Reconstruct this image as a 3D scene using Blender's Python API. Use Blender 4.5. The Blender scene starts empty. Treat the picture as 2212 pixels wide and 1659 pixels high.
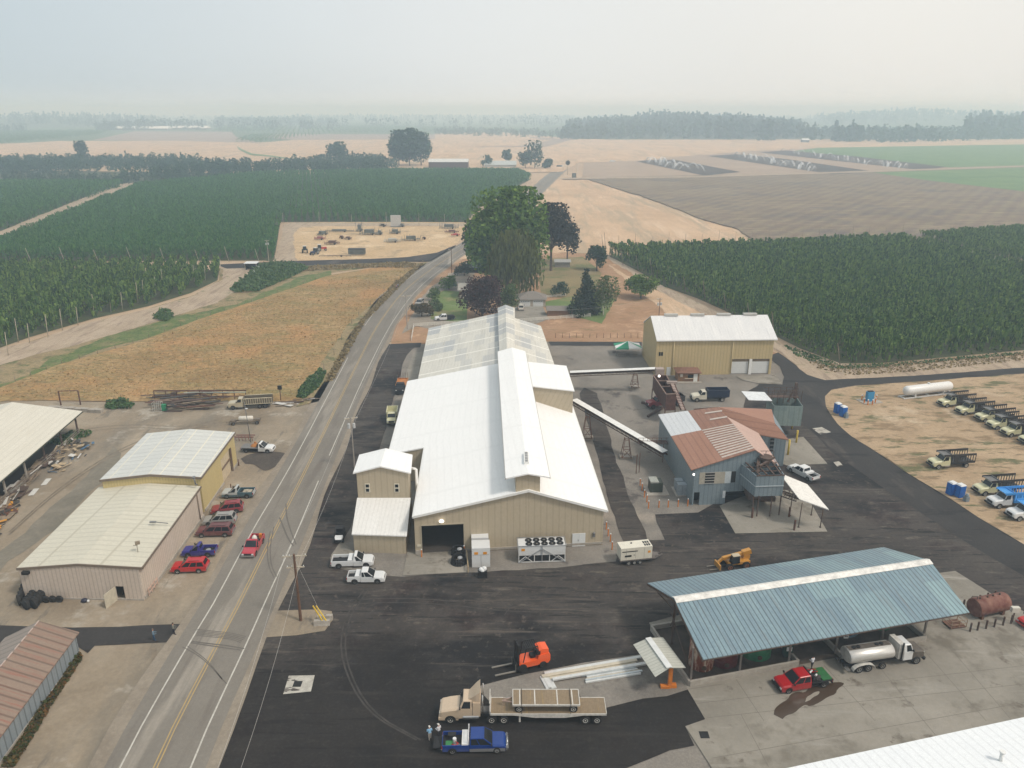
import bpy,math,random
import numpy as np
from mathutils import Vector,Matrix
rnd=random.Random(7)
R=math.radians
PI=math.pi
sc=bpy.context.scene
col=sc.collection
H=62.0;FPX=1683.0;CX=1106.0;CY=829.5
TH=math.atan((CY-238.0)/FPX);SN=math.sin(TH);CS=math.cos(TH)
def G(px,py,z=0.0):
 """survey point: where the sight line of a photo point meets height z"""
 a=(px-CX)/FPX;b=(CY-py)/FPX
 dy=CS+SN*b;dz=-SN+CS*b
 t=(z-H)/dz
 return(a*t,dy*t,z)
def G2(px,py,z=0.0):
 p=G(px,py,z);return(p[0],p[1])
cam_d=bpy.data.cameras.new("camera");cam=bpy.data.objects.new("camera",cam_d);col.objects.link(cam)
cam.location=(0,0,H);cam.rotation_euler=(PI/2-TH,0,0)
cam_d.sensor_width=36;cam_d.lens=36*FPX/2212.0
cam_d.clip_start=0.5;cam_d.clip_end=60000
sc.camera=cam
sc.view_settings.view_transform='Standard';sc.view_settings.look='None'
sc.view_settings.exposure=0.35;sc.view_settings.gamma=1.0
def lin(c):
 return tuple((x/12.92 if x<=.04045 else((x+.055)/1.055)**2.4)for x in[v/255.0 for v in c])
class NT:
 def __init__(s,name):
  s.m=bpy.data.materials.new(name);s.m.use_nodes=True
  s.t=s.m.node_tree;s.n=s.t.nodes;s.l=s.t.links
  s.b=s.n.get("Principled BSDF")
 def new(s,typ,**kw):
  n=s.n.new(typ)
  for k,v in kw.items():setattr(n,k,v)
  return n
 def link(s,a,b):s.l.new(a,b)
 def pos(s):
  g=s.new("ShaderNodeNewGeometry");return g.outputs["Position"]
 def objc(s):
  g=s.new("ShaderNodeTexCoord");return g.outputs["Object"]
 def uv(s):
  g=s.new("ShaderNodeTexCoord");return g.outputs["UV"]
 def noise(s,co,scale,detail=4,rough=.6,stretch=None,rot=0.0,dist=0.0):
  if stretch is not None or rot:
   mp=s.new("ShaderNodeMapping");s.link(co,mp.inputs[0])
   mp.inputs["Rotation"].default_value=(0,0,rot)
   mp.inputs["Scale"].default_value=stretch or(1,1,1)
   co=mp.outputs[0]
  n=s.new("ShaderNodeTexNoise");s.link(co,n.inputs["Vector"])
  n.inputs["Scale"].default_value=scale;n.inputs["Detail"].default_value=detail
  n.inputs["Roughness"].default_value=rough;n.inputs["Distortion"].default_value=dist
  return n.outputs["Fac"]
 def ramp(s,fac,stops,interp='LINEAR'):
  r=s.new("ShaderNodeValToRGB");s.link(fac,r.inputs[0])
  e=r.color_ramp.elements;r.color_ramp.interpolation=interp
  e[0].position=stops[0][0];e[0].color=tuple(stops[0][1])+(1,)
  e[1].position=stops[-1][0];e[1].color=tuple(stops[-1][1])+(1,)
  for p,c in stops[1:-1]:
   k=e.new(p);k.color=tuple(c)+(1,)
  return r.outputs[0]
 def mask(s,fac,lo,hi):
  m=s.new("ShaderNodeMapRange");s.link(fac,m.inputs[0])
  m.inputs[1].default_value=lo;m.inputs[2].default_value=hi
  return m.outputs[0]
 def mix(s,fac,a,b,mode='MIX'):
  m=s.new("ShaderNodeMix",data_type='RGBA',blend_type=mode)
  if isinstance(fac,(int,float)):m.inputs[0].default_value=fac
  else:s.link(fac,m.inputs[0])
  for v,i in((a,6),(b,7)):
   if isinstance(v,(tuple,list)):m.inputs[i].default_value=tuple(v)[:3]+(1,)
   else:s.link(v,m.inputs[i])
  return m.outputs[2]
 def math(s,op,a,b=0.0):
  m=s.new("ShaderNodeMath",operation=op)
  for v,i in((a,0),(b,1)):
   if isinstance(v,(int,float)):m.inputs[i].default_value=v
   else:s.link(v,m.inputs[i])
  return m.outputs[0]
 def wave(s,co,scale,direction='X',prof='SIN',dist=0):
  w=s.new("ShaderNodeTexWave",wave_type='BANDS',bands_direction=direction,wave_profile=prof)
  s.link(co,w.inputs[0]);w.inputs["Scale"].default_value=scale;w.inputs["Distortion"].default_value=dist
  return w.outputs["Fac"]
 def bump(s,h,strength=.4,dist=.05):
  b=s.new("ShaderNodeBump");s.link(h,b.inputs["Height"])
  b.inputs["Strength"].default_value=strength;b.inputs["Distance"].default_value=dist
  s.link(b.outputs[0],s.b.inputs["Normal"])
 def done(s,colour,rough=.8,metal=0.0,spec=.3):
  if isinstance(colour,(tuple,list)):s.b.inputs["Base Color"].default_value=tuple(colour)[:3]+(1,)
  else:s.link(colour,s.b.inputs["Base Color"])
  s.b.inputs["Roughness"].default_value=rough;s.b.inputs["Metallic"].default_value=metal
  s.b.inputs["Specular IOR Level"].default_value=spec
  return s.m
_mc={}
def plain(name,c,rough=.6,metal=0.0,var=.12,scale=1.5,spec=.4):
 """painted / moulded surface with a little wear"""
 if name in _mc:return _mc[name]
 t=NT(name);n=t.noise(t.objc(),scale,5,.65)
 a=tuple(max(0,x*(1-var))for x in c);b=tuple(min(1,x*(1+var))for x in c)
 _mc[name]=t.done(t.ramp(n,[(.3,a),(.7,b)]),rough,metal,spec);return _mc[name]
def paint(name,c,dust=.10,rough=.3):
 """vehicle paint: clearcoat, road dust low down and in patches"""
 if name in _mc:return _mc[name]
 t=NT(name);co=t.objc();n=t.noise(co,2.2,5,.7)
 sep=t.new("ShaderNodeSeparateXYZ");t.link(co,sep.inputs[0])
 low=t.mask(sep.outputs[2],.95,.3)
 f=t.math('MULTIPLY',t.math('ADD',t.math('MULTIPLY',low,.35),dust),t.mask(n,.3,.75))
 c2=t.mix(f,c,(.30,.25,.19))
 m=t.done(c2,rough,0,.4);t.b.inputs["Coat Weight"].default_value=.25;t.b.inputs["Coat Roughness"].default_value=.12
 _mc[name]=m;return m
def ribbed(name,c1,c2,pitch=.3,groove=.75,streak=None,rough=.55,metal=0.0,patches=None,spec=.35,bump=.5,direction='X',sheet=None):
 """ribbed sheet metal: uv in metres, ribs across the chosen uv axis"""
 t=NT(name);uv=t.uv()
 n=t.noise(uv,.35,5,.6,stretch=(1.6,.25,1)if direction=='X'else(.25,1.6,1))
 base=t.ramp(n,[(.3,c1),(.7,c2)])
 n2=t.noise(t.pos(),3.0,4,.7)
 base=t.mix(t.mask(n2,.35,.8),base,tuple(x*.9 for x in c1))
 if patches:
  br=t.new("ShaderNodeTexBrick");t.link(uv,br.inputs[0])
  br.inputs["Scale"].default_value=1.0;br.inputs["Brick Width"].default_value=patches[1];br.inputs["Row Height"].default_value=patches[2]
  br.inputs["Mortar Size"].default_value=0.0;br.inputs["Color1"].default_value=(0,0,0,1);br.inputs["Color2"].default_value=(1,1,1,1)
  br.offset=.37
  base=t.mix(t.math('MULTIPLY',t.mask(br.outputs[0],.3,1.0),patches[3]if len(patches)>3 else.6),base,patches[0])
 if streak:
  n3=t.noise(uv,1.0,6,.75,stretch=(2.2,.12,1)if direction=='X'else(.12,2.2,1))
  base=t.mix(t.mask(n3,streak[1],streak[1]+.16),base,streak[0])
 w=t.wave(uv,(2*PI/pitch)/20.0,direction)
 g=t.mask(w,.20,.0)
 g=t.math('MULTIPLY',g,groove)
 base=t.mix(g,base,tuple(x*.25 for x in c1))
 t.bump(t.mask(w,0,.25),bump*.35,.02)
 if sheet:
  w2=t.wave(uv,(2*PI/sheet[0])/20.0,'Y'if direction=='X'else 'X')
  base=t.mix(t.mask(w2,.985,.998),base,sheet[1])
 return t.done(base,rough,metal,spec)
def foliage(name,dark,mid,light,sub=.0):
 """leaf clumps: every clump of leaves has its own tint"""
 t=NT(name);g=t.new("ShaderNodeNewGeometry")
 n=t.noise(g.outputs["Position"],.35,3,.6)
 f=t.math('ADD',t.math('MULTIPLY',g.outputs["Random Per Island"],.6),t.math('MULTIPLY',n,.4))
 c=t.ramp(f,[(.15,dark),(.5,mid),(.85,light)])
 m=t.done(c,.7,0,.2)
 tr=t.new("ShaderNodeBsdfTranslucent");t.link(c,tr.inputs[0])
 mx=t.new("ShaderNodeMixShader");mx.inputs[0].default_value=.30
 out=t.n.get("Material Output")
 t.link(t.b.outputs[0],mx.inputs[1]);t.link(tr.outputs[0],mx.inputs[2]);t.link(mx.outputs[0],out.inputs[0])
 return m
class MB:
 def __init__(s,off=(0,0,0)):
  s.v=[];s.f=[];s.uv=[];s.mi=[];s.sm=[];s.off=off;s.cur=0
 def face(s,pts,uv=None,smooth=False,mi=None):
  i=len(s.v);s.v.extend([tuple(p)for p in pts]);s.f.append(tuple(range(i,i+len(pts))))
  if uv is None:
   p0=Vector(pts[0]);e=(Vector(pts[1])-p0)
   if e.length<1e-6:e=Vector(pts[2])-p0
   u=e.normalized();n=Vector((0,0,0))
   for k in range(1,len(pts)-1):n+=(Vector(pts[k])-p0).cross(Vector(pts[k+1])-p0)
   w=n.cross(u)
   w=w.normalized()if w.length>1e-9 else Vector((0,0,1))
   uv=[((Vector(p)-p0).dot(u),(Vector(p)-p0).dot(w))for p in pts]
  s.uv.append(uv);s.mi.append(s.cur if mi is None else mi);s.sm.append(smooth)
 def quad(s,a,b,c,d,**k):s.face([a,b,c,d],**k)
 def hexa(s,p,**k):
  """p: 4 bottom ccw, 4 top ccw"""
  b=p[:4];t=p[4:]
  s.face([b[3],b[2],b[1],b[0]],**k);s.face(t,**k)
  for i in range(4):
   j=(i+1)%4;s.face([b[i],b[j],t[j],t[i]],**k)
 def box(s,c,d,rz=0.0,**k):
  x,y,z=c;a,b,h=d[0]/2,d[1]/2,d[2]/2
  co,si=math.cos(rz),math.sin(rz);P=[]
  for zz in(-h,h):
   for(u,v)in((-a,-b),(a,-b),(a,b),(-a,b)):
    P.append((x+u*co-v*si,y+u*si+v*co,z+zz))
  s.hexa(P,**k)
 def b2(s,x0,x1,y0,y1,z0,z1,**k):
  s.box(((x0+x1)/2,(y0+y1)/2,(z0+z1)/2),(abs(x1-x0),abs(y1-y0),abs(z1-z0)),**k)
 def prism(s,poly,z0,z1,**k):
  A=[(p[0],p[1],z0)for p in poly];B=[(p[0],p[1],z1)for p in poly]
  ar=sum(poly[i][0]*poly[(i+1)%len(poly)][1]-poly[(i+1)%len(poly)][0]*poly[i][1]for i in range(len(poly)))
  if ar<0:A.reverse();B.reverse()
  s.face(A[::-1],**k);s.face(B,**k);n=len(A)
  for i in range(n):
   j=(i+1)%n;s.face([A[i],A[j],B[j],B[i]],**k)
 def slab(s,top,th,**k):
  """a sheet with thickness th under the given top polygon (ccw from above)"""
  bot=[(p[0],p[1],p[2]-th)for p in top];n=len(top)
  s.face(top,**k);s.face(bot[::-1],**k)
  for i in range(n):
   j=(i+1)%n;s.face([bot[i],bot[j],top[j],top[i]],**k)
 def plate(s,pts,th,**k):
  """thin plate: polygon thickened along its own normal (backwards)"""
  P=[Vector(p)for p in pts];n=Vector((0,0,0))
  for i in range(1,len(P)-1):n+=(P[i]-P[0]).cross(P[i+1]-P[0])
  n=n.normalized()*th;Q=[p-n for p in P];m=len(P)
  s.face(P,**k);s.face(Q[::-1],**k)
  for i in range(m):
   j=(i+1)%m;s.face([Q[i],Q[j],P[j],P[i]],**k)
 def beam(s,p,q,w,h=None,**k):
  h=h or w;p=Vector(p);q=Vector(q);d=q-p
  if d.length<1e-6:return
  d.normalize();up=Vector((0,0,1))if abs(d.z)<.95 else Vector((1,0,0))
  a=d.cross(up).normalized()*(w/2);b=a.cross(d).normalized()*(h/2)
  s.hexa([p-a-b,p+a-b,q+a-b,q-a-b,p-a+b,p+a+b,q+a+b,q-a+b],**k)
 def tube(s,p,q,r,n=8,r2=None,caps=True,**k):
  r2=r if r2 is None else r2;p=Vector(p);q=Vector(q);d=(q-p)
  L=d.length
  if L<1e-6:return
  d.normalize();up=Vector((0,0,1))if abs(d.z)<.95 else Vector((1,0,0))
  a=d.cross(up).normalized();b=d.cross(a).normalized()
  A=[p+(a*math.cos(2*PI*i/n)+b*math.sin(2*PI*i/n))*r for i in range(n)]
  B=[q+(a*math.cos(2*PI*i/n)+b*math.sin(2*PI*i/n))*r2 for i in range(n)]
  for i in range(n):
   j=(i+1)%n
   s.face([A[j],A[i],B[i],B[j]],smooth=True,uv=[((i+1)/n*2*PI*r,0),(i/n*2*PI*r,0),(i/n*2*PI*r,L),((i+1)/n*2*PI*r,L)],**k)
  if caps:
   s.face(A,**k);s.face(B[::-1],**k)
 def path(s,pts,r,n=6,**k):
  for a,b in zip(pts,pts[1:]):s.tube(a,b,r,n,**k)
 def lathe(s,p,axis,prof,n=16,**k):
  """profile [(r, along)] spun round axis from p"""
  p=Vector(p);d=Vector(axis).normalized();up=Vector((0,0,1))if abs(d.z)<.95 else Vector((1,0,0))
  a=d.cross(up).normalized();b=d.cross(a).normalized();rings=[]
  for(r,t)in prof:
   rings.append([p+d*t+(a*math.cos(2*PI*i/n)+b*math.sin(2*PI*i/n))*r for i in range(n)])
  for u,w in zip(rings,rings[1:]):
   for i in range(n):
    j=(i+1)%n;s.face([u[j],u[i],w[i],w[j]],smooth=True,**k)
  if prof[0][0]>1e-4:s.face(rings[0],**k)
  if prof[-1][0]>1e-4:s.face(rings[-1][::-1],**k)
 def loft(s,rings,caps=True,smooth=False,**k):
  n=len(rings[0])
  for u,w in zip(rings,rings[1:]):
   for i in range(n):
    j=(i+1)%n;s.face([u[i],u[j],w[j],w[i]],smooth=smooth,**k)
  if caps:s.face(rings[0][::-1],**k);s.face(rings[-1],**k)
 def ball(s,c,r,n=10,m=6,sc=(1,1,1),**k):
  R_=[]
  for i in range(m+1):
   a=PI*i/m-PI/2
   R_.append([(c[0]+sc[0]*r*math.cos(a)*math.cos(2*PI*j/n),c[1]+sc[1]*r*math.cos(a)*math.sin(2*PI*j/n),c[2]+sc[2]*r*math.sin(a))for j in range(n)])
  s.loft(R_,caps=False,smooth=True,**k)
 def build(s,name,mat,parent=None,bevel=0.0):
  me=bpy.data.meshes.new(name)
  o=s.off
  me.from_pydata([(a-o[0],b-o[1],c-o[2])for(a,b,c)in s.v],[],s.f)
  ms=mat if isinstance(mat,(list,tuple))else[mat]
  for m in ms:me.materials.append(m)
  ul=me.uv_layers.new(name="UVMap");flat=[c for f in s.uv for p in f for c in(p[0],p[1])]
  ul.data.foreach_set("uv",flat)
  me.polygons.foreach_set("material_index",s.mi);me.polygons.foreach_set("use_smooth",s.sm)
  me.validate();me.update()
  if any(s.sm):
   import bmesh
   bm=bmesh.new();bm.from_mesh(me);bmesh.ops.remove_doubles(bm,verts=bm.verts,dist=1e-4)
   for e in bm.edges:
    if len(e.link_faces)==2 and e.calc_face_angle(0)>R(40):e.smooth=False
   bm.to_mesh(me);bm.free()
  ob=bpy.data.objects.new(name,me);col.objects.link(ob)
  if parent is not None:ob.parent=parent
  if bevel:
   md=ob.modifiers.new("bevel",'BEVEL');md.width=bevel;md.segments=2;md.limit_method='ANGLE';md.angle_limit=R(40)
  return ob
def tag(o,label=None,cat=None,group=None,kind=None):
 if label:o["label"]=label
 if cat:o["category"]=cat
 if group:o["group"]=group
 if kind:o["kind"]=kind
 return o
def thing(name,label,cat,loc=(0,0,0),rz=0.0,group=None):
 o=bpy.data.objects.new(name,None);col.objects.link(o);o.empty_display_size=.5
 o.location=loc;o.rotation_euler=(0,0,rz)
 return tag(o,label,cat,group)
def kids(o):return[c for c in bpy.data.objects if c.parent==o]
def copy_tree(o,parent=None,_map=None):
 if _map is None:
  _map={}
  for c in bpy.data.objects:
   if c.parent:_map.setdefault(c.parent.name,[]).append(c)
 c=o.copy();col.objects.link(c);c.parent=parent
 for ch in _map.get(o.name,[]):copy_tree(ch,c,_map)
 return c
def npmesh(name,co,nper,mat,parent=None,off=(0,0,0)):
 """co: (n*nper,3) vertices, faces of nper verts each"""
 nf=len(co)//nper
 me=bpy.data.meshes.new(name)
 me.vertices.add(len(co));me.vertices.foreach_set("co",(co-np.array(off)).astype(np.float32).ravel())
 me.loops.add(nf*nper);me.loops.foreach_set("vertex_index",np.arange(nf*nper,dtype=np.int32))
 me.polygons.add(nf);me.polygons.foreach_set("loop_start",np.arange(0,nf*nper,nper,dtype=np.int32))
 me.polygons.foreach_set("loop_total",np.full(nf,nper,dtype=np.int32))
 me.materials.append(mat);me.update(calc_edges=True)
 ob=bpy.data.objects.new(name,me);col.objects.link(ob)
 if parent is not None:ob.parent=parent
 return ob
def leaf_quads(P,size,rg,flat=.0,aspect=1.0):
 """P (n,3) centres, size (n,) -> quads randomly turned"""
 n=len(P)
 a=rg.normal(size=(n,3));a[:,2]*=(1-flat);a/=np.linalg.norm(a,axis=1)[:,None]
 b=rg.normal(size=(n,3));b[:,2]*=(1-flat);b-=a*(a*b).sum(1)[:,None];b/=np.linalg.norm(b,axis=1)[:,None]+1e-9
 s=np.asarray(size)[:,None]*.5
 k=1+.35*rg.random((n,1))
 q=np.stack([P-a*s*k-b*s*aspect*.5,P+a*s*.3-b*s*aspect,P+a*s*k+b*s*aspect*.4,P-a*s*.3+b*s*aspect],1)
 return q.reshape(-1,3)
def inpoly(x,y,poly):
 ins=np.zeros(len(x),bool);n=len(poly);j=n-1
 for i in range(n):
  xi,yi=poly[i];xj,yj=poly[j]
  c=((yi>y)!=(yj>y))&(x<(xj-xi)*(y-yi)/((yj-yi)if yj!=yi else 1e-9)+xi)
  ins^=c;j=i
 return ins
SUN_EL,SUN_AZ=R(52),R(118)
w=bpy.data.worlds.new("World");sc.world=w;w.use_nodes=True
nt=w.node_tree;bg=nt.nodes["Background"]
sky=nt.nodes.new("ShaderNodeTexSky");sky.sky_type='NISHITA';sky.sun_disc=False
sky.sun_elevation=SUN_EL;sky.sun_rotation=SUN_AZ;sky.dust_density=6;sky.air_density=1.0;sky.ozone_density=1.0;sky.altitude=60
tc=nt.nodes.new("ShaderNodeTexCoord");sp=nt.nodes.new("ShaderNodeSeparateXYZ");nt.links.new(tc.outputs["Generated"],sp.inputs[0])
mr=nt.nodes.new("ShaderNodeMapRange");nt.links.new(sp.outputs[0],mr.inputs[0]);mr.inputs[1].default_value=-.62;mr.inputs[2].default_value=.42
rp=nt.nodes.new("ShaderNodeValToRGB");nt.links.new(mr.outputs[0],rp.inputs[0])
rp.color_ramp.elements[0].color=(4.5,5.35,5.85,1);rp.color_ramp.elements[1].color=(7.5,7.35,6.95,1)
e=rp.color_ramp.elements.new(.5);e.color=(6.6,6.85,6.9,1)
nz=nt.nodes.new("ShaderNodeTexNoise");nt.links.new(tc.outputs["Generated"],nz.inputs["Vector"]);nz.inputs["Scale"].default_value=1.6;nz.inputs["Detail"].default_value=3
mz=nt.nodes.new("ShaderNodeMapRange");nt.links.new(nz.outputs[0],mz.inputs[0]);mz.inputs[1].default_value=.3;mz.inputs[2].default_value=.7;mz.inputs[3].default_value=.95;mz.inputs[4].default_value=1.05
vm=nt.nodes.new("ShaderNodeVectorMath");vm.operation='SCALE';nt.links.new(rp.outputs[0],vm.inputs[0]);nt.links.new(mz.outputs[0],vm.inputs["Scale"])
mx=nt.nodes.new("ShaderNodeMix");mx.data_type='RGBA';mx.inputs[0].default_value=.90
nt.links.new(sky.outputs[0],mx.inputs[6]);nt.links.new(vm.outputs[0],mx.inputs[7])
nt.links.new(mx.outputs[2],bg.inputs[0]);bg.inputs[1].default_value=0.1
sd=bpy.data.lights.new("sun",'SUN');sd.energy=1.8;sd.angle=R(9);sd.color=(1.0,.93,.84)
so=bpy.data.objects.new("sun",sd);col.objects.link(so)
so.rotation_euler=(PI/2-SUN_EL,0,-SUN_AZ+PI)
dv=Vector((math.sin(SUN_AZ)*math.cos(SUN_EL),math.cos(SUN_AZ)*math.cos(SUN_EL),math.sin(SUN_EL)))
so.rotation_euler=dv.to_track_quat('Z','Y').to_euler();so.location=(0,0,300)
hz=MB();hz.b2(-9000,9000,-400,12000,-6,92)
hm=bpy.data.materials.new("smoke_haze");hm.use_nodes=True;hn=hm.node_tree;hn.nodes.remove(hn.nodes["Principled BSDF"])
pv=hn.nodes.new("ShaderNodeVolumePrincipled");pv.inputs["Color"].default_value=(.60,.78,.95,1);pv.inputs["Absorption Color"].default_value=(.76,.87,1,1);pv.inputs["Density"].default_value=.00051;pv.inputs["Anisotropy"].default_value=.15
hn.links.new(pv.outputs[0],hn.nodes["Material Output"].inputs["Volume"])
hzo=hz.build("haze",hm);tag(hzo,"pale wildfire smoke haze hanging over the whole valley","haze",kind="stuff")
sc.cycles.volume_bounces=2;sc.cycles.max_bounces=6;sc.cycles.use_denoising=True
sc.cycles.sample_clamp_indirect=4
def jag(poly,amp=.35,step=2.5,seed=1,maxd=170):
 r=random.Random(seed);out=[]
 n=len(poly)
 for i in range(n):
  a=Vector(poly[i]);b=Vector(poly[(i+1)%n]);L=(b-a).length;k=max(1,int(L/step))
  if L<step*1.5 or L>900:out.append(tuple(a));continue
  k=min(k,120);nrm=Vector((-(b-a).y,(b-a).x)).normalized();w=0
  for j in range(k):
   w=w*.7+r.uniform(-1,1)*amp
   out.append(tuple(a.lerp(b,j/k)+nrm*(w if j else 0)))
 return out
def smooth_poly(pts,it=2):
 for _ in range(it):
  o=[pts[0]]
  for a,b in zip(pts,pts[1:]):
   o+=[(a[0]*.75+b[0]*.25,a[1]*.75+b[1]*.25),(a[0]*.25+b[0]*.75,a[1]*.25+b[1]*.75)]
  o.append(pts[-1]);pts=o
 return pts
def sheet(name,pv,z,m,amp=.0,seed=1,world=False,label=None,cat=None,kind="structure",step=2.5):
 p=list(pv)if world else[G2(*q)for q in pv]
 if amp:p=jag(p,amp,step,seed)
 ar=sum(p[i][0]*p[(i+1)%len(p)][1]-p[(i+1)%len(p)][0]*p[i][1]for i in range(len(p)))
 if ar<0:p.reverse()
 b=MB()
 from mathutils.geometry import delaunay_2d_cdt
 vv,_,ff,*_r=delaunay_2d_cdt([Vector(q)for q in p],[],[list(range(len(p)))],1,1e-4)
 for f in ff:
  c=[vv[i]for i in f]
  if(c[1]-c[0]).cross(c[2]-c[0])<0:c.reverse()
  b.face([(q.x,q.y,z)for q in c],uv=[(q.x,q.y)for q in c])
 o=b.build(name,m);import bmesh;bm=bmesh.new();bm.from_mesh(o.data);bmesh.ops.remove_doubles(bm,verts=bm.verts,dist=1e-4);bm.to_mesh(o.data);bm.free()
 return tag(o,label,cat,kind=kind)
ROWDIR=Vector((-.243,.970)).normalized();ROWANG=math.atan2(ROWDIR.y,ROWDIR.x)
def m_ground(name,a,b,c=None,s=.12,fine=2.5,grit=.14,spot=None,fresh=None,rough=.95,furrow=None,contrast=(.35,.65)):
 t=NT(name);p=t.pos()
 n1=t.noise(p,s,6,.62,dist=.3)
 colr=t.ramp(n1,[(contrast[0],a),(contrast[1],b)]if c is None else[(contrast[0],a),(.5,b),(contrast[1],c)])
 if spot:
  for q in(spot if isinstance(spot,list)else[spot]):
   n2=t.noise(p,q[1],5,.68,stretch=q[4]if len(q)>4 else None,rot=q[5]if len(q)>5 else 0)
   colr=t.mix(t.mask(n2,.5+(q[2]-.5)*.62,.5+(q[3]-.5)*.62),colr,q[0])
 if fresh:
  sx=t.new("ShaderNodeSeparateXYZ");t.link(p,sx.inputs[0]);q=t.math('ADD',sx.outputs[1],t.math('MULTIPLY',t.math('SUBTRACT',t.noise(p,.09,5,.65),.5),34))
  colr=t.mix(t.math('MULTIPLY',t.mask(q,82,75),.8),colr,fresh)
 if furrow:
  mp=t.new("ShaderNodeMapping");t.link(p,mp.inputs[0]);mp.inputs["Rotation"].default_value=(0,0,furrow[3])
  w=t.wave(mp.outputs[0],(2*PI/furrow[0])/20.0,'X',dist=furrow[4]if len(furrow)>4 else.6)
  br=t.noise(p,.05,4,.7)
  colr=t.mix(t.math('MULTIPLY',t.math('MULTIPLY',w,furrow[2]),t.mask(br,.3,.6)),colr,furrow[1])
 n3=t.noise(p,fine,4,.75)
 colr=t.mix(t.math('MULTIPLY',t.mask(n3,.62,.3),grit*2.2),colr,tuple(x*.45 for x in a))
 colr=t.mix(t.math('MULTIPLY',t.mask(n3,.5,.75),grit),colr,tuple(min(1,x*1.5+.03)for x in b))
 t.bump(n3,.25,.05)
 return t.done(colr,rough,0,.2)
M_dirt=m_ground("dirt_lot",(.215,.172,.122),(.275,.225,.165),(.335,.28,.21),s=.06,fine=1.6,grit=.10,spot=[((.19,.165,.13),.05,.52,.72,(1,.35,1),.5),((.38,.345,.29),.11,.62,.8),((.155,.135,.11),.3,.64,.8,(1,.25,1),.9)])
M_farm=m_ground("dry_farmland",(.36,.26,.175),(.44,.325,.22),s=.01,fine=.2,grit=.04)
M_gravel=m_ground("yard_gravel",(.165,.15,.132),(.215,.195,.17),(.25,.225,.195),s=.09,fine=3.5,grit=.15,spot=[((.30,.26,.215),.05,.6,.78),((.09,.08,.075),.12,.62,.75)])
M_asph=m_ground("yard_asphalt",fresh=(.0125,.0112,.011),*((.036,.0315,.029),(.058,.050,.045),(.092,.079,.068)),s=.055,fine=3.0,grit=.12,rough=.85,contrast=(.3,.7),spot=[((.062,.052,.046),.055,.55,.78,(1,2.2,1),.1),((.034,.024,.023),.11,.54,.72),((.125,.108,.09),.22,.62,.80,(1,2.6,1),.25),((.012,.012,.0135),.032,.50,.66,(1,1.6,1),.4),((.014,.013,.013),.5,.58,.72,(.22,2.4,1),.35),((.10,.085,.072),.35,.62,.78,(.14,2.4,1),1.1),((.085,.072,.06),.9,.62,.78)])
M_asph2=m_ground("road_asphalt_dark",(.030,.028,.028),(.046,.042,.040),s=.08,fine=2.5,grit=.1,rough=.85,spot=[((.08,.068,.06),.09,.62,.78,(1,.3,1),.6),((.02,.019,.02),.12,.6,.72,(.35,1.4,1),.5)])
M_road=m_ground("highway_asphalt",(.17,.153,.13),(.215,.195,.168),s=.06,fine=3,grit=.08,rough=.9,spot=[((.16,.142,.122),.16,.55,.75,(3,.25,1),-.32),((.29,.26,.22),.10,.6,.8,(2.5,.2,1),-.32)])
M_conc=m_ground("concrete_pad",(.195,.178,.150),(.245,.225,.190),(.30,.275,.235),s=.07,fine=2.2,grit=.06,rough=.9,spot=[((.165,.148,.12),.12,.56,.76),((.12,.10,.08),.35,.66,.8),((.30,.28,.245),.3,.6,.8,(.25,1.6,1),.2)])
M_gold=m_ground("golden_stubble",(.27,.172,.072),(.335,.222,.10),(.40,.278,.14),s=.05,fine=.9,grit=.30,spot=[((.26,.205,.085),.09,.5,.66,(.5,1.6,1),.3),((.155,.14,.06),.5,.56,.72,(.45,1.5,1),.2),((.42,.235,.10),.03,.52,.7)])
M_tan=m_ground("tan_stubble",(.43,.295,.185),(.55,.39,.255),s=.02,fine=.5,grit=.09,spot=[((.36,.28,.19),.05,.5,.7,(1.2,.16,1),.2),((.58,.43,.30),.06,.55,.75,(2.0,.22,1),.45)])
M_tanyard=m_ground("straw_yard",(.44,.31,.17),(.56,.41,.25),s=.05,fine=.9,grit=.14,spot=[((.30,.22,.13),.10,.55,.75),((.62,.48,.32),.06,.6,.75)])
M_plow=m_ground("plowed_soil",(.150,.108,.082),(.19,.142,.108),s=.02,fine=.5,grit=.12,furrow=(9.0,(.30,.265,.15),.42,.62),spot=[((.33,.27,.17),.35,.58,.72,(.10,1.8,1),.95),((.32,.26,.17),.3,.60,.75,(.12,1.6,1),-.62),((.13,.105,.095),.015,.5,.7)])
M_track=m_ground("dirt_track",(.34,.265,.19),(.42,.335,.25),s=.1,fine=1.2,grit=.10,spot=[((.26,.20,.15),.25,.52,.7,(2.2,.3,1),-.24),((.14,.15,.07),.3,.66,.8)])
M_mauve=m_ground("bare_field",(.26,.205,.17),(.31,.25,.205),s=.01,fine=.1,grit=.05)
M_wet=m_ground("irrigated_soil",(.07,.058,.052),(.10,.082,.07),s=.03,fine=.3,grit=.1)
M_crop=m_ground("green_crop",(.10,.175,.07),(.15,.235,.095),s=.03,fine=.4,grit=.12,spot=[((.20,.24,.12),.08,.6,.75,(.2,1.5,1),.3)])
M_crop2=m_ground("far_green_field",(.07,.12,.065),(.10,.15,.08),s=.01,fine=.1,grit=.05)
M_grass=m_ground("verge_grass",(.075,.115,.035),(.12,.16,.05),(.20,.18,.085),s=.25,fine=1.5,grit=.25,spot=[((.27,.205,.10),.22,.60,.75),((.045,.07,.03),.5,.62,.75)])
M_lawn=m_ground("lawn_grass",(.10,.155,.045),(.15,.20,.065),s=.12,fine=1.2,grit=.12,spot=[((.22,.205,.095),.10,.55,.72)])
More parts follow.
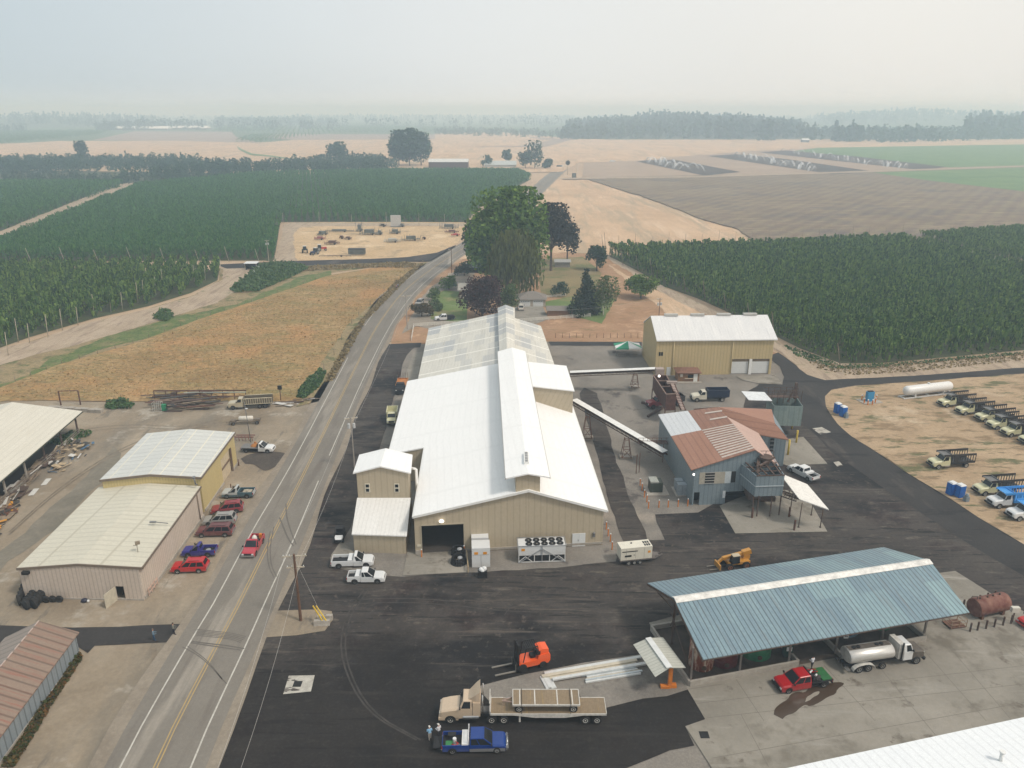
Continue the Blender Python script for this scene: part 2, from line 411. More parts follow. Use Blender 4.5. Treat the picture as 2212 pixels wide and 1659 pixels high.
M_verge=m_ground("dry_verge",(.24,.185,.10),(.32,.25,.14),s=.15,fine=1.2,grit=.25,spot=[((.10,.12,.045),.18,.52,.66),((.17,.11,.07),.3,.6,.75)])
M_paddock=m_ground("dry_paddock",(.30,.175,.10),(.375,.235,.14),s=.08,fine=1.2,grit=.12,spot=[((.22,.155,.075),.35,.58,.7,(.4,1.6,1),.1),((.48,.31,.19),.12,.6,.75)])
M_lotR=m_ground("parking_dirt",(.33,.235,.145),(.42,.31,.20),s=.07,fine=1.5,grit=.12,spot=[((.22,.155,.09),.13,.56,.68,(.5,1.4,1),.3),((.105,.11,.05),.16,.57,.67,(.5,1.5,1),.2),((.20,.15,.09),.6,.6,.72,(.5,1.4,1),.1),((.47,.37,.26),.08,.62,.8)])
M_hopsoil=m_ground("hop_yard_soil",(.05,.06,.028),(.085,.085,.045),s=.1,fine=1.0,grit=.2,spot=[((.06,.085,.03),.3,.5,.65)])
def worn(name,c):
 t=NT(name);p=t.pos();return t.done(t.mix(t.mask(t.noise(p,1.3,6,.75),.42,.85),c,(.235,.212,.182)),.85)
M_white_line=worn("road_paint_white",(.50,.48,.43))
M_yel_line=worn("road_paint_yellow",(.40,.28,.11))
B=MB();B.face([(-9000,-350,0),(9000,-350,0),(9000,11500,0),(-9000,11500,0)])
tag(B.build("ground",M_farm),kind="structure")
sheet("distant_field",[(-900,266),(3000,262),(3200,300),(-1200,312)],.3,M_crop2)
sheet("distant_field",[(-8500,1700),(8500,1700),(8500,11400),(-8500,11400)],.15,M_crop2,world=True)
sheet("bare_field",[(200,303),(290,284),(500,285),(510,296),(560,309),(350,304)],.6,M_mauve)
sheet("bare_field",[(600,290),(900,291),(1100,292),(1240,303),(900,301),(640,303),(560,297)],.6,M_mauve)
sheet("stubble_field",[(-500,318),(0,313),(120,305),(350,304),(560,309),(640,302),(900,300),(1100,287),(1240,300),(1330,302),(2300,300),(2800,330),(2400,352),(1250,352),(1215,372),(800,380),(-500,360)],.5,M_tan)
sheet("stubble_field",[(940,288),(1090,285),(1180,305),(940,302)],.8,M_tan)
sheet("ditch_grass",[(512,316),(522,323),(545,333),(585,337),(640,345),(690,350),(640,347.5),(585,340),(540,336),(516,324)],.9,M_crop)
sheet("stubble_hill_track",[(1000,318),(1130,316),(1210,300),(1240,301),(1180,318)],.9,M_mauve)
sheet("plowed_field",[(1262,386),(1300,384),(1770,375),(2300,357),(2600,420),(2600,560),(1690,560),(1600,500),(1500,470),(1400,430)],.62,M_plow,.8,3)
sheet("stubble_field",[(1240,388),(1268,388),(1400,432),(1500,462),(1700,517),(1760,540),(1700,570),(1310,552),(1225,545),(1000,560),(960,560),(1120,460),(1205,388)],.14,M_tan,.5,4)
sheet("tilled_field",[(1258,386),(1262,352),(1375,348),(1480,338),(1640,326),(1770,320),(2300,312),(2300,357),(1770,375)],.60,m_ground("tilled_tan",(.30,.225,.165),(.36,.275,.205),s=.02,fine=.3,grit=.05))
for pv in([(1375,350),(1400,347),(1455,346),(1600,373),(1522,381)],[(1528,338),(1590,334),(1700,345),(1890,372),(1800,378)],[(1640,330),(1700,326),(1850,339),(2045,362),(1990,369)]):
 sheet("irrigated_strip",pv,.75,M_wet)
sheet("crop_field",[(1715,327),(1770,320),(2300,311),(2300,356),(2050,363),(1850,339)],.70,M_crop)
sheet("crop_field",[(1885,374),(2300,360),(2400,425),(2212,415),(2010,392)],.70,M_crop)
sheet("farm_track",[(1215,386),(1500,382),(1770,374),(2300,356),(2300,359),(1770,377),(1500,385),(1215,389)],.80,M_track)
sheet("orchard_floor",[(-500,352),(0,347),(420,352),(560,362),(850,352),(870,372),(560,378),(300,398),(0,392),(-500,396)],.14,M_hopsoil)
sheet("dirt_track",[(-120,545),(0,500),(150,440),(255,398),(300,394),(295,402),(150,452),(0,515),(-120,565)],.16,M_track,.4)
sheet("straw_yard",[(596,566),(612,520),(620,484),(700,479),(1012,481),(1012,500),(985,527),(955,545),(880,556),(740,563),(640,566)],.10,M_tanyard,.4)
sheet("dirt_track",[(590,568),(604,520),(612,485),(640,481),(1012,483),(1012,489),(900,489),(690,489),(650,492),(636,505),(636,545),(642,566)],.14,M_track,.5)
sheet("side_road",[(470,572),(640,564),(800,560),(880,556),(945,546),(985,530),(975,545),(930,566),(880,566),(760,570),(640,575),(490,581)],.16,M_asph2,.15)
sheet("weedy_verge",[(470,580),(640,574),(880,566),(915,568),(900,580),(800,578),(700,592),(560,650),(480,690),(380,735),(0,870),(-300,960),(-300,850),(0,760),(64,738),(205,694),(320,668),(413,640),(474,606)],.06,M_verge,.4)
sheet("dirt_track",[(478,580),(545,574),(560,590),(520,625),(470,655),(330,697),(200,735),(60,772),(-200,850),(-200,800),(0,752),(70,738),(205,694),(320,668),(413,641),(478,606)],.10,M_track,.5)
sheet("wet_grass",[(715,585),(705,600),(560,650),(500,672),(390,705),(290,738),(180,770),(60,822),(-60,868),(-60,850),(40,818),(130,768),(250,722),(330,700),(400,680),(520,655),(600,620),(660,595)],.12,M_grass,.8,5)
sheet("stubble_field",[(-300,945),(0,838),(134,786),(288,743),(425,692),(544,653),(708,596),(800,580),(895,573),(903,578),(862,615),(760,700),(705,780),(668,850),(650,868),(300,868),(120,866),(0,868),(-300,900)],.14,M_gold,.25)
sheet("roadside_verge",[(903,570),(925,566),(865,622),(800,690),(752,768),(715,835),(690,868),(640,880),(668,840),(705,770),(760,695),(862,607)],.16,M_verge,.4)
sheet("paddock",[(848,745),(830,720),(870,690),(895,650),(930,600),(1000,560),(1225,545),(1310,548),(1440,640),(1590,705),(1680,765),(1655,790),(1380,739),(1190,738)],.06,M_paddock,.3)
sheet("dirt_track",[(1300,550),(1312,546),(1390,596),(1500,650),(1569,684),(1674,736),(1760,775),(1900,795),(2300,762),(2300,800),(1960,817),(1800,826),(1742,812),(1668,752),(1560,700),(1440,640)],.10,M_track,.5)
sheet("stubble_strip",[(1315,572),(1345,590),(1500,668),(1560,700),(1600,722),(1470,700),(1380,630)],.12,M_tan,.5)
sheet("lawn",[(930,690),(932,640),(960,628),(1012,630),(1010,700),(960,697)],.10,M_lawn,.2)
sheet("lawn",[(1160,560),(1260,555),(1300,590),(1280,650),(1170,640)],.10,m_ground("tired_lawn",(.20,.16,.08),(.26,.205,.105),s=.08,fine=1.2,grit=.12,spot=[((.11,.14,.05),.06,.5,.7)]),.2)
sheet("lawn",[(1165,655),(1240,640),(1330,645),(1300,700),(1190,672)],.11,M_lawn,.2)
sheet("driveway",[(868,722),(885,690),(905,655),(925,625),(960,600),(1005,572),(1030,578),(1008,632),(958,628),(932,640),(930,690),(1015,700),(1110,690),(1110,720),(960,720),(900,705)],.14,m_ground("gravel_drive",(.22,.19,.155),(.29,.25,.20),s=.1,fine=2,grit=.1),.2)
sheet("driveway",[(1112,664),(1172,662),(1185,690),(1160,700),(1110,700)],.16,M_conc)
sheet("dirt_lot",[(-400,905),(0,866),(300,864),(560,866),(650,866),(700,862),(720,870),(640,1100),(540,1350),(480,1500),(430,1760),(-500,1900)],.04,M_dirt,.4)
sheet("yard_gravel",[(832,745),(1190,739),(1385,739),(1640,760),(1700,800),(1760,860),(1800,950),(2300,1250),(2300,1760),(440,1760),(600,1350),(700,1060)],.05,M_gravel)
YARD=[(450,1760),(480,1600),(520,1490),(550,1405),(582,1330),(612,1258),(650,1160),(690,1075),(745,945),(788,855),(822,775),(836,744),(905,742),(884,762),(868,795),(850,860),(835,925),(812,1000),(775,1090),(745,1160),(735,1196),(713,1205),(716,1225),(750,1233),(870,1247),(1007,1238),(1200,1228),(1330,1214),(1347,1172),(1320,1100),(1302,1040),(1283,960),(1265,905),(1252,850),(1262,838),(1290,850),(1314,931),(1331,1000),(1355,1067),(1398,1168),(1436,1167),(1415,1112),(1508,1108),(1590,1060),(1620,1000),(1606,880),(1612,848),(1642,830),(1690,832),(1694,815),(1684,792),(1662,772),(1681,762),(1710,783),(1743,810),(1782,822),(1825,822),(1969,813),(2212,795),(2400,780),(2400,796),(2212,808),(2065,819),(1849,834),(1796,843),(1782,857),(1784,879),(1801,906),(1837,942),(1897,980),(1957,1021),(2029,1064),(2113,1119),(2212,1178),(2400,1290),(2400,1400),(2212,1335),(2063,1235),(1640,1290),(1402,1347),(1421,1381),(1487,1491),(1523,1555),(1480,1571),(1500,1612),(1400,1642),(1300,1672),(1240,1760)]
sheet("yard_asphalt",YARD,.09,M_asph,.22,8)
sheet("service_road",[(1185,739),(1386,739),(1386,748),(1190,747)],.11,M_asph2,.1)
sheet("service_road",[(838,744),(910,741),(908,751),(834,754)],.11,M_asph2,.1)
sheet("service_road",[(1660,770),(1681,762),(1710,783),(1743,810),(1782,822),(1969,813),(2212,795),(2400,780),(2400,796),(2212,808),(2065,819),(1849,834),(1796,843),(1782,857),(1784,879),(1837,942),(1957,1021),(2113,1119),(2300,1230),(2300,1300),(2050,1150),(1900,1050),(1800,980),(1700,880),(1612,860),(1640,830),(1690,832),(1694,815),(1684,792)],.12,M_asph2,.15,3)
sheet("gravel_patch",[(1028,1486),(1137,1458),(1263,1433),(1378,1416),(1440,1400),(1487,1491),(1440,1506),(1389,1511),(1305,1532),(1180,1545),(1060,1520)],.14,M_gravel,.2)
sheet("concrete_pad",[(1402,1347),(1640,1290),(2063,1235),(2150,1290),(2300,1370),(2400,1760),(1600,1760),(1480,1571),(1523,1556),(1485,1491),(1421,1381)],.15,M_conc)
jt=MB()
def joint(a,b,w=.03,z=.158):
 a=Vector(G2(*a));b=Vector(G2(*b));n=Vector((-(b-a).y,(b-a).x)).normalized()*w
 jt.face([(*(a-n),z),(*(b-n),z),(*(b+n),z),(*(a+n),z)])
for a,b in(((1527,1553),(2212,1480)),((1505,1522),(2212,1440)),((1487,1491),(1560,1480)),((1540,1640),(2212,1520)),((1590,1470),(1650,1560)),((1690,1450),(1760,1530)),((1880,1420),(2020,1590)),((1780,1440),(1890,1560)),((1980,1390),(2130,1560)),((2050,1400),(2212,1590)),((1600,1545),(1660,1659)),((2130,1340),(2212,1420)),((2060,1240),(1960,1256))):
 joint(a,b)
tag(jt.build("concrete_joint",plain("joint_dark",(.15,.132,.11),.95)),kind="structure")
sheet("concrete_pad",[(1554,1094),(1588,1154),(1787,1150),(1735,1060),(1680,1060),(1600,1075)],.15,M_conc)
sheet("concrete_pad",[(1695,950),(1735,945),(1787,1003),(1700,1007),(1680,1000)],.15,M_conc)
sheet("concrete_pad",[(1590,814),(1676,812),(1690,831),(1640,830),(1604,822)],.17,M_conc)
sheet("concrete_pad",[(880,1194),(870,1245),(1007,1238),(1011,1190)],.15,M_conc)
sheet("concrete_pad",[(893,762),(940,760),(930,800),(915,840),(870,845),(878,805)],.12,M_conc)
sheet("concrete_pad",[(716,1200),(738,1168),(765,1196),(760,1232),(712,1226)],.15,M_conc)
sheet("worn_dirt_island",[(588,1321),(688,1318),(717,1322),(718,1342),(702,1364),(640,1374),(576,1378)],.12,M_dirt,.15)
sheet("parking_dirt",[(1784,879),(1782,857),(1796,843),(1849,834),(2065,819),(2212,808),(2500,790),(2700,1400),(2400,1290),(2212,1178),(2113,1119),(2029,1064),(1957,1021),(1897,980),(1837,942),(1801,906)],.14,M_lotR,.2)
sheet("asphalt_lane",[(-200,1352),(0,1352),(157,1357),(412,1348),(398,1388),(205,1396),(190,1412),(171,1400),(0,1390),(-200,1400)],.10,M_asph2,.15)
sheet("worn_wheel_track",[(-300,1330),(0,1192),(130,1080),(215,1000),(245,965),(262,980),(225,1040),(130,1140),(0,1235),(-300,1390)],.08,m_ground("packed_dirt",(.16,.145,.115),(.22,.195,.155),s=.2,fine=1.6,grit=.1),.5)
sheet("oil_stain",smooth_poly([(520,992),(540,980),(600,975),(632,985),(630,1000),(600,1006),(575,1020),(560,1012),(548,1003),(530,1003)],2),.10,m_ground("oily_dirt",(.06,.05,.045),(.10,.085,.07),s=.3),.4)
sheet("wet_patch",smooth_poly([(1671,1546),(1673,1533),(1687,1521),(1702,1513),(1706,1503),(1722,1496),(1738,1499),(1748,1487),(1775,1480),(1812,1475),(1826,1479),(1808,1491),(1805,1502),(1787,1508),(1772,1519),(1750,1529),(1740,1524),(1728,1531),(1716,1543),(1698,1548),(1690,1556)],1),.165,NT("spilled_liquid").done((.055,.035,.022),.25,0,.5),.12,4)
sheet("dry_hole",smooth_poly([(1739,1519),(1742,1508),(1752,1503),(1758,1498),(1771,1495),(1768,1503),(1757,1508),(1749,1515)],1),.170,M_conc,.2)
for pv in([(624,1462),(680,1461),(672,1496),(612,1502)],[(1800,1000),(1812,998),(1822,1008),(1808,1009)],[(1754,927),(1775,924),(1795,935),(1772,940)]):
 sheet("drain_apron",pv,.16,m_ground("pale_slab",(.33,.31,.27),(.48,.46,.41),s=.8,fine=2,grit=.1,spot=[((.06,.05,.045),.35,.56,.62,(.5,1.5,1),.4)]))
for q_,l_ in(((643,1480),"square black drain grate in the pale slab left of the yard"),((1521,1590),"square black drain hole near the corner of the concrete")):
 gm=MB();c0=G(*q_);gm.box((c0[0],c0[1],.175),(.95,.95,.02));tag(gm.build("drain_grate",plain("grate_black",(.01,.01,.01),.7)),l_,"drain grate")
LW=smooth_poly([(225,1760),(256,1659),(406,1395),(459,1312),(515,1205),(553,1134),(602,1054),(650,968),(700,872),(752,773),(776,723),(800,687),(831,646),(865,614),(932,568),(977,542),(1030,508),(1080,468),(1136,425),(1161,397),(1190,373),(1206,363)],2)
RW=smooth_poly([(385,1760),(410,1659),(487,1490),(529,1403),(591,1262),(629,1182),(679,1062),(716,975),(752,893),(778,833),(822,742),(848,696),(877,655),(906,620),(960,576),(1005,545),(1050,513),(1095,480),(1147,441),(1184,402),(1212,376),(1224,366)],2)
def resample(P,n):
 P=[Vector(G2(*p))for p in P];d=[0]
 for a,b in zip(P,P[1:]):d.append(d[-1]+(b-a).length)
 out=[];k=0
 for i in range(n):
  t=d[-1]*i/(n-1)
  while k<len(P)-2 and d[k+1]<t:k+=1
  u=(t-d[k])/max(1e-6,d[k+1]-d[k]);out.append(P[k].lerp(P[k+1],u))
 return out
NL=160;LWp=resample(LW,NL);RWp=resample(RW,NL)
tail=[Vector(G2(1222,356)),Vector(G2(1300,346)),Vector(G2(1500,336))]
def strip(b,P,Q,z,uvs=True):
 for i in range(len(P)-1):
  b.face([(*P[i],z),(*Q[i],z),(*Q[i+1],z),(*P[i+1],z)])
Lo=[];Ro=[];ctr=[]
for a,b_ in zip(LWp,RWp):
 u=(b_-a);ctr.append((a+b_)/2);n=u.normalized();Lo.append(a-n*1.6);Ro.append(b_+n*1.5)
b=MB();strip(b,Lo,Ro,.18);tag(b.build("highway",M_road),kind="structure")
b=MB()
LLo=[p-(q-p).normalized()*(1.3+.5*math.sin(i*.7))for i,(p,q)in enumerate(zip(Lo,Ro))];RRo=[q+(q-p).normalized()*(1.0+.4*math.sin(i*.9))for i,(p,q)in enumerate(zip(Lo,Ro))]
strip(b,LLo,RRo,.16);tag(b.build("road_shoulder",M_track if False else m_ground("gravel_shoulder",(.22,.185,.145),(.28,.24,.19),s=.2,fine=2,grit=.12)),kind="structure")
def line(name,P,Q,o0,o1,m,sides,brk=None):
 b=MB();A=[];C=[]
 for p,q in zip(P,Q):
  n=(q-p).normalized();A.append(p+n*o0);C.append(p+n*o1)
 for i in range(len(A)-1):
  if brk and brk(i):continue
  b.face([(*A[i],.186),(*C[i],.186),(*C[i+1],.186),(*A[i+1],.186)])
 tag(b.build(name,m),kind="structure")
line("road_edge_line",LWp,RWp,-.08,.10,M_white_line,0,lambda i:26<=i<=31)
line("road_edge_line",RWp,[p+(p-q)for p,q in zip(RWp,LWp)],-.10,.08,M_white_line,0,lambda i:13<=i<=14)
line("road_centre_line",ctr,RWp,-.26,-.12,M_yel_line,0,lambda i:60<i<64)
line("road_centre_line",ctr,RWp,.10,.24,M_yel_line,0)
sk=MB();r=random.Random(3)
def skid(pts,w=.18,z=.192):
 P=[Vector(G2(*p))for p in smooth_poly(pts,2)]
 for a,b in zip(P,P[1:]):
  n=Vector((-(b-a).y,(b-a).x)).normalized()*w;sk.face([(*(a-n),z),(*(b-n),z),(*(b+n),z),(*(a+n),z)])
for k in range(5):
 dy=k*3.2
 skid([(425,1362+dy),(460,1366+dy),(500,1370+dy),(532-k*3,1378+dy)],.06)
skid([(415,1388),(450,1393),(490,1397),(528,1404)],.11);skid([(412,1391),(450,1397),(520,1407)],.10)
skid([(395,1400),(440,1425),(490,1480)],.06);skid([(405,1398),(450,1430),(480,1470)],.05)
skid([(604,1120),(612,1140),(622,1165),(634,1182)],.12);skid([(618,1090),(619,1120),(632,1160),(640,1178)],.10)
skid([(584,1150),(577,1190),(580,1225),(592,1250)],.08);skid([(592,1140),(583,1185),(586,1225),(598,1248)],.08)
tag(sk.build("skid_mark",plain("tyre_rubber_mark",(.12,.108,.093),.9)),kind="structure")
sk=MB()
for off in(0,6):
 skid([(20,1150+off),(120,1060+off),(230,985+off),(330,940+off),(480,905+off)],.16,.086);skid([(250+off,1659),(300+off,1560),(330+off,1470),(330+off,1400)],.14,.062);skid([(120,940+off),(260,915+off),(420,925+off),(600,890+off)],.15,.062)
tag(sk.build("tyre_track",plain("tyre_track_dirt",(.175,.142,.104),.95,var=.3,scale=.8)),kind="structure")
sk=MB()
for off in(0,9):
 skid([(700,1300+off),(900,1290+off),(1150,1320+off),(1350,1300+off)],.12,.096);skid([(1480,1200+off),(1700,1190+off),(1950,1140+off),(2100,1160+off)],.12,.126);skid([(1090,1320+off),(1120,1290),(1180,1280+off)],.07,.096);skid([(790+off,1270),(740+off,1340),(735+off,1430),(790+off,1540),(900+off,1600)],.10,.096)
tag(sk.build("tyre_track",plain("tyre_track_dust",(.045,.040,.036),.95,var=.4,scale=.8)),kind="structure")
F_hop=foliage("hop_leaves",(.013,.042,.009),(.066,.140,.028),(.195,.285,.062))
F_hopfar=foliage("hop_leaves_far",(.018,.075,.018),(.045,.145,.032),(.10,.215,.05))
F_green=foliage("maple_leaves",(.030,.078,.012),(.080,.160,.026),(.19,.29,.05))
F_dkgreen=foliage("dark_leaves",(.014,.026,.014),(.026,.046,.022),(.050,.075,.032))
F_willow=foliage("willow_leaves",(.055,.070,.018),(.110,.130,.036),(.180,.205,.065))
F_plum=foliage("purple_leaves",(.020,.010,.012),(.046,.022,.022),(.100,.048,.042))
F_walnut=foliage("copper_leaves",(.018,.018,.016),(.034,.034,.026),(.060,.056,.038))
F_bush=foliage("bush_leaves",(.040,.075,.022),(.085,.13,.038),(.155,.21,.07))
F_rust=foliage("rusty_bush_leaves",(.045,.040,.018),(.090,.072,.030),(.14,.11,.05))
F_wood=foliage("far_wood_leaves",(.014,.040,.024),(.030,.070,.036),(.065,.115,.05))
F_bramble=foliage("bramble_leaves",(.030,.070,.026),(.065,.130,.045),(.13,.20,.07))
F_dry=foliage("dry_grass_blades",(.16,.12,.055),(.26,.20,.10),(.36,.29,.16))
M_bark=plain("tree_bark",(.10,.075,.055),.95,var=.3,scale=2)
M_pole=plain("weathered_pole",(.20,.155,.115),.95,var=.3,scale=1)
M_palepole=plain("pale_pole",(.42,.37,.29),.9,var=.2,scale=1)
def hop_field(name,pv,label,seed,near=230.0,mat=None,drow=3.5,dpl=1.75,hh=5.6,sp=.62,q0=64,q1=16):
 rg=np.random.default_rng(seed);poly=[G2(*p)for p in pv]
 u=np.array([ROWDIR.x,ROWDIR.y]);v=np.array([u[1],-u[0]])
 P=np.array(poly);a=P@u;b=P@v
 A,Bv=np.meshgrid(np.arange(a.min(),a.max(),dpl),np.arange(b.min(),b.max(),drow))
 A=A.ravel()+rg.normal(size=A.size)*.25;Bv=Bv.ravel()+rg.normal(size=Bv.size)*.18
 X=A*u[0]+Bv*v[0];Y=A*u[1]+Bv*v[1];k=inpoly(X,Y,poly)
 dist=np.hypot(X,Y);vis=np.abs(X)<Y*.72+12;k&=vis&(rg.random(len(X))>.015)
 X,Y,dist=X[k],Y[k],dist[k]
 nq=np.clip(q0*(near/dist)**1.5,q1,q0).astype(int)
 idx=np.repeat(np.arange(len(X)),nq);n=len(idx)
 tall=hh+rg.normal(size=len(X))*.36
 lod=np.sqrt(q0/nq)[idx]
 kind=rg.random(n)
 z=np.where(kind<.45,tall[idx]-np.abs(rg.normal(size=n))*.55,rg.random(n)**.8*tall[idx])
 z=np.clip(z,.25,None)
 f=z/tall[idx];rad=.50+.52*f
 side=np.sign(rg.random(n)-.5)*(.22+sp*f)
 da=rg.normal(size=n)*rad*.62;db=side*.55+rg.normal(size=n)*rad*.40
 px=X[idx]+da*u[0]+db*v[0];py=Y[idx]+da*u[1]+db*v[1]
 size=(.36+.26*rg.random(n))*lod**.85
 z=np.clip(z+rg.normal(size=n)*.12,size*.4,None)
 P_=np.stack([px,py,z],1);vt=rg.random(n)<.62;q=leaf_quads(P_,size,rg,aspect=.8).reshape(-1,4,3)
 an=rg.random(n)*PI;wv=np.stack([np.cos(an),np.sin(an),0*an],1)*(size*.42)[:,None];up_v=np.stack([rg.normal(size=n)*.16,rg.normal(size=n)*.16,np.ones(n)],1)*(size*1.15)[:,None];up_v[:,2]=np.minimum(up_v[:,2],np.maximum(.2,z-.05))
 q2=np.stack([P_-wv*.5-up_v,P_+wv*.6-up_v*.8,P_+wv+up_v*.5,P_-wv*.7+up_v*.8],1);q[vt]=q2[vt];q=q.reshape(-1,3)
 o=npmesh(name,q,4,mat or F_hop)
 return tag(o,label,"hop plants",kind="stuff")
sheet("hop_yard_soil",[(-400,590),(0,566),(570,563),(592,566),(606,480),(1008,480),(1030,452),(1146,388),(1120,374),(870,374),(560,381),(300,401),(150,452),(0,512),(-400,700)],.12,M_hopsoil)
hop_field("hop_field",[(-60,566),(570,562),(590,560),(605,480),(1008,480),(1030,452),(1146,388),(1118,375),(870,375),(560,382),(306,407),(150,470),(0,538),(-60,575)],"largest green hop yard, left of the road behind the field of parked farm machinery",11,near=220,q0=60,q1=15,mat=F_hopfar)
sheet("hop_yard_soil",[(-400,400),(0,400),(272,400),(0,502),(-400,640)],.12,M_hopsoil)
hop_field("hop_field",[(-60,402),(0,402),(268,402),(150,442),(0,500),(-60,520)],"green hop yard beyond the pale dirt track at the left edge",12,near=220,q0=54,q1=9,mat=F_hopfar)
sheet("hop_yard_soil",[(-500,600),(0,588),(474,584),(470,606),(413,633),(320,662),(205,688),(64,729),(0,752),(-500,950)],.12,M_hopsoil)
hop_field("hop_field",[(-60,588),(0,588),(474,584),(472,600),(413,632),(320,660),(205,686),(64,727),(-60,772)],"dark green hop yard nearest at the left, beside the leaning end poles",13,near=150,q0=90,q1=30,drow=4.4,dpl=1.6,sp=.42)
H4=[(1310,551),(1680,541),(1950,528),(2030,548),(2280,612),(2400,700),(2400,750),(2212,757),(1905,785),(1815,786),(1725,752),(1674,726),(1569,673),(1506,645),(1434,619),(1386,590)]
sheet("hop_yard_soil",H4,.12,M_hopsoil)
hop_field("hop_field",H4,"tall green hop yard behind the yellow warehouse, right of the farmhouse garden",14,near=150,q0=90,q1=30,drow=4.4,dpl=1.6,sp=.42)
H5=[(1975,524),(2080,516),(2230,505),(2400,500),(2400,610),(2290,598),(2060,544)]
hop_field("hop_field",H5,"farther hop yard at the right edge beyond a narrow alley",15,near=180,q0=60,q1=26)
hop_field("hop_field",[(-200,318),(0,315),(60,308),(212,293),(238,284),(0,286),(-200,288)],"far hazy hop yard at the left edge below the blue ridge",16,near=220,q0=20,q1=3,mat=F_hopfar,drow=9,dpl=6,hh=6.5)
hop_field("hop_field",[(500,309),(545,294),(660,291),(700,293),(640,298),(560,309)],"small far dark hop yard between tan fields left of the poplars",17,near=220,q0=20,q1=3,mat=F_hopfar,drow=9,dpl=6,hh=6.5)
hop_field("hop_field",[(460,288),(470,275),(830,275),(1210,284),(1240,298),(1100,290),(830,291)],"wide far hop yard in the haze behind the poplar clump",18,near=220,q0=20,q1=3,mat=F_hopfar,drow=14,dpl=9,hh=8)
def pole(p,h,r,label,group,m=None,lean=(0,0),name="trellis_pole",cat="pole"):
 b=MB();b.tube((0,0,-.1),(lean[0],lean[1],h),r,7,r*.75)
 o=b.build(name,m or M_pole);o.location=(p[0],p[1],0);return tag(o,label,cat,group)
prot=None
def poles(pvs,h,lean,grp,lab,m=None,r=.11):
 base=None
 for i,q in enumerate(pvs):
  p=G(*q)
  if base is None:base=pole(p,h,r,lab,grp,m,lean);o=base
  else:o=base.copy();col.objects.link(o);o.location=(p[0],p[1],0)
  s=1+.12*math.sin(i*2.3);o.scale=(1,1,s);o.rotation_euler.z=.25*math.sin(i*1.7)
poles([(1322,557),(1346,572),(1379,583),(1409,597),(1448,612),(1482,633),(1524,652),(1569,674),(1620,697),(1672,727),(1815,791)],6.6,(-1.3,.4),"leaning trellis poles along the right hop yard","leaning wooden trellis pole on the alley side of the right hop yard",r=.12)
poles([(x,545-(x-1330)*.045)for x in range(1335,1960,36)],7.6,(.1,.1),"trellis poles along the back of the right hop yard","upright wooden trellis pole at the far edge of the right hop yard",r=.09)
poles([(18,768),(40,740),(64,741),(104,729),(135,714),(169,703),(204,683),(240,676),(265,671),(298,655),(310,640),(337,637),(352,622),(373,622),(395,620),(420,609),(444,606),(478,600)],6.4,(.25,.3),"poles along the near left hop yard","pale wooden pole standing on the track beside the near left hop yard",M_palepole,r=.10)
poles([(x,566)for x in(68,140,213,285,356,430,495,560)],6.2,(-.9,-.9),"end poles of the large hop yard","slanting end pole in front of the large left hop yard",M_palepole,r=.10)
poles([(x,483)for x in(612,690,760,835,905,960)],6.2,(.1,-.3),"poles behind the machinery field","pole at the hop yard edge behind the parked farm machinery",M_palepole,r=.10)
poles([(1304,552),(1309,551)],9.5,(-1.2,.1),"bare poles at the hop yard corner","tall bare pole at the far corner of the right hop yard",M_pole,r=.12)
poles([(1960,548),(2000,556),(2042,566),(2090,578),(2140,590),(2185,603)],6.8,(.9,.5),"poles in the alley at the right","leaning pole in the alley between the two right hop yards",M_palepole,r=.10)
def wood(name,pv,n,hmin,hmax,label,seed,z0=0,conifer=.3,q=34,mat=None,wid=.42,kind="stuff",cat="wood",world=None,world_z=None):
 rg=np.random.default_rng(seed);poly=[G2(*p)for p in pv]if world is None else world
 P=np.array(poly);X=[];Y=[]
 while len(X)<n:
  x=rg.uniform(P[:,0].min(),P[:,0].max(),4000);y=rg.uniform(P[:,1].min(),P[:,1].max(),4000)
  k=inpoly(x,y,poly);X+=list(x[k]);Y+=list(y[k])
 X=np.array(X[:n]);Y=np.array(Y[:n]);Ht=rg.uniform(hmin,hmax,n)*np.where(rg.random(n)<.12,1.25,1.0);con=rg.random(n)<conifer
 idx=np.repeat(np.arange(n),q);m=len(idx);f=rg.random(m)
 r=np.where(con[idx],(1-f)*.26+.02,wid*np.sqrt(np.clip(1-(2*f-.95)**2,.05,1)))*Ht[idx]*.75
 a=rg.random(m)*2*PI;rr=r*np.sqrt(rg.uniform(.25,1,m))
 Z=np.full(m,float(z0))if world_z is None else world_z(X,Y)[idx]
 q_=leaf_quads(np.stack([X[idx]+rr*np.cos(a),Y[idx]+rr*np.sin(a),Z+f*Ht[idx]*.97+Ht[idx]*.02],1),Ht[idx]*rg.uniform(.13,.24,m)*np.sqrt(34/q),rg,aspect=.8)
 o=npmesh(name,q_,4,mat or F_wood);return tag(o,label,cat,kind=kind)
wood("orchard_wood",[(-120,352),(0,350),(120,351),(300,349),(400,350),(470,360),(560,366),(650,356),(720,350),(820,350),(860,362),(850,374),(700,378),(560,380),(300,398),(240,398),(290,380),(420,368),(300,368),(100,376),(-120,378)],1500,7,12,"long dark green belt of bushy trees across the middle distance at the left",21,conifer=.1,q=52)
wood("orchard_wood",[(-120,384),(0,384),(130,382),(260,388),(250,397),(0,396),(-120,396)],160,5,7,"low green shrub belt between the pale dirt patch and the left hop yard",22,conifer=0,q=30)
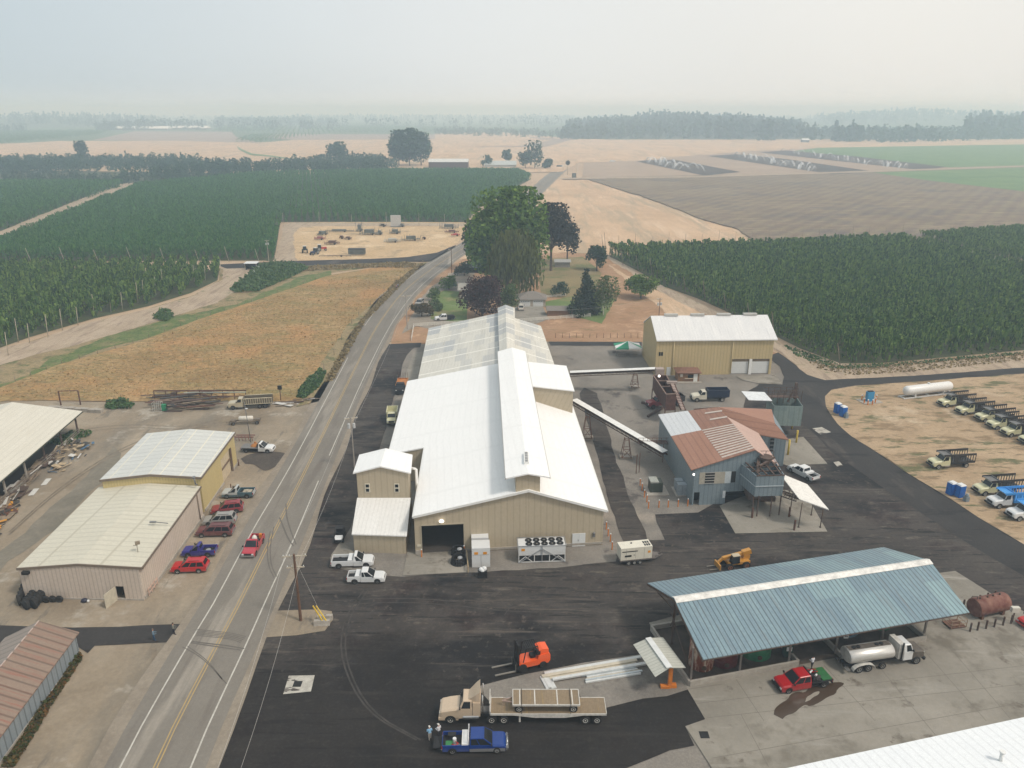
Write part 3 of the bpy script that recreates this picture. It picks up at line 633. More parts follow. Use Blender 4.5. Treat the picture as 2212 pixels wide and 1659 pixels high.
def hill(name,x0,x1,y0,y1,h,seed,z=-2):
 r=random.Random(seed);b=MB();nx,ny=48,10;g=[]
 ph=[r.uniform(0,6)for _ in range(4)]
 def hh(i,j):
  u=i/nx;v=j/ny
  return h*(math.sin(PI*min(1,max(0,u)))**.6)*math.sin(PI*min(1,v))**.8*(.72+.18*math.sin(u*9+ph[0])+.10*math.sin(u*23+ph[1]))
 for i in range(nx+1):
  g.append([(x0+(x1-x0)*i/nx,y0+(y1-y0)*j/ny,z+hh(i,j))for j in range(ny+1)])
 for i in range(nx):
  for j in range(ny):b.face([g[i][j],g[i+1][j],g[i+1][j+1],g[i][j+1]],smooth=True)
 return tag(b.build(name,plain("hill_grass",(.05,.075,.045),.95,scale=.01)),kind="structure"),(lambda X,Y:np.array([max(0,z+hh((x-x0)/(x1-x0)*nx,(y-y0)/(y1-y0)*ny))if x0<x<x1 and y0<y<y1 else 0 for x,y in zip(X,Y)]))
def gx(px,Y):return(px-CX)/FPX*(Y*CS+H*SN)
_,hz1=hill("wooded_hill",gx(1180,2500),gx(1780,2500),1780,3300,34,5)
wood("far_wood",None,1500,18,30,"big hazy wood on the rise right of the centre, conifers along its skyline",31,conifer=.55,q=26,world=[(gx(1210,1850),1820),(gx(1740,1850),1820),(gx(1765,2500),2700),(gx(1235,2500),2700)],world_z=hz1)
wood("far_wood",[(1195,302),(1300,300),(1500,299),(1700,302),(1760,300),(1740,288),(1500,286),(1300,288),(1230,290)],420,10,18,"lower front belt of hazy broadleaf trees at the edge of the far plain",32,conifer=.1,q=26)
wood("far_wood",[(1740,303),(1900,309),(2060,306),(2300,300),(2300,292),(2060,294),(1900,294),(1740,292)],420,16,27,"hazy belt of rounded trees behind the crop field at the right",33,conifer=.15,q=26)
wood("far_wood",[(2075,302),(2400,298),(2400,280),(2100,280)],420,38,50,"dense dark conifer block at the right edge of the horizon",34,conifer=1,q=34)
wood("far_wood",[(1640,304),(1665,304),(1668,298),(1640,298)],14,34,42,"cluster of tall pointed conifers standing out of the right wood",35,conifer=1,q=40)
wood("far_wood",[(1520,303),(1545,303),(1655,300),(1655,296),(1520,296)],26,30,42,"row of tall pointed firs in front of the hazy wood",36,conifer=1,q=40)
wood("far_wood",[(1800,307),(1870,307),(1870,303),(1800,303)],24,28,34,"blocky dark stand of conifers at the foot of the right wood",37,conifer=.9,q=60)
_,hz2=hill("wooded_hill",gx(1700,4200),gx(2500,4200),3600,5200,46,6)
wood("far_wood",None,700,22,34,"faint wooded hill behind the right wood",38,conifer=.6,q=16,world=[(gx(1740,4200),3900),(gx(2500,4200),3900),(gx(2500,4700),4700),(gx(1740,4700),4700)],world_z=hz2)
wood("far_wood",[(208,283),(325,281),(327,276),(210,277)],150,18,26,"dark hazy grove behind the long pale sheds at the left",39,conifer=.1,q=40)
wood("far_wood",[(325,276),(440,275),(455,270),(330,270)],90,16,26,"thin line of hazy trees right of the dark grove",40,conifer=.2,q=30)
wood("far_wood",[(465,271),(670,271),(672,265),(470,265)],190,26,32,"flat topped hazy plantation block left of the poplars",41,conifer=.1,q=36)
wood("far_wood",[(684,272),(730,272),(728,266),(688,266)],36,22,30,"small rounded hazy copse beside the plantation block",42,conifer=.1,q=36)
wood("far_wood",[(640,262),(1240,262),(1240,256),(640,256)],300,22,36,"very faint tree line on the central horizon",43,conifer=.3,q=16)
_,hz3=hill("wooded_hill",gx(-300,3800),gx(345,3800),3000,4600,40,8)
wood("far_wood",None,700,16,26,"blue wooded ridge on the left horizon",44,conifer=.3,q=16,world=[(gx(-200,3500),3200),(gx(340,3500),3200),(gx(340,4200),4300),(gx(-200,4200),4300)],world_z=hz3)
wood("far_wood",[(-60,288),(30,286),(60,285),(60,280),(-60,281)],60,14,24,"dark hazy trees at the left edge above the far hop yard",45,conifer=.5,q=34)
wood("far_wood",[(940,292),(1240,300),(1240,294),(1100,284),(940,282)],260,8,15,"low hazy scrub band right of the poplar clump",46,conifer=0,q=20)
for k,(y_,n_,x0_,x1_)in enumerate(((2700,70,-1300,-600),(3200,120,-2400,200),(3700,150,-200,2600),(4700,200,-3200,1500),(5800,320,-3800,4200))):
 wood("far_wood",None,n_,18,34,["broken tree line in front of the blue left ridge","faint second tree line across the left half of the horizon","faint tree line across the right half of the horizon","fainter tree line farther back in the smoke","last ghostly tree line where the plain meets the sky"][k],90+k,conifer=.3,q=18,wid=.8,world=[(x0_,y_),(x1_,y_+60),(x1_,y_+160),(x0_,y_+120)])
def tree(name,pv,h,crown,label,mat,seed,nq=2600,leaf=.8,trunk=.35,z0=.25,lobes=9,group=None,cat="tree",cone=False,weep=False,trunkm=None):
 """crown = (rx, ry); tapered trunk, limbs and a lobed crown of separate leaf clumps"""
 p=G(*pv);rg=np.random.default_rng(seed);r=random.Random(seed)
 t=thing(name,label,cat,(p[0],p[1],0),0,group)
 b=MB();th=h*(z0+.25)
 b.tube((0,0,-.1),(0,0,th),trunk,9,trunk*.6,smooth=None)if False else b.lathe((0,0,-.1),(0,0,1),[(trunk*1.3,0),(trunk,.5),(trunk*.8,th*.6),(trunk*.55,th),(trunk*.15,h*.8)],9)
 C=[];rx,ry=crown
 if cone:
  for i in range(lobes*3):
   f=(i+.5)/(lobes*3);rr=(1-f)*.55;a=r.uniform(0,2*PI)
   C.append((rx*rr*math.cos(a),ry*rr*math.sin(a),h*(z0+(1-z0)*f*.98),rx*(.55*(1-f)+.10),h*.10))
 else:
  for i in range(lobes):
   a=2*PI*i/lobes*2.4+r.uniform(-.3,.3);e=r.uniform(-.6,1)if i else 1.0
   d=.52*math.sqrt(max(.05,1-.75*e*e))
   cz=h*(z0+(1-z0)*(.5+.32*e));s=r.uniform(.40,.60)
   C.append((rx*d*1.1*math.cos(a),ry*d*1.1*math.sin(a),cz,rx*s,h*(1-z0)*s*.50))
   b.tube((0,0,th*r.uniform(.6,.95)),(rx*d*math.cos(a),ry*d*math.sin(a),cz),trunk*.35,5,trunk*.1)
 b.build("trunk",trunkm or M_bark,t)
 C=np.array(C);wt=C[:,3]*C[:,3]*C[:,4];wt=wt**.8;idx=rg.choice(len(C),nq,p=wt/wt.sum())
 d=rg.normal(size=(nq,3));d/=np.linalg.norm(d,axis=1)[:,None];rad=rg.random(nq)**.30
 P=np.stack([C[idx,0]+d[:,0]*C[idx,3]*rad,C[idx,1]+d[:,1]*C[idx,3]*(ry/rx)*rad,C[idx,2]+d[:,2]*C[idx,4]*rad],1)
 P+=.09*rx*np.sin(P[:,[1,2,0]]*(5.5/rx)+seed)+rg.normal(size=P.shape)*leaf*.25
 if weep:
  P[:,2]-=(rg.random(nq)**2)*h*.22;P[:,2]=np.clip(P[:,2],.6,None)
 P[:,2]=np.clip(P[:,2],leaf*.4,h)
 q=leaf_quads(P,leaf*rg.uniform(.55,1.3,nq),rg,aspect=.85)if not weep else None
 if weep:
  s=(leaf*rg.uniform(.6,1.2,nq))[:,None];a=rg.normal(size=(nq,3));a[:,2]=0;a/=np.linalg.norm(a,axis=1)[:,None]
  dn=np.stack([rg.normal(size=nq)*.12,rg.normal(size=nq)*.12,-np.ones(nq)],1)
  q=np.stack([P-a*s*.28,P+a*s*.28,P+a*s*.16+dn*s*1.7,P-a*s*.16+dn*s*1.7],1).reshape(-1,3)
 npmesh("crown",q,4,mat,t)
 return t
def VP(px,py,A,B):
 a=(px-CX)/FPX;b=(CY-py)/FPX;d=(a,CS+SN*b,-SN+CS*b)
 nx,ny=-(B[1]-A[1]),B[0]-A[0];t=(nx*A[0]+ny*A[1])/(nx*d[0]+ny*d[1])
 return(d[0]*t,d[1]*t,H+d[2]*t)
M_wroof=ribbed("white_roof_sheet",(.80,.80,.79),(.84,.84,.83),pitch=1.2,groove=.05,rough=.45,bump=.04,sheet=(12.2,(.75,.75,.74)),streak=((.74,.735,.72),.58))
M_oldroof=ribbed("old_galvanised_roof",(.55,.53,.47),(.66,.64,.58),pitch=.8,groove=.10,rough=.6,metal=0,patches=((.36,.375,.385),2.6,9.5,1.0),streak=((.36,.33,.27),.56),sheet=(9.5,(.74,.72,.66)),bump=.3)
M_tanwall=ribbed("tan_wall_sheet",(.42,.355,.255),(.46,.39,.285),pitch=.92,groove=.16,rough=.55,bump=.5)
M_trim=plain("tan_trim",(.40,.35,.26),.5,var=.06)
M_whitetrim=plain("white_trim",(.70,.70,.68),.5,var=.05)
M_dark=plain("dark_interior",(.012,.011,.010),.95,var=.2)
M_concw=plain("concrete_wall",(.33,.30,.26),.9,var=.18,scale=1.2)
M_glassd=NT("dark_glass").done((.012,.015,.018),.2,0,.35)
M_lamp=NT("lamp_lens").done((.85,.85,.82),.3,0,.5)
_em=bpy.data.materials.new("lit_lamp");_em.use_nodes=True;_em.node_tree.nodes["Principled BSDF"].inputs["Emission Color"].default_value=(1,.95,.85,1);_em.node_tree.nodes["Principled BSDF"].inputs["Emission Strength"].default_value=1.6
M_cream=ribbed("cream_roof_sheet",(.52,.49,.40),(.60,.57,.47),pitch=1.2,groove=.17,rough=.55,direction='Y',streak=((.66,.62,.50),.6),bump=.35,sheet=(6.0,(.42,.39,.31)))
M_pinkwall=ribbed("chalky_pink_wall_sheet",(.50,.42,.35),(.58,.50,.43),pitch=.55,groove=.33,rough=.7,streak=((.28,.16,.10),.62),bump=.5)
M_yelwall=ribbed("yellow_wall_sheet",(.50,.40,.19),(.56,.455,.225),pitch=.45,groove=.22,rough=.6,streak=((.40,.30,.13),.62),bump=.4)
M_greyroof2=ribbed("pale_skylight_roof",(.50,.51,.49),(.62,.62,.58),pitch=1.6,groove=.18,rough=.55,direction='Y',sheet=(3.1,(.66,.62,.50)),bump=.2)
M_ywarewall=ribbed("ochre_wall_sheet",(.46,.36,.19),(.52,.415,.225),pitch=.8,groove=.28,rough=.6,streak=((.40,.37,.26),.58),bump=.4)
M_ywareroof=ribbed("weathered_white_roof",(.60,.60,.60),(.72,.71,.69),pitch=.8,groove=.06,rough=.5,streak=((.47,.47,.48),.55),bump=.25)
M_galv=ribbed("galvanised_blue_wall",(.20,.255,.29),(.275,.325,.35),pitch=.7,groove=.30,rough=.55,metal=.25,streak=((.32,.31,.27),.6),bump=.5)
M_rustroof=ribbed("rusty_roof_sheet",(.245,.125,.088),(.33,.18,.125),pitch=1.0,groove=.22,rough=.75,streak=((.42,.30,.23),.56),bump=.5,direction='Y')
M_orangeroof=ribbed("orange_rust_roof_sheet",(.30,.155,.105),(.38,.205,.145),pitch=1.1,groove=.25,rough=.75,streak=((.46,.30,.20),.6),bump=.4,direction='Y')
M_stripe=ribbed("striped_rust_roof_sheet",(.25,.14,.10),(.33,.20,.15),pitch=1.0,groove=.0,rough=.7,streak=((.40,.33,.28),.55),bump=.5,direction='Y')
M_greywhite=ribbed("dull_white_roof_sheet",(.56,.58,.60),(.66,.67,.68),pitch=.9,groove=.15,rough=.6,streak=((.34,.34,.35),.60),bump=.5,direction='Y')
M_greentin=ribbed("green_grey_tin",(.19,.25,.24),(.28,.33,.31),pitch=1.0,groove=.2,rough=.6,metal=.2,patches=((.15,.20,.20),.95,1.6,.7),bump=.4)
M_blueroof=ribbed("blue_grey_roof_sheet",(.15,.22,.27),(.26,.36,.385),pitch=.60,groove=.75,rough=.45,metal=.1,patches=((.29,.42,.43),5.8,5.2,.75),streak=((.17,.19,.20),.53),bump=.6)
M_ridge=plain("weathered_ridge_cap",(.66,.64,.60),.6,var=.25,scale=1.2)
M_rust=plain("rusty_steel",(.115,.055,.035),.85,var=.45,scale=1.0)
M_ruststeel=plain("dark_rusty_frame",(.085,.055,.042),.85,var=.35,scale=1.5)
M_steel=plain("grey_steel",(.22,.22,.22),.5,.5,var=.15)
M_shingle=plain("grey_shingles",(.185,.165,.145),.95,var=.2,scale=4)
M_brownwood=plain("brown_stained_wood",(.21,.115,.06),.85,var=.25,scale=2)
M_redshed=ribbed("faded_red_shed_roof",(.22,.155,.12),(.25,.195,.15),pitch=1.15,groove=.55,rough=.75,direction='X',streak=((.24,.105,.075),.50),bump=.4)
M_shedwall=ribbed("blue_grey_shed_wall",(.225,.26,.285),(.28,.31,.325),pitch=.95,groove=.6,rough=.6,metal=.1,streak=((.20,.20,.21),.55),bump=.5)
def wall(mb,tops,z0=0.0,th=.18,**k):
 """upright wall under a line of top points (x,y,z) left to right seen from outside"""
 for a,b in zip(tops,tops[1:]):
  L=math.hypot(b[0]-a[0],b[1]-a[1])
  za=z0 if not isinstance(z0,(tuple,list))else z0[0]
  mb.plate([(a[0],a[1],za),(b[0],b[1],za),b,a],th,**k)
def inset(p,c,d):
 v=Vector((c[0]-p[0],c[1]-p[1]));v.normalize();return(p[0]+v.x*d,p[1]+v.y*d,p[2]if len(p)>2 else 0)
FL=G(898,1199);FR=G(1301,1177);u=Vector((FR[0]-FL[0],FR[1]-FL[1],0)).normalized();nf=Vector((u.y,-u.x,0))
main=thing("packing_building","huge tan building with bright white roof and raised ridge, centre of the yard","industrial building",(FL[0],FL[1],0))
mo=(FL[0],FL[1],0)
def onF(px,py):return Vector(VP(px,py,FL,FR))
def aty(p,y,dx=-.038):return Vector((p[0]+(y-p[1])*dx,y,p[2]))
EL=Vector((-14.35,100.2,6.6));ER=Vector((13.85,103.1,6.05));AP=Vector((2.4,101.85,10.0))
fo=nf*.35
BK=163.4
ELn=aty(EL,124.6);WF=Vector(G(836,989,5.3));WB=Vector(G(878,831,5.3));ERb=aty(ER,BK,-.047);APb=aty(AP,BK)
rf=MB(mo);th=.22
ridgeN=aty(AP,124.6)
rf.slab([EL+fo,AP+fo,ridgeN,ELn],th,uv=None)
sl=(AP.z-EL.z)/(AP.x-EL.x)
rf.slab([Vector((WF.x,124.3,5.3)),Vector((ridgeN.x,124.6,ridgeN.z)),APb,Vector((WB.x,BK,5.3))],th)
rf.slab([AP+fo,ER+fo+Vector((.25,0,-.05)),ERb+Vector((.25,0,0)),APb],th)
main_roof=rf.build("roof",M_wroof,main)
tr=MB(mo)
tr.beam(EL+fo+Vector((0,0,-.12)),AP+fo+Vector((0,0,-.12)),.12,.34);tr.beam(AP+fo+Vector((0,0,-.12)),ER+fo+Vector((.2,0,-.15)),.12,.34)
tr.beam(EL+fo+Vector((-.08,0,-.2)),ELn+Vector((-.08,0,-.2)),.14,.26);tr.beam(ER+fo+Vector((.34,0,-.2)),ERb+Vector((.34,0,-.2)),.14,.26)
tr.beam((WF.x-.08,124.3,5.1),(WB.x-.08,BK,5.1),.14,.26)
tr.build("eave_trim",M_whitetrim,main)
fw=MB(mo)
def F(s,z):p=Vector((FL[0],FL[1],0))+u*s;return(p.x,p.y,z)
WL=(Vector((FR[0],FR[1],0))-Vector((FL[0],FL[1],0))).length
sAP=(AP-Vector((FL[0],FL[1],10))).dot(u)
def topz(s):return(6.6+(10-6.6)*s/sAP if s<sAP else 10+(6.05-10)*(s-sAP)/(WL-sAP))-.25
D0,D1,DZ=1.0,7.15,4.85
for s0,s1,z0_ in((0,D0,0),(D0,D1,DZ),(D1,sAP,0),(sAP,WL,0)):
 fw.plate([F(s0,z0_),F(s1,z0_),F(s1,topz(s1)),F(s0,topz(s0))],.2)
fw.build("front_wall",M_tanwall,main)
sw=MB(mo)
def wseg(a,b,zt,zb=0,th=.2):sw.plate([(a[0],a[1],zb),(b[0],b[1],zb),(b[0],b[1],zt if not isinstance(zt,tuple)else zt[1]),(a[0],a[1],zt if not isinstance(zt,tuple)else zt[0])],th)
la=Vector((FL[0]-.0,FL[1],0));lb=Vector((ELn.x+.3,124.5,0))
wseg(lb,la+Vector((0,.2,0)),6.3)
wseg((WF.x+.3,124.5),(ELn.x+.1,124.5),(5.2,6.35))
wseg((WB.x+.3,BK-.3),(WF.x+.3,124.6),5.1)
wseg((FR[0],FR[1]+.2),(ERb.x-.1,BK-.3),5.8)
wseg((APb.x,BK-.3),(WB.x+.3,BK-.3),(9.7,5.1));wseg((ERb.x,BK-.3),(APb.x,BK-.3),(5.8,9.7))
sw.build("side_wall",M_tanwall,main)
ins=MB(mo);ins.plate([F(-.0+.3,0),F(9,0),F(9,6),F(.3,6)],.1)
ins=MB(mo);a=Vector(F(.4,.19))-nf*9;b_=Vector(F(9,.19))-nf*9
ins.face([Vector(F(.4,.19))-nf*.25,Vector(F(9,.19))-nf*.25,b_,a]);ins.face([a,b_,b_+Vector((0,0,6)),a+Vector((0,0,6))])
ins.build("interior",plain("shop_floor_dark",(.05,.042,.035),.9),main)
df=MB(mo)
for s in(D0-.06,D1+.06):df.beam(Vector(F(s,.0))+nf*.03,Vector(F(s,DZ))+nf*.03,.14,.14)
df.beam(Vector(F(D0-.1,DZ+.06))+nf*.03,Vector(F(D1+.1,DZ+.06))+nf*.03,.14,.14)
df.build("door_frame",M_trim,main)
pd=MB(mo);pd.box(tuple(Vector(F(WL*.852,1.12))+nf*.06),(.98,.08,2.2),rz=math.atan2(u.y,u.x));pd.box(tuple(Vector(F(WL*.852+1.0,1.12))+nf*.06),(.98,.08,2.2),rz=math.atan2(u.y,u.x))
pdo=pd.build("double_door",plain("pale_door_paint",(.62,.64,.64),.5,var=.04),main)
h_=MB(mo);h_.box(tuple(Vector(F(WL*.852+.42,1.1))+nf*.13),(.06,.06,.25));h_.build("handle",M_steel,pdo)
lm=MB(mo);lm.ball(tuple(Vector(F(3.95,5.55))+nf*.25),.32,sc=(1.2,.8,.75));lm.build("wall_lamp",_em,main)
lm=MB(mo);lm.ball(tuple(Vector(F(WL*.951,2.1))+nf*.15),.22,sc=(1,.6,1));lm.box(tuple(Vector(F(WL*.951,1.9))+nf*.1),(.4,.2,.7));lm.build("meter_box",M_steel,main)
sg=MB(mo);sg.box(tuple(Vector(F(.55,1.6))+nf*.06),(.55,.06,.35),rz=math.atan2(u.y,u.x));sg.build("sign_plate",plain("beige_plate",(.55,.50,.38),.6),main)
cb=MB(mo)
for s0,s1 in((-.0,D0),(D1,WL)):cb.box(tuple(Vector(F((s0+s1)/2,.4))+nf*.05),(s1-s0,.12,.35 if s0>2 else.8),rz=math.atan2(u.y,u.x))
cb.build("stem_wall",M_concw,main)
mn=MB(mo);mL=Vector((-.95,101.4,12.15));mR=Vector((5.45,101.95,12.05));mA=Vector((2.25,101.7,12.75));mfo=nf*.35
mLb=Vector((-3.15,163.3,12.15));mRb=Vector((2.95,163.9,12.05));mAb=Vector((.02,164.4,12.75))
mn.slab([mL+mfo,mA+mfo,mAb,mLb],.2);mn.slab([mA+mfo,mR+mfo,mRb,mAb],.2)
mn.build("monitor_roof",M_wroof,main)
mw=MB(mo);a=Vector(F(14.85,0));b_=Vector(F(18.4,0))
mw.plate([(*a.xy+nf.xy*.04,8.6),(*b_.xy+nf.xy*.04,8.6),(*b_.xy+nf.xy*.04,12.1),((a.x+b_.x)/2,(a.y+b_.y)/2,12.6),(*a.xy+nf.xy*.04,12.1)]if False else[(a.x+nf.x*.04,a.y+nf.y*.04,9.2),(b_.x+nf.x*.04,b_.y+nf.y*.04,9.2),(b_.x+nf.x*.04,b_.y+nf.y*.04,12.0),((a.x+b_.x)/2+nf.x*.04,(a.y+b_.y)/2+nf.y*.04,12.45),(a.x+nf.x*.04,a.y+nf.y*.04,12.0)],.2)
for s,e in((a,1),(b_,-1)):
 q=aty((s.x,s.y,0),163,-.036)
 pts=[(s.x,s.y,9),(q.x,q.y,9),(q.x,q.y,12),(s.x,s.y,12)]
 mw.plate(pts if e<0 else pts[::-1],.15)
mw.build("monitor_wall",M_tanwall,main)
gt=MB(mo);gt.beam(mL+mfo+Vector((0,0,-.12)),mLb+Vector((0,0,-.12)),.14,.24);gt.beam(mR+mfo+Vector((0,0,-.12)),mRb+Vector((0,0,-.12)),.14,.24)
gt.build("gutter",plain("grey_gutter",(.30,.29,.26),.6),main)
rv=MB(mo);c=Vector(G(1137,992,12.7));rv.box((c.x,c.y,12.85),(.75,3.6,.5));rv.build("roof_vent",M_whitetrim,main)
for k in range(4):
 g_=MB(mo);g_.box((c.x,c.y-1.35+.9*k,13.12),(.42,.7,.04));g_.build("vent_grille",plain("vent_grey",(.25,.25,.25),.6),main)
dm=MB(mo);d0=Vector(G(1150,834,12.0));d1=Vector(G(1241,844,10.95));d2=Vector(G(1223.6,790,10.95));d3=Vector(G(1136,781,12.0))
dm.slab([d0,d1,d2,d3],.2);dm.build("dormer_roof",M_wroof,main)
dw=MB(mo);d0w=d0+Vector((.25,.3,-.2));d1w=d1+Vector((-.25,.3,-.2));d2w=d2+Vector((-.25,-.3,-.2))
dw.plate([(d0w.x,d0w.y,8.0),(d1w.x,d1w.y,4.5),tuple(d1w),tuple(d0w)],.2);dw.plate([(d1w.x,d1w.y,4.5),(d2w.x,d2w.y,4.5),tuple(d2w),tuple(d1w)],.2)
dw.build("dormer_wall",M_tanwall,main)
o0=Vector(G(901,827,4.9));o1=Vector(G(923.6,715.4,4.9));o2=Vector(G(1168,700,5.2));o3=Vector(G(1193,788,5.2))
old=thing("old_building","older building with mottled grey galvanised roof joined behind the bright white roof","industrial building",(o0 .x,BK,0));oo=(o0 .x,BK,0)
yb=(o1 .y+o2 .y)/2;o1 .y=yb;o2 .y=yb+1.2
ra=Vector((-1.5-2.3,yb+.5,9.1));rb=Vector((-1.6,BK+.2,9.1));o0=Vector((o0 .x,BK+.2,4.9));o3=Vector((ERb.x-.3,BK+.2,5.2))
orf=MB(oo);orf.slab([o0,rb,ra,o1],.2);orf.slab([rb,o3,o2,ra],.2);orf.build("roof",M_oldroof,old)
ow=MB(oo)
ow.plate([(o1 .x+.3,o1 .y-.3,0),(o0 .x+.3,o0 .y,0),(o0 .x+.3,o0 .y,4.7),(o1 .x+.3,o1 .y-.3,4.7)],.2);ow.plate([(o3 .x-.3,o3 .y,0),(o2 .x-.3,o2 .y-.3,0),(o2 .x-.3,o2 .y-.3,5),(o3 .x-.3,o3 .y,5)],.2)
ow.plate([(o2 .x-.3,o2 .y-.3,0),(o1 .x+.3,o1 .y-.3,0),(o1 .x+.3,o1 .y-.3,4.7),(ra.x,ra.y-.3,8.8),(o2 .x-.3,o2 .y-.3,5)],.2);ow.build("wall",M_ywarewall,old)
om=MB(oo);m0=Vector(G(1075,665,10.3));m1=Vector(G(1112,665,10.3));mm=Vector(G(1092,659,11.2));yb2=m0 .y
n0=Vector((-2.75,BK+.3,10.3));n1=Vector((.6,BK+.3,10.3));nm=Vector((-1.1,BK+.3,11.2))
mm=Vector((mm.x,yb2,11.2));m1 .y=yb2
om.slab([n0,nm,mm,m0],.18);om.slab([nm,n1,m1,mm],.18);om.build("monitor_roof",M_oldroof,old)
oq=MB(oo);oq.plate([(m0 .x+.3,m0 .y-.2,8.2),(n0 .x+.3,n0 .y,8.2),(n0 .x+.3,n0 .y,10.2),(m0 .x+.3,m0 .y-.2,10.2)],.15);oq.plate([(n1 .x-.3,n1 .y,8.2),(m1 .x-.3,m1 .y-.2,8.2),(m1 .x-.3,m1 .y-.2,10.2),(n1 .x-.3,n1 .y,10.2)],.15)
oq.plate([(m1 .x-.3,m1 .y-.2,8),(m0 .x+.3,m0 .y-.2,8),(m0 .x+.3,m0 .y-.2,10.2),(mm.x,mm.y-.2,11),(m1 .x-.3,m1 .y-.2,10.2)],.15)
oq.build("monitor_wall",M_ywareroof,old)
TS=Vector(G(765,1193));TE=Vector(G(877,1197));tw=thing("tower_building","tan tower with white gable roof and a lean-to, left of the big doorway","tower",(TS.x,TS.y,0));to=(TS.x,TS.y,0)
ty=107.0;A_=(-23,ty);B_=(-15,ty)
tl=Vector(VP(763.3,1021.4,A_,B_));ta=Vector(VP(822,1005,A_,B_));trr=Vector(VP(888,1018,A_,B_));dy=Vector((-.3,0,0))
zb=(tl.z+trr.z)/2;tl.z=trr.z=zb
bkl=Vector(G(775.3,983.6,zb));bkr=Vector(G(891.5,980.8,zb));bka=Vector(G(833.3,968,ta.z));yk=(bkl.y+bkr.y)/2;bkl.y=bkr.y=bka.y=yk
b=MB(to);b.slab([tl+Vector((0,-.3,0)),ta+Vector((0,-.3,0)),bka,bkl],.2);b.slab([ta+Vector((0,-.3,0)),trr+Vector((0,-.3,0)),bkr,bka],.2);b.build("roof",M_wroof,tw)
b=MB(to);i=.45;L0=(tl.x+i,ty,0);R0=(trr.x-i,ty,0);L1=(bkl.x+i,yk-.3,0);R1=(bkr.x-i,yk-.3,0)
b.plate([L0,R0,(R0[0],ty,zb-.2),(ta.x,ty,ta.z-.25),(L0[0],ty,zb-.2)],.2)
b.plate([(R0[0],ty+.2,0),R1,(R1[0],R1[1],zb-.2),(R0[0],ty+.2,zb-.2)],.2);b.plate([L1,(L0[0],ty+.2,0),(L0[0],ty+.2,zb-.2),(L1[0],L1[1],zb-.2)],.2);b.plate([R1,L1,(L1[0],L1[1],zb-.2),(bka.x,L1[1],bka.z-.3),(R1[0],R1[1],zb-.2)],.2)
b.build("wall",M_tanwall,tw)
for px in(794,857.3):
 w1=VP(px,1053.8,A_,B_);b=MB(to);b.box((w1[0],ty-.03,w1[2]),(.75,.1,1.45));wf=b.build("window_frame",plain("cream_frame",(.60,.56,.46),.5),tw)
 b=MB(to)
 for dz in(-.36,.36):b.box((w1[0],ty-.09,w1[2]+dz),(.5,.03,.5))
 b.build("pane",M_glassd,wf)
b=MB(to);lz0,lz1=3.25,5.9;ex=.35
b.slab([(TS.x-.1,TS.y-.3,lz0),(TE.x+.3,TE.y-.3,lz0),(R0[0]+.2,ty-.02,lz1),(L0[0]-.15,ty-.02,lz1)],.18);
b.build("lean_to_roof",ribbed("stained_white_roof",(.66,.65,.62),(.76,.75,.73),pitch=.6,groove=.12,rough=.5,streak=((.40,.27,.22),.60),bump=.3),tw)
b=MB(to);a=(TS.x+.05,TS.y);c=(TE.x,TE.y)
b.plate([(a[0],a[1],0),(c[0],c[1],0),(c[0],c[1],lz0-.15),(a[0],a[1],lz0-.15)],.2)
b.plate([(c[0],c[1]+.2,0),(R0[0],ty,0),(R0[0],ty,lz1-.2),(c[0],c[1]+.2,lz0-.15)],.2);b.plate([(L0[0],ty,0),(a[0],a[1]+.2,0),(a[0],a[1]+.2,lz0-.15),(L0[0],ty,lz1-.2)],.2)
b.build("lean_to_wall",M_tanwall,tw)
b=MB(to);b.tube((trr.x+.3,ty+3.5,.3),(trr.x+.3,ty+3.5,zb-1.2),.22,8);b.tube((trr.x+.3,ty+3.5,zb-1.2),(trr.x-.5,ty+3.5,zb-1.0),.22,8);b.build("duct_pipe",M_whitetrim,tw)
P0=Vector(G(55,1293));P1=Vector(G(312,1297));Q1=Vector(G(440,1117));
ws=thing("workshop","low workshop with cream roof and chalky pink walls, tyres heaped at its corner","workshop",tuple(P0));wo=tuple(P0)
ez=5.0;e0=Vector(VP(36,1228.8,P0,P1));ea=Vector(VP(168,1220,P0,P1));e1=Vector(VP(305.3,1223,P0,P1));e0 .z,e1 .z=4.75,5.15;ea.z=5.55
f0=Vector(G(213,1052,4.75));f1=Vector(G(433.5,1050,5.15));fa=(f0+f1)/2;fa.z=5.55
b=MB(wo);b.slab([e0,ea,fa,f0],.2);b.slab([ea,e1,f1,fa],.2);b.build("roof",M_cream,ws)
b=MB(wo);sD=.76;dA=P0 .lerp(P1,.775);dB=P0 .lerp(P1,.845)
pa=Vector((ea.x,ea.y+.25,0));t_=(ea-e0).length/(e1-e0).length
pm=P0 .lerp(P1,t_)
def wz(t):return(4.75+(5.55-4.75)*t/t_ if t<t_ else 5.55-(5.55-5.15)*(t-t_)/(1-t_))-.2
for s0,s1,z_ in((0,t_,0),(t_,.775,0),(.775,.845,2.15),(.845,1,0)):
 a=P0 .lerp(P1,s0);c=P0 .lerp(P1,s1);b.plate([(a.x,a.y,z_),(c.x,c.y,z_),(c.x,c.y,wz(s1)),(a.x,a.y,wz(s0))],.15)
f1w=Vector((f1 .x-.1,f1 .y,0));f0w=Vector((f0 .x+.4,f0 .y,0))
b.plate([(P1 .x,P1 .y+.15,.5),(Q1 .x,Q1 .y,.5),(Q1 .x,Q1 .y,5.0),(P1 .x,P1 .y+.15,5.0)],.15);b.plate([tuple(f0w),(P0 .x,P0 .y+.15,0),(P0 .x,P0 .y+.15,4.6),(f0w.x,f0w.y,4.6)],.15)
b.build("wall",M_pinkwall,ws)
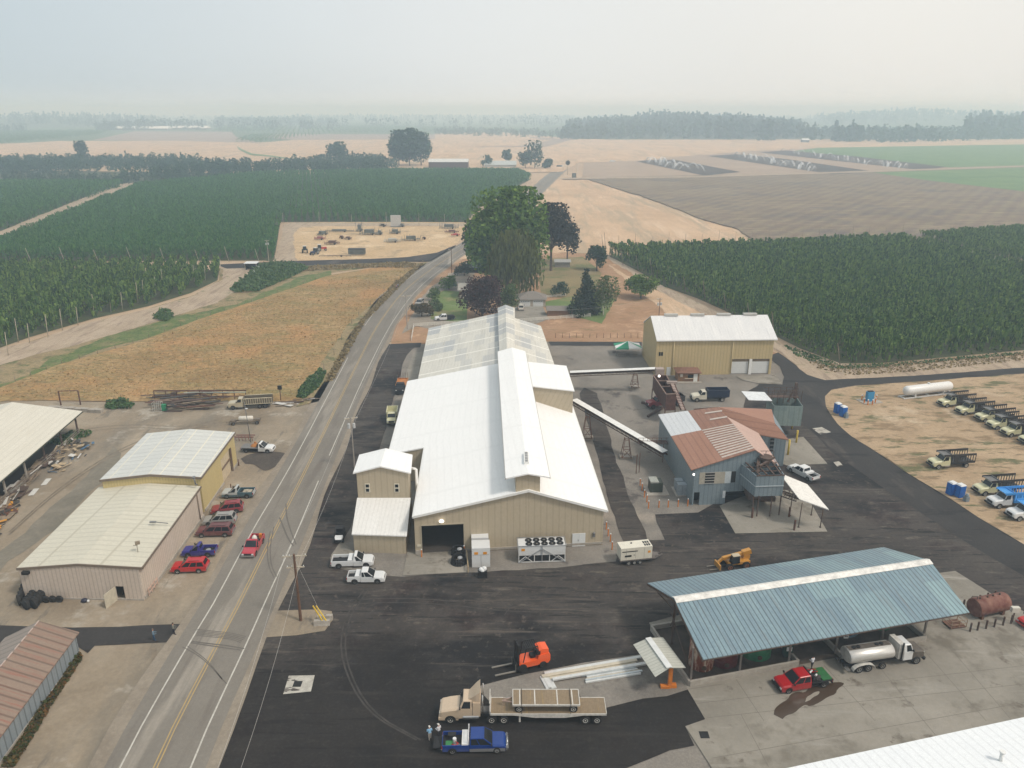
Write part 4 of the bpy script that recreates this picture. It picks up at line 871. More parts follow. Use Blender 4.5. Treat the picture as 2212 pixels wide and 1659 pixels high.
b=MB(wo);b.beam((P1 .x,P1 .y+.2,.25),(Q1 .x,Q1 .y,.25),.34,.5);b.beam((P0 .x,P0 .y+.05,.12),(P1 .x,P1 .y+.05,.12),.3,.22);b.build("stem_wall",M_concw,ws)
b=MB(wo);b.beam(tuple(e0+Vector((0,-.05,-.15))),tuple(ea+Vector((0,-.05,-.15))),.14,.32);b.beam(tuple(ea+Vector((0,-.05,-.15))),tuple(e1+Vector((0,-.05,-.15))),.14,.32);b.beam(tuple(e1+Vector((.06,0,-.15))),tuple(f1+Vector((.06,0,-.15))),.14,.3);b.build("eave_trim",plain("brown_trim",(.16,.125,.095),.7),ws)
uw=(P1-P0).normalized();nw=Vector((uw.y,-uw.x,0))
b=MB(wo);a=dA+nw*.05;c=a+nw*2.0-uw*.5;b.plate([(a.x,a.y,.05),(c.x,c.y,.05),(c.x,c.y,2.15),(a.x,a.y,2.15)],.08);dr=b.build("door",plain("cream_door",(.46,.42,.33),.7,var=.15),ws)
b=MB(wo);m_=(a*.2+c*.8);b.box((m_.x,m_.y-.1,1.05),(.08,.14,.08));b.build("handle",M_steel,dr)
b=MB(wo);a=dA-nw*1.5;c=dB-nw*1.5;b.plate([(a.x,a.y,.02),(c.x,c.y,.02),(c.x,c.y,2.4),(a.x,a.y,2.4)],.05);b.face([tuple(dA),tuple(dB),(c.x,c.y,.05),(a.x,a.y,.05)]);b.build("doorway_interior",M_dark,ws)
b=MB(wo);c=P0 .lerp(P1,.065)+nw*.25;b.box((c.x,c.y,4.2),(.9,.5,.4));b.build("wall_light",M_dark,ws)
b=MB(wo);c=Vector(G(298,1192,5.3));b.tube((c.x,c.y,5.2),(c.x,c.y,6.6),.04,6);b.box((c.x+.15,c.y,6.7),(.6,.35,.4),rz=.4);b.beam((c.x-.5,c.y,6.3),(c.x+.1,c.y,6.3),.06);b.build("floodlight",plain("old_fitting",(.22,.18,.13),.7),ws)
b=MB(wo);c=Vector(G(348,1135,5.3));b.beam((c.x-1.2,c.y,5.9),(c.x+1.0,c.y+.1,5.6),.10);b.box((c.x-1.1,c.y,5.85),(.9,.3,.2));b.build("lamp_arm",M_steel,ws)
b=MB(wo);b.tube((Q1 .x+.18,Q1 .y-1.6,.2),(Q1 .x+.18,Q1 .y-1.6,4.9),.09,6);b.build("drainpipe",plain("dull_brown_pipe",(.22,.17,.13),.7),ws)
b=MB(wo);c=P1+Vector((.25,.8,0));
for k in range(4):b.beam((c.x+.1,c.y+k*.9,.2),(c.x+.1,c.y+k*.9,1.3),.09)
b.beam((c.x+.1,c.y,1.2),(c.x+.1,c.y+2.7,1.2),.09);b.beam((c.x+.1,c.y,.6),(c.x+.1,c.y+2.7,.6),.09);b.build("pipe_guard",plain("pinkish_guard",(.50,.34,.27),.7),ws)
T0=Vector(G(445,1103));T1=Vector(G(516,1010));tz=6.4
tr_=thing("workshop_annex","taller yellow walled workshop with pale chequered roof, behind the pink walled one","workshop",tuple(T0));ta_=tuple(T0)
g0=Vector(G(214.7,1036.8,tz));g1=Vector(G(433.6,1031,tz));ga=(g0+g1)/2;ga.z=tz+.75;h0=Vector(G(317,936,tz));h1=Vector(G(507.5,933.5,tz));ha=(h0+h1)/2;ha.z=tz+.75
b=MB(ta_);b.slab([g0,ga,ha,h0],.2);b.slab([ga,g1,h1,ha],.2);b.build("roof",M_greyroof2,tr_)
b=MB(ta_);g0w=g0+Vector((.3,.15,-.2));g1w=g1+Vector((-.25,.15,-.2));gaw=ga+Vector((0,.15,-.25));h0w=h0+Vector((.3,-.3,-.2));h1w=h1+Vector((-.25,-.3,-.2))
b.plate([(g0w.x,g0w.y,0),(g1w.x,g1w.y,0),tuple(g1w),tuple(gaw),tuple(g0w)],.15)
def lw(t,z):return(g1w.x+(h1w.x-g1w.x)*t,g1w.y+.15+(h1w.y-g1w.y)*t,z)
for s0,s1,z0_ in((0,.55,.4),(.55,.84,4.6),(.84,1,.4)):b.plate([lw(s0,z0_),lw(s1,z0_),lw(s1,tz-.2),lw(s0,tz-.2)],.15)
b.plate([(h1w.x,h1w.y,0),(h0w.x,h0w.y,0),tuple(h0w),(ha.x,h0w.y,ha.z-.3),tuple(h1w)],.15);b.plate([(h0w.x,h0w.y,0),(g0w.x,g0w.y+.15,0),tuple(g0w),tuple(h0w)],.15)
b.build("wall",M_yelwall,tr_)
b=MB(ta_);b.beam(lw(0,.22),lw(.55,.22),.32,.44);b.beam(lw(.84,.22),lw(1,.22),.32,.44);b.build("stem_wall",M_concw,tr_)
b=MB(ta_);a=Vector(lw(.55,0))-Vector((.25,0,0));c=Vector(lw(.84,0))-Vector((.25,0,0))
b.plate([(a.x,a.y,.05),(c.x,c.y,.05),(c.x,c.y,4.6),(a.x,a.y,4.6)],.08);rd=b.build("roller_door",plain("cream_roller",(.52,.43,.30),.6),tr_)
b=MB(ta_);b.beam(Vector(lw(.55,2.6))+Vector((-.1,0,0)),Vector(lw(.84,2.6))+Vector((-.1,0,0)),.14,.3);b.beam(Vector(lw(.845,0))+Vector((.02,0,0)),Vector(lw(.845,4.6))+Vector((.02,0,0)),.25,.3);b.build("door_rail",plain("dark_wood_rail",(.16,.11,.075),.8),tr_)
b=MB(ta_);b.beam(tuple(g0+Vector((0,-.05,-.15))),tuple(ga+Vector((0,-.05,-.15))),.16,.36);b.beam(tuple(ga+Vector((0,-.05,-.15))),tuple(g1+Vector((0,-.05,-.15))),.16,.36);b.beam(tuple(g1+Vector((.05,0,-.15))),tuple(h1+Vector((.05,0,-.15))),.14,.28);b.build("eave_trim",plain("brown_trim",(.16,.125,.095),.7),tr_)
for px in(317,330):
 c=VP(px,1051,tuple(g0w),tuple(g1w));f_=MB(ta_);f_.tube((c[0],c[1]-.45,c[2]),(c[0],c[1]+.1,c[2]),.48,14);fo_=f_.build("exhaust_fan",plain("fan_metal",(.42,.40,.36),.5,.3),tr_)
 f_=MB(ta_);f_.tube((c[0],c[1]-.5,c[2]),(c[0],c[1]-.44,c[2]),.34,12);f_.build("fan_blades",M_dark,fo_)
c=Vector(G(422,1040,tz));b=MB(ta_);b.path([(c.x,c.y+.4,5.6),(c.x,c.y-.1,6.0),(c.x-.1,c.y-.1,7.1)],.13,8);b.tube((c.x-.1,c.y-.1,7.1),(c.x-.1,c.y-.1,7.3),.28,8);b.build("stove_pipe",M_steel,tr_)
for k,q in enumerate(((445,1098),(516,1006),(519,1008),(500,1060))):
 if k in(1,3):p=G(*q);o=pole(p,1.3,.12,"short rusty guard post beside the yellow workshop door","guard posts by the workshop",M_rust,name="guard_post",cat="post")
b0=Vector(G(178,888,4.6));b1=Vector(G(0,1040,4.6));bd=(b1-b0).normalized();bn=Vector((bd.y,-bd.x,0));bn=bn if bn.x<0 else-bn
bw=13.0;b2_=b1+bd*12;top0=b0+bn*bw+Vector((0,0,2.4));top1=b2_+bn*bw+Vector((0,0,2.4));bk0=top0+bn*bw-Vector((0,0,2.4));bk1=top1+bn*bw-Vector((0,0,2.4))
barn=thing("cattle_barn","open sided cattle barn with long cream metal roof at the left edge","barn",(b0 .x,b0 .y,0));bo=(b0 .x,b0 .y,0)
b=MB(bo);b.slab([b0,top0,top1,b2_][::-1]if(top0-b0).cross(b2_-b0).z<0 else[b0,top0,top1,b2_],.16)
b.slab([top0,bk0,bk1,top1],.16);b.build("roof",ribbed("barn_roof_sheet",(.56,.53,.45),(.64,.61,.53),pitch=1.1,groove=.10,rough=.55,direction='X',streak=((.50,.45,.36),.55),bump=.3),barn)
b=MB(bo);b.beam(tuple(b0+Vector((0,0,-.18))),tuple(b2_+Vector((0,0,-.18))),.12,.22);b.beam(tuple(b0+Vector((0,0,-.18))),tuple(top0+Vector((0,0,-.18))),.12,.22);b.build("fascia",plain("green_black_fascia",(.05,.06,.045),.7),barn)
LB=(b2_-b0).length
for k in range(7):
 p=b0+bd*(1.2+k*(LB-2)/6)+bn*1.1;b=MB(bo);b.beam((p.x,p.y,0),(p.x,p.y,4.3),.26);b.build("post",M_ruststeel if k<3 else plain("pale_post",(.35,.32,.28),.8),barn)
 p2=b0+bd*(1.2+k*(LB-2)/6)+bn*bw;b=MB(bo);b.beam((p2 .x,p2 .y,0),(p2 .x,p2 .y,6.6),.26);b.build("post",M_ruststeel,barn)
b=MB(bo)
for z in(.5,.9,1.3):b.beam(tuple(b0+bd*1.2+bn*.8+Vector((0,0,z-4.6))),tuple(b2_+bn*.8+Vector((0,0,z-4.6))),.07)
for k in range(16):
 p=b0+bd*(1.2+k*(LB-2)/15)+bn*.8;b.beam((p.x,p.y,0),(p.x,p.y,1.4),.09)
b.build("pen_rail",plain("dull_rail",(.26,.22,.18),.8),barn)
b=MB(bo);q0=b0+bn*2.2;q1=b2_+bn*2.2;r0=b0+bn*24;r1=b2_+bn*24
b.face([(q0 .x,q0 .y,.06),(r0 .x,r0 .y,.06),(r1 .x,r1 .y,.06),(q1 .x,q1 .y,.06)]);b.plate([(bk0 .x,bk0 .y,0),(bk1 .x,bk1 .y,0),(bk1 .x,bk1 .y,4.4),(bk0 .x,bk0 .y,4.4)],.15);b.build("pen_floor",plain("dark_pen_interior",(.035,.028,.022),.95),barn)  # barn's dark interior put into the near-black colour of floor and rear wall
w0=Vector(G(172.5,1411.8));w1_=Vector(G(0,1651));sd_=(w1_-w0).normalized();sn=Vector((sd_.y,-sd_.x,0));sn=sn if sn.x<0 else-sn
shed=thing("machine_shed","long shed with faded red roof and blue grey metal wall at the bottom left","shed",tuple(w0));so_=tuple(w0)
zr,ze=4.7,2.75;Ls=34.0;er=Vector(G(170.9,1365.2,ze));rr=Vector(G(84.2,1341.4,zr));ea2=er+sd_*Ls;ra2=rr+sd_*Ls;el=rr+(rr-er);el.z=ze;el2=el+sd_*Ls
b=MB(so_);b.slab([rr,ra2,ea2,er],.14);b.build("roof",M_redshed,shed)
b=MB(so_);b.slab([el,el2,ra2,rr],.14);b.build("rear_roof",ribbed("grey_red_shed_roof",(.26,.22,.19),(.31,.265,.23),pitch=1.15,groove=.35,rough=.75,direction='X',bump=.4),shed)
b=MB(so_);a=w0;c=w0+sd_*(Ls-.5);b.plate([(c.x,c.y,.25),(a.x,a.y,.25),(a.x,a.y,ze-.12),(c.x,c.y,ze-.12)],.12)
a2=el+Vector((.3,-.2,0));b.plate([(a.x,a.y,0),(a2 .x,a2 .y,0),(a2 .x,a2 .y,ze-.2),(rr.x,rr.y-.2,zr-.2),(a.x,a.y,ze-.2)],.12);b.build("wall",M_shedwall,shed)
b=MB(so_);b.beam(tuple(w0+Vector((0,0,.13))),(c.x,c.y,.13),.16,.26);b.build("stem_wall",M_concw,shed)
b=MB(so_)
n_=24
for k in range(n_):
 p=rr.lerp(ra2,k/n_);b.beam(tuple(p+Vector((0,0,.04))),tuple(p+sd_*(Ls/n_*.7)+Vector((0,0,.04))),.10)
b.build("ridge_cap",plain("pale_ridge_bits",(.45,.36,.32),.7),shed)
Y0=Vector(G(1414,811));Y1=Vector(G(1664,808));Y2=Vector(G(1388,776));yw=thing("warehouse","tall ochre yellow warehouse with weathered white roof and two white roller doors","warehouse",tuple(Y0));yo=tuple(Y0)
yd=Vector((Y2 .x-Y0 .x,Y2 .y-Y0 .y,0));yl=yd.length*1.25;ydn=yd.normalized();ydn=Vector((-.03,1,0)).normalized();Y2=Y0+ydn*yl;Y3=Y1+ydn*yl
yz=9.15;RA=Vector(VP(1401,682,Y0,Y0+(Y1-Y0)));mid0=(Y0+Y2)/2;mid1=(Y1+Y3)/2
RA=Vector(VP(1401,682,mid0,mid1));RB=Vector(VP(1647,680,mid0,mid1));zrr=(RA.z+RB.z)/2;RA.z=RB.z=zrr
E0=Vector((Y0 .x-.1,Y0 .y-.4,yz));E1=Vector((Y1 .x+.7,Y1 .y-.4,yz));E2=Vector((Y3 .x+.7,Y3 .y+.4,yz));E3=Vector((Y2 .x-.1,Y2 .y+.4,yz));RA.x=mid0 .x-.1;RB.x=mid1 .x+.7
b=MB(yo);b.slab([E0,E1,RB,RA],.2);b.slab([RA,RB,E2,E3],.2);b.build("roof",M_ywareroof,yw)
b=MB(yo);W=(Y1-Y0).length;uy=(Y1-Y0).normalized();ny=Vector((uy.y,-uy.x,0))
def YF(px):return(Vector(VP(px,800,Y0,Y1))-Y0).dot(uy)
ds=[(YF(1577.7),YF(1616)),(YF(1622.9),YF(1660))];zD=4.0;c0_=0.0
segs=[(0,ds[0][0],0),(ds[0][0],ds[0][1],zD),(ds[0][1],ds[1][0],0),(ds[1][0],ds[1][1],zD),(ds[1][1],W,0)]
for s0,s1,z_ in segs:
 a=Y0+uy*s0;c=Y0+uy*s1;b.plate([(a.x,a.y,z_),(c.x,c.y,z_),(c.x,c.y,yz-.2),(a.x,a.y,yz-.2)],.2)
b.plate([(Y2 .x,Y2 .y,0),(Y0 .x,Y0 .y+.2,0),(Y0 .x,Y0 .y+.2,yz-.2),(RA.x+.1,RA.y,zrr-.25),(Y2 .x,Y2 .y,yz-.2)],.2)
b.plate([(Y1 .x,Y1 .y+.2,0),(Y3 .x,Y3 .y,0),(Y3 .x,Y3 .y,yz-.2),(RB.x-.6,RB.y,zrr-.25),(Y1 .x,Y1 .y+.2,yz-.2)],.2);b.plate([(Y3 .x,Y3 .y,0),(Y2 .x,Y2 .y,0),(Y2 .x,Y2 .y,yz-.2),(Y3 .x,Y3 .y,yz-.2)],.2)
b.build("wall",M_ywarewall,yw)
for s0,s1 in ds:
 a=Y0+uy*s0-ny*.3;c=Y0+uy*s1-ny*.3;b=MB(yo);b.plate([(a.x,a.y,.17),(c.x,c.y,.17),(c.x,c.y,3.25),(a.x,a.y,3.25)],.08);rdo=b.build("roller_door",ribbed("white_roller",(.58,.59,.58),(.64,.65,.64),pitch=.5,groove=.12,direction='Y'),yw)
 b=MB(yo);b.plate([(a.x,a.y,3.26),(c.x,c.y,3.26),(c.x,c.y,zD),(a.x,a.y,zD)],.08);b.build("door_header",plain("worn_header",(.20,.15,.10),.8,var=.3),yw)
b=MB(yo)
for s in(ds[0][1]+(ds[1][0]-ds[0][1])/2,):
 a=Y0+uy*s+ny*.06;b.box((a.x,a.y,2.0),(ds[1][0]-ds[0][1]-.1,.14,4.0))
b.build("door_jamb",M_whitetrim,yw)
for px in(1425,1430):
 c=VP(px,764.5,Y0,Y1);b=MB(yo);b.box((c[0],c[1]-.05,c[2]),(.42,.08,.95));b.build("window",M_glassd,yw)
for px in(1456.5,1584):
 a=VP(px,740,Y0,Y1);b=MB(yo);b.tube((a[0],a[1]-.15,.3),(a[0],a[1]-.15,yz-.3),.09,6);b.build("drainpipe",plain("ochre_pipe",(.55,.45,.25),.6),yw)
c=VP(1444,801,Y0,Y1);b=MB(yo);b.box((c[0],c[1]-.06,1.1),(1.0,.08,2.1));b.build("door",plain("faded_white_door",(.52,.54,.54),.6),yw)
for k in range(4):
 p=RA.lerp(RB,.14+.225*k+.02);b=MB(yo);b.box((p.x+.4,p.y,zrr+.22),(3.4,.9,.5));b.build("ridge_vent",plain("ridge_vent_grey",(.42,.41,.38),.6),yw)
b=MB(yo);b.beam(tuple(E0+Vector((0,0,-.15))),tuple(E1+Vector((0,0,-.15))),.16,.24);b.build("gutter",M_whitetrim,yw)
K0=Vector(G(1464,826));bt=thing("weigh_booth","small brown wooden booth with flat hipped roof in front of the ochre warehouse","booth",tuple(K0),.0)
b=MB();b.b2(-.3,5.6,-.9,.0,0,.25);b.build("step_slab",M_concw,bt)
b=MB();b.b2(0,5.1,0,3.6,0,2.45);b.build("wall",M_brownwood,bt)
b=MB();z=2.5;A4=[(-.45,-.45,z),(5.55,-.45,z),(5.55,4.05,z),(-.45,4.05,z)];T4=[(1.5,1.5,z+.7),(3.6,1.5,z+.7),(3.6,2.1,z+.7),(1.5,2.1,z+.7)];b.hexa([(x,y,z-.12)for x,y,z in A4]+A4);b.loft([A4,T4]);b.build("roof",plain("reddish_roof",(.17,.085,.055),.85,var=.25),bt)
b=MB();b.b2(2.35,3.6,-.06,.02,1.15,1.95);wn=b.build("window",M_glassd,bt)
b=MB();b.b2(1.6,3.7,-.35,-.02,1.0,1.1);b.build("sill",plain("pale_sill",(.45,.38,.28),.8),wn)
b=MB();b.b2(3.7,4.65,-.12,-.02,.05,2.15);b.build("door",plain("white_door",(.66,.66,.63),.6),bt)
b=MB();b.b2(.5,1.1,-.08,-.01,1.4,2.15);b.build("notice",plain("pale_notice",(.55,.50,.42),.7),bt)
C0=Vector(G(1494,1092));C1=Vector(G(1576,1088.6));uc=(C1-C0).normalized();ncv=Vector((uc.y,-uc.x,0))
pb=thing("processing_plant","weathered corrugated plant with rust striped roofs and open top bins","industrial building",tuple(C0));po=tuple(C0)
ce=Vector((29.2,115.1,6.7));cr=Vector((39.6,116.0,9.9));cre=Vector((43.9,116.4,6.9));ceb=Vector(G(1421.7,895.2,6.7));crb=Vector(G(1552,879,9.9));cm=ce.lerp(ceb,.57);crm=cr.lerp(crb,.57)
b=MB(po);q=crb.lerp(ceb,.5);qm=crm.lerp(cm,.5);qf=cr.lerp(ce,.5)
b.slab([ceb,cm,qm,q],.14);b.build("roof",M_greywhite,pb)
b=MB(po);b.slab([cm,ce,qf,qm],.14);b.build("roof",M_orangeroof,pb)
b=MB(po);b.slab([qm,qf,cr,crm],.14);b.slab([q,qm,crm,crb],.14);b.build("roof",M_rustroof,pb)
b=MB(po)
for k in range(13):
 t=.02+k/13*.98;a=qm.lerp(qf,t)+Vector((0,0,.03));c=crm.lerp(cr,t)+Vector((0,0,.03));b.beam(tuple(a),tuple(c),.45,.05)
for t in(.25,.6):
 a=q.lerp(qm,t)+Vector((3.2,0,1.0));a=q.lerp(crb,.45).lerp(qm.lerp(crm,.45),t)+Vector((0,0,.04));c=crb.lerp(crm,t)+Vector((0,0,.04));b.beam(tuple(a),tuple(c),.7,.05)
b.build("bare_metal_strip",plain("pinkish_bare_metal",(.50,.43,.38),.6,var=.15),pb)
crx=Vector((44.6,130.0,6.9))
b=MB(po);b.slab([cr,cre,crx,crb.lerp(cr,.25)],.14);b.build("roof",ribbed("pink_rust_sheet",(.44,.30,.25),(.52,.38,.33),pitch=.8,groove=.3,rough=.7,direction='Y'),pb)
g1_=Vector(G(1674,914,8.6));g2_=Vector(G(1602,934,6.4));g3_=Vector(G(1704,950,6.4));g4_=Vector(G(1667,884,7.2));g5_=Vector(G(1481,883,8.2))
b=MB(po);b.slab([g2_+Vector((-2.5,.8,.3)),g3_,g1_,crb],.14);b.slab([crb,g1_,g4_,g5_+Vector((1.5,0,0))],.14);b.build("wing_roof",M_orangeroof,pb)
b=MB(po)
for k,(t0,t1)in enumerate(((.02,.07),(.20,.24),(.33,.42),(.50,.53))):
 e0_=g5_+Vector((1.5,0,0));P_=[crb.lerp(g1_,t0*.6),crb.lerp(g1_,t1*.6),e0_.lerp(g4_,t1*.6),e0_.lerp(g4_,t0*.6)];b.slab([p+Vector((0,0,.035))for p in P_],.02)
b.build("patch_sheet",plain("white_patch",(.58,.58,.57),.6,var=.12),pb)
b=MB(po);wl=Vector(G(1424.6,950));wlx=Vector((29.4,141.5,0))
opn=(1.9,3.6)
sW=(Vector((cre.x-.2,cre.y,0))-C0).length;CFt=lambda s:(6.55+3.2*s/9.6 if s<9.6 else 9.75-3.0*(s-9.6)/(sW-9.6))
def CF(s,z):p=C0+uc*s;return(p.x,p.y,z)
def wl_q(s0,s1,z0,z1=None):b.plate([CF(s0,z0),CF(s1,z0),CF(s1,CFt(s1)if z1 is None else z1),CF(s0,CFt(s0)if z1 is None else z1)],.15)
wl_q(0,.25,0);wl_q(.25,1.2,2.4);wl_q(1.2,5.6,0);wl_q(5.6,9.6,2.3);wl_q(9.6,sW,2.3)
b.plate([(ceb.x+.3,ceb.y-.3,0),(C0 .x,C0 .y+.15,0),(C0 .x,C0 .y+.15,6.5),(ceb.x+.3,ceb.y-.3,6.5)],.15)
wg=Vector(G(1691,1007.5));wg.z=0;w0_=Vector((44.2,131.5,0))
b.plate([(cre.x-.2,cre.y+.2,0),tuple(w0_),(w0_.x,w0_.y,6.7),(cre.x-.2,cre.y+.2,6.7)],.15)
b.plate([(w0_.x,w0_.y-.1,0),(wg.x,wg.y,0),(wg.x,wg.y,6.2),(w0_.x,w0_.y-.1,6.3)],.15)
b.plate([(wg.x,wg.y+.1,0),(g4_.x,g4_.y,0),(g4_.x,g4_.y,7.0),(g1_.x,g1_.y,8.4),(wg.x,wg.y+.1,6.2)],.15)
b.plate([(g4_.x,g4_.y,0),(ceb.x+.3,ceb.y-.3,0),(ceb.x+.3,ceb.y-.3,6.5),(g5_.x+1.5,g5_.y-.3,8.0),(g4_.x,g4_.y,7.0)],.15)
b.build("wall",M_galv,pb)
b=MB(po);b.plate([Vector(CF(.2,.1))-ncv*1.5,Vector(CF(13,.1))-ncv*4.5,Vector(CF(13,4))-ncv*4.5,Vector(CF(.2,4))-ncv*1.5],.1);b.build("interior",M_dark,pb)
def panel(s0,s1,z0,z1,m,n,o=.05):
 b=MB(po);b.plate([Vector(CF(s0,z0))+ncv*o,Vector(CF(s1,z0))+ncv*o,Vector(CF(s1,z1))+ncv*o,Vector(CF(s0,z1))+ncv*o],.06);return b.build(n,m,pb)
panel(.9,1.85,3.9,6.0,plain("beige_panel",(.36,.33,.27),.7),"wall_panel");panel(3.45,5.2,3.9,6.0,plain("beige_panel",(.36,.33,.27),.7),"wall_panel");panel(5.2,6.2,3.9,6.0,plain("pale_blue_panel",(.46,.50,.52),.6),"wall_panel")
sp_=panel(5.1,5.55,1.2,2.5,plain("sign_white",(.66,.68,.70),.6),"sign_board",.06)
wd=panel(1.85,3.45,4.0,6.0,M_dark,"window")
b=MB(po)
for k in range(5):b.beam(Vector(CF(1.85,4.05+k*.48))+ncv*.12,Vector(CF(3.45,4.05+k*.48))+ncv*.12,.08,.1)
b.build("louvre",plain("louvre_grey",(.33,.32,.30),.7),wd)
panel(6.3,7.0,4.0,6.0,M_dark,"window");
c=Vector((wg.x,wg.y,0)).lerp(w0_,.42);b=MB(po);b.box((c.x,c.y-.12,4.2),(.7,.1,2.6),rz=-.03);wn=b.build("window",M_glassd,pb)
b=MB(po)
for k in range(3):b.box((c.x,c.y-.18,3.4+k*.8),(.74,.05,.08))
b.build("window_bar",plain("bar_grey",(.3,.32,.33),.6),wn)
lm=MB(po);lm.ball(tuple(Vector(CF(-.3,6.0))+ncv*.6),.2);lm.build("lamp",_em,pb)
b=MB(po);b.path([Vector(CF(0,6.2)),Vector(CF(-.3,6.3))+ncv*.4,Vector(CF(-.3,6.15))+ncv*.6],.04,5);b.build("lamp_arm",M_steel,pb)
def openbin(name,P,z0,z1,m,parent,off,th=.12,taper=.0):
 b=MB(off);n=len(P)
 for i in range(n):
  a=P[i];c=P[(i+1)%n];b.plate([(a[0],a[1],z0),(c[0],c[1],z0),(c[0],c[1],z1),(a[0],a[1],z1)],th)
 b.face([(p[0],p[1],z0+.3)for p in P]);return b.build(name,m,parent)
hb0=Vector((38.75,111.6,0));hb1=Vector((43.3,111.9,0));hb2=Vector((43.6,118.2,0));hb3=Vector((37.2,118.0,0))
hb=openbin("bin",[hb0,hb1,hb2,hb3],3.7,7.3,M_galv,pb,po)
b=MB(po);b.beam((hb0 .x-.02,hb0 .y-.08,5.5),(hb1 .x,hb1 .y-.08,5.5),.1,.12);b.beam((hb3 .x-.1,hb3 .y,5.5),(hb0 .x-.08,hb0 .y,5.5),.1,.12);b.build("band",plain("pale_band",(.36,.40,.42),.6),hb)
b=MB(po);rr_=random.Random(5)
for k in range(5):
 t=k/4;b.beam(tuple(hb0 .lerp(hb3,t)+Vector((0,0,7.35-.0))),tuple(hb1 .lerp(hb2,t)+Vector((0,0,7.35))),.16)
for k in range(4):
 t=.12+k/4;b.beam(tuple(hb0 .lerp(hb1,t)+Vector((0,0,7.5))),tuple(hb3 .lerp(hb2,t)+Vector((0,0,7.5))),.22,.12)
for k in range(5):
 x=38+k*1.3;b.beam((x,117.5,7.4),(x,117.5,9.0),.07);
b.beam((38,117.5,9.0),(43.2,117.5,9.0),.07);b.beam((38,117.5,8.2),(43.2,117.5,8.2),.06);b.beam((39.5,113,8.4),(43,116.5,8.3),.3,.25)
b.lathe((41.4,115.8,7.0),(0,0,1),[(.5,0),(.5,.3),(1.1,1.6),(1.1,1.8)],10)
b.beam((39.2,112.5,7.6),(40.6,117,8.4),.5,.1);b.build("bin_framework",M_ruststeel,pb)
for p in((38.6,111.4),(39.5,111.6),(41.6,111.6),(43.2,112),(43.4,117)):b=MB(po);b.beam((p[0],p[1],.1),(p[0],p[1],3.8),.16);b.build("bin_leg",M_ruststeel,pb)
b=MB(po);b.b2(38.5,40.6,113.5,116,2.1,3.6);b.b2(40.8,43.2,114.2,117,1.4,2.2);b.build("chute",M_ruststeel,pb)
r0=Vector(G(1675,926,2.6));r1=Vector(G(1743.5,939.5,2.6));rq0=Vector((r0 .x,144.5,0));rq1=Vector((r1 .x+.5,144.2,0));rq2=Vector((r1 .x+1.0,149,0));rq3=Vector((r0 .x,149.2,0))
openbin("bin",[rq0,rq1,rq2,rq3],2.4,6.6,M_greentin,pb,po)
b=MB(po)
for k in range(6):
 x=rq0 .x+k*1.2;b.beam((x,146.5,6.4),(x,146.5,9.0),.09);b.beam((x,148.8,6.4),(x,148.8,9.0),.09)
for z in(7.6,8.4,9.0):
 b.beam((rq0 .x-1,146.5,z),(rq1 .x,146.5,z),.08);b.beam((rq0 .x-1,148.8,z),(rq1 .x,148.8,z),.08)
b.beam((rq0 .x-1,147.6,7.5),(rq1 .x,147.6,7.5),1.3,.1);b.beam((rq1 .x-.6,147.6,7),(rq1 .x-.6,147.6,10.4),.5);b.beam((rq1 .x-2.2,147,6.5),(rq1 .x-.6,147.6,9.8),.25)
b.build("walkway_frame",M_ruststeel,pb)
b=MB(po);c=Vector(G(1662,884+0,8.3));b.slab([(rq0 .x-5.2,144.5,7.9),(rq0 .x-.6,144.3,7.8),(rq0 .x-1,148.2,8.2),(rq0 .x-5.6,148.4,8.3)],.12);b.build("canopy_sheet",plain("pale_canopy",(.62,.64,.65),.5),pb)
for p in(G(1719.8,957),G(1701.8,983.5),(r0 .x+.5,148.5),(r1 .x+.5,148.5)):b=MB(po);b.tube((p[0],p[1],.1),(p[0],p[1],2.7 if p[1]>138 else 3.2),.2,8);b.build("bin_leg",plain("yellow_post_paint",(.50,.36,.05),.6,var=.2),pb)
cv=thing("conveyor_canopy","slanting white metal canopy on thin posts at the right of the rusty plant","canopy",G(1724.6,1140.7));cvo=G(1724.6,1140.7)
T_=[Vector(G(1682.6,1020.7,6.3)),Vector(G(1727,1078,5.0)),Vector(G(1790.6,1100.6,3.8)),Vector(G(1743.8,1045.9,5.1))]
b=MB(cvo);b.slab([tuple(p)for p in T_],.14);b.build("roof",plain("speckled_white_sheet",(.66,.64,.60),.6,var=.12,scale=2),cv)
for q,zt in(((1771.4,1140.7),3.8),((1752,1114.3),4.2),((1724.6,1140.7),4.6),((1705.4,1115.5),5.1)):
 p=G(*q);b=MB(cvo);b.tube((p[0],p[1],.1),(p[0]+.1,p[1]+.1,zt-.2),.07,6);b.lathe((p[0],p[1],.15),(0,0,1),[(.2,0),(.2,.08)],6);b.build("post",M_ruststeel,cv)
b=MB(cvo);a0=Vector((45.2,117.5,1.0));a1=Vector((46.2,111.5,2.9))
for s in(-.7,.7):
 b.beam(tuple(a0+Vector((s,0,0))),tuple(a1+Vector((s,0,0))),.14);b.beam(tuple(a0+Vector((s,0,1))),tuple(a1+Vector((s,0,1))),.12)
 for k in range(9):
  t=k/8;p=a0 .lerp(a1,t)+Vector((s,0,0));b.beam(tuple(p),tuple(p+Vector((0,-.6 if k%2 else.4,1))),.08)
for k in range(7):
 t=k/6;p=a0 .lerp(a1,t)+Vector((-.7,0,.5));b.beam(tuple(p),tuple(p+Vector((1.4,0,0))),.1)
b.build("conveyor_frame",M_ruststeel,cv)
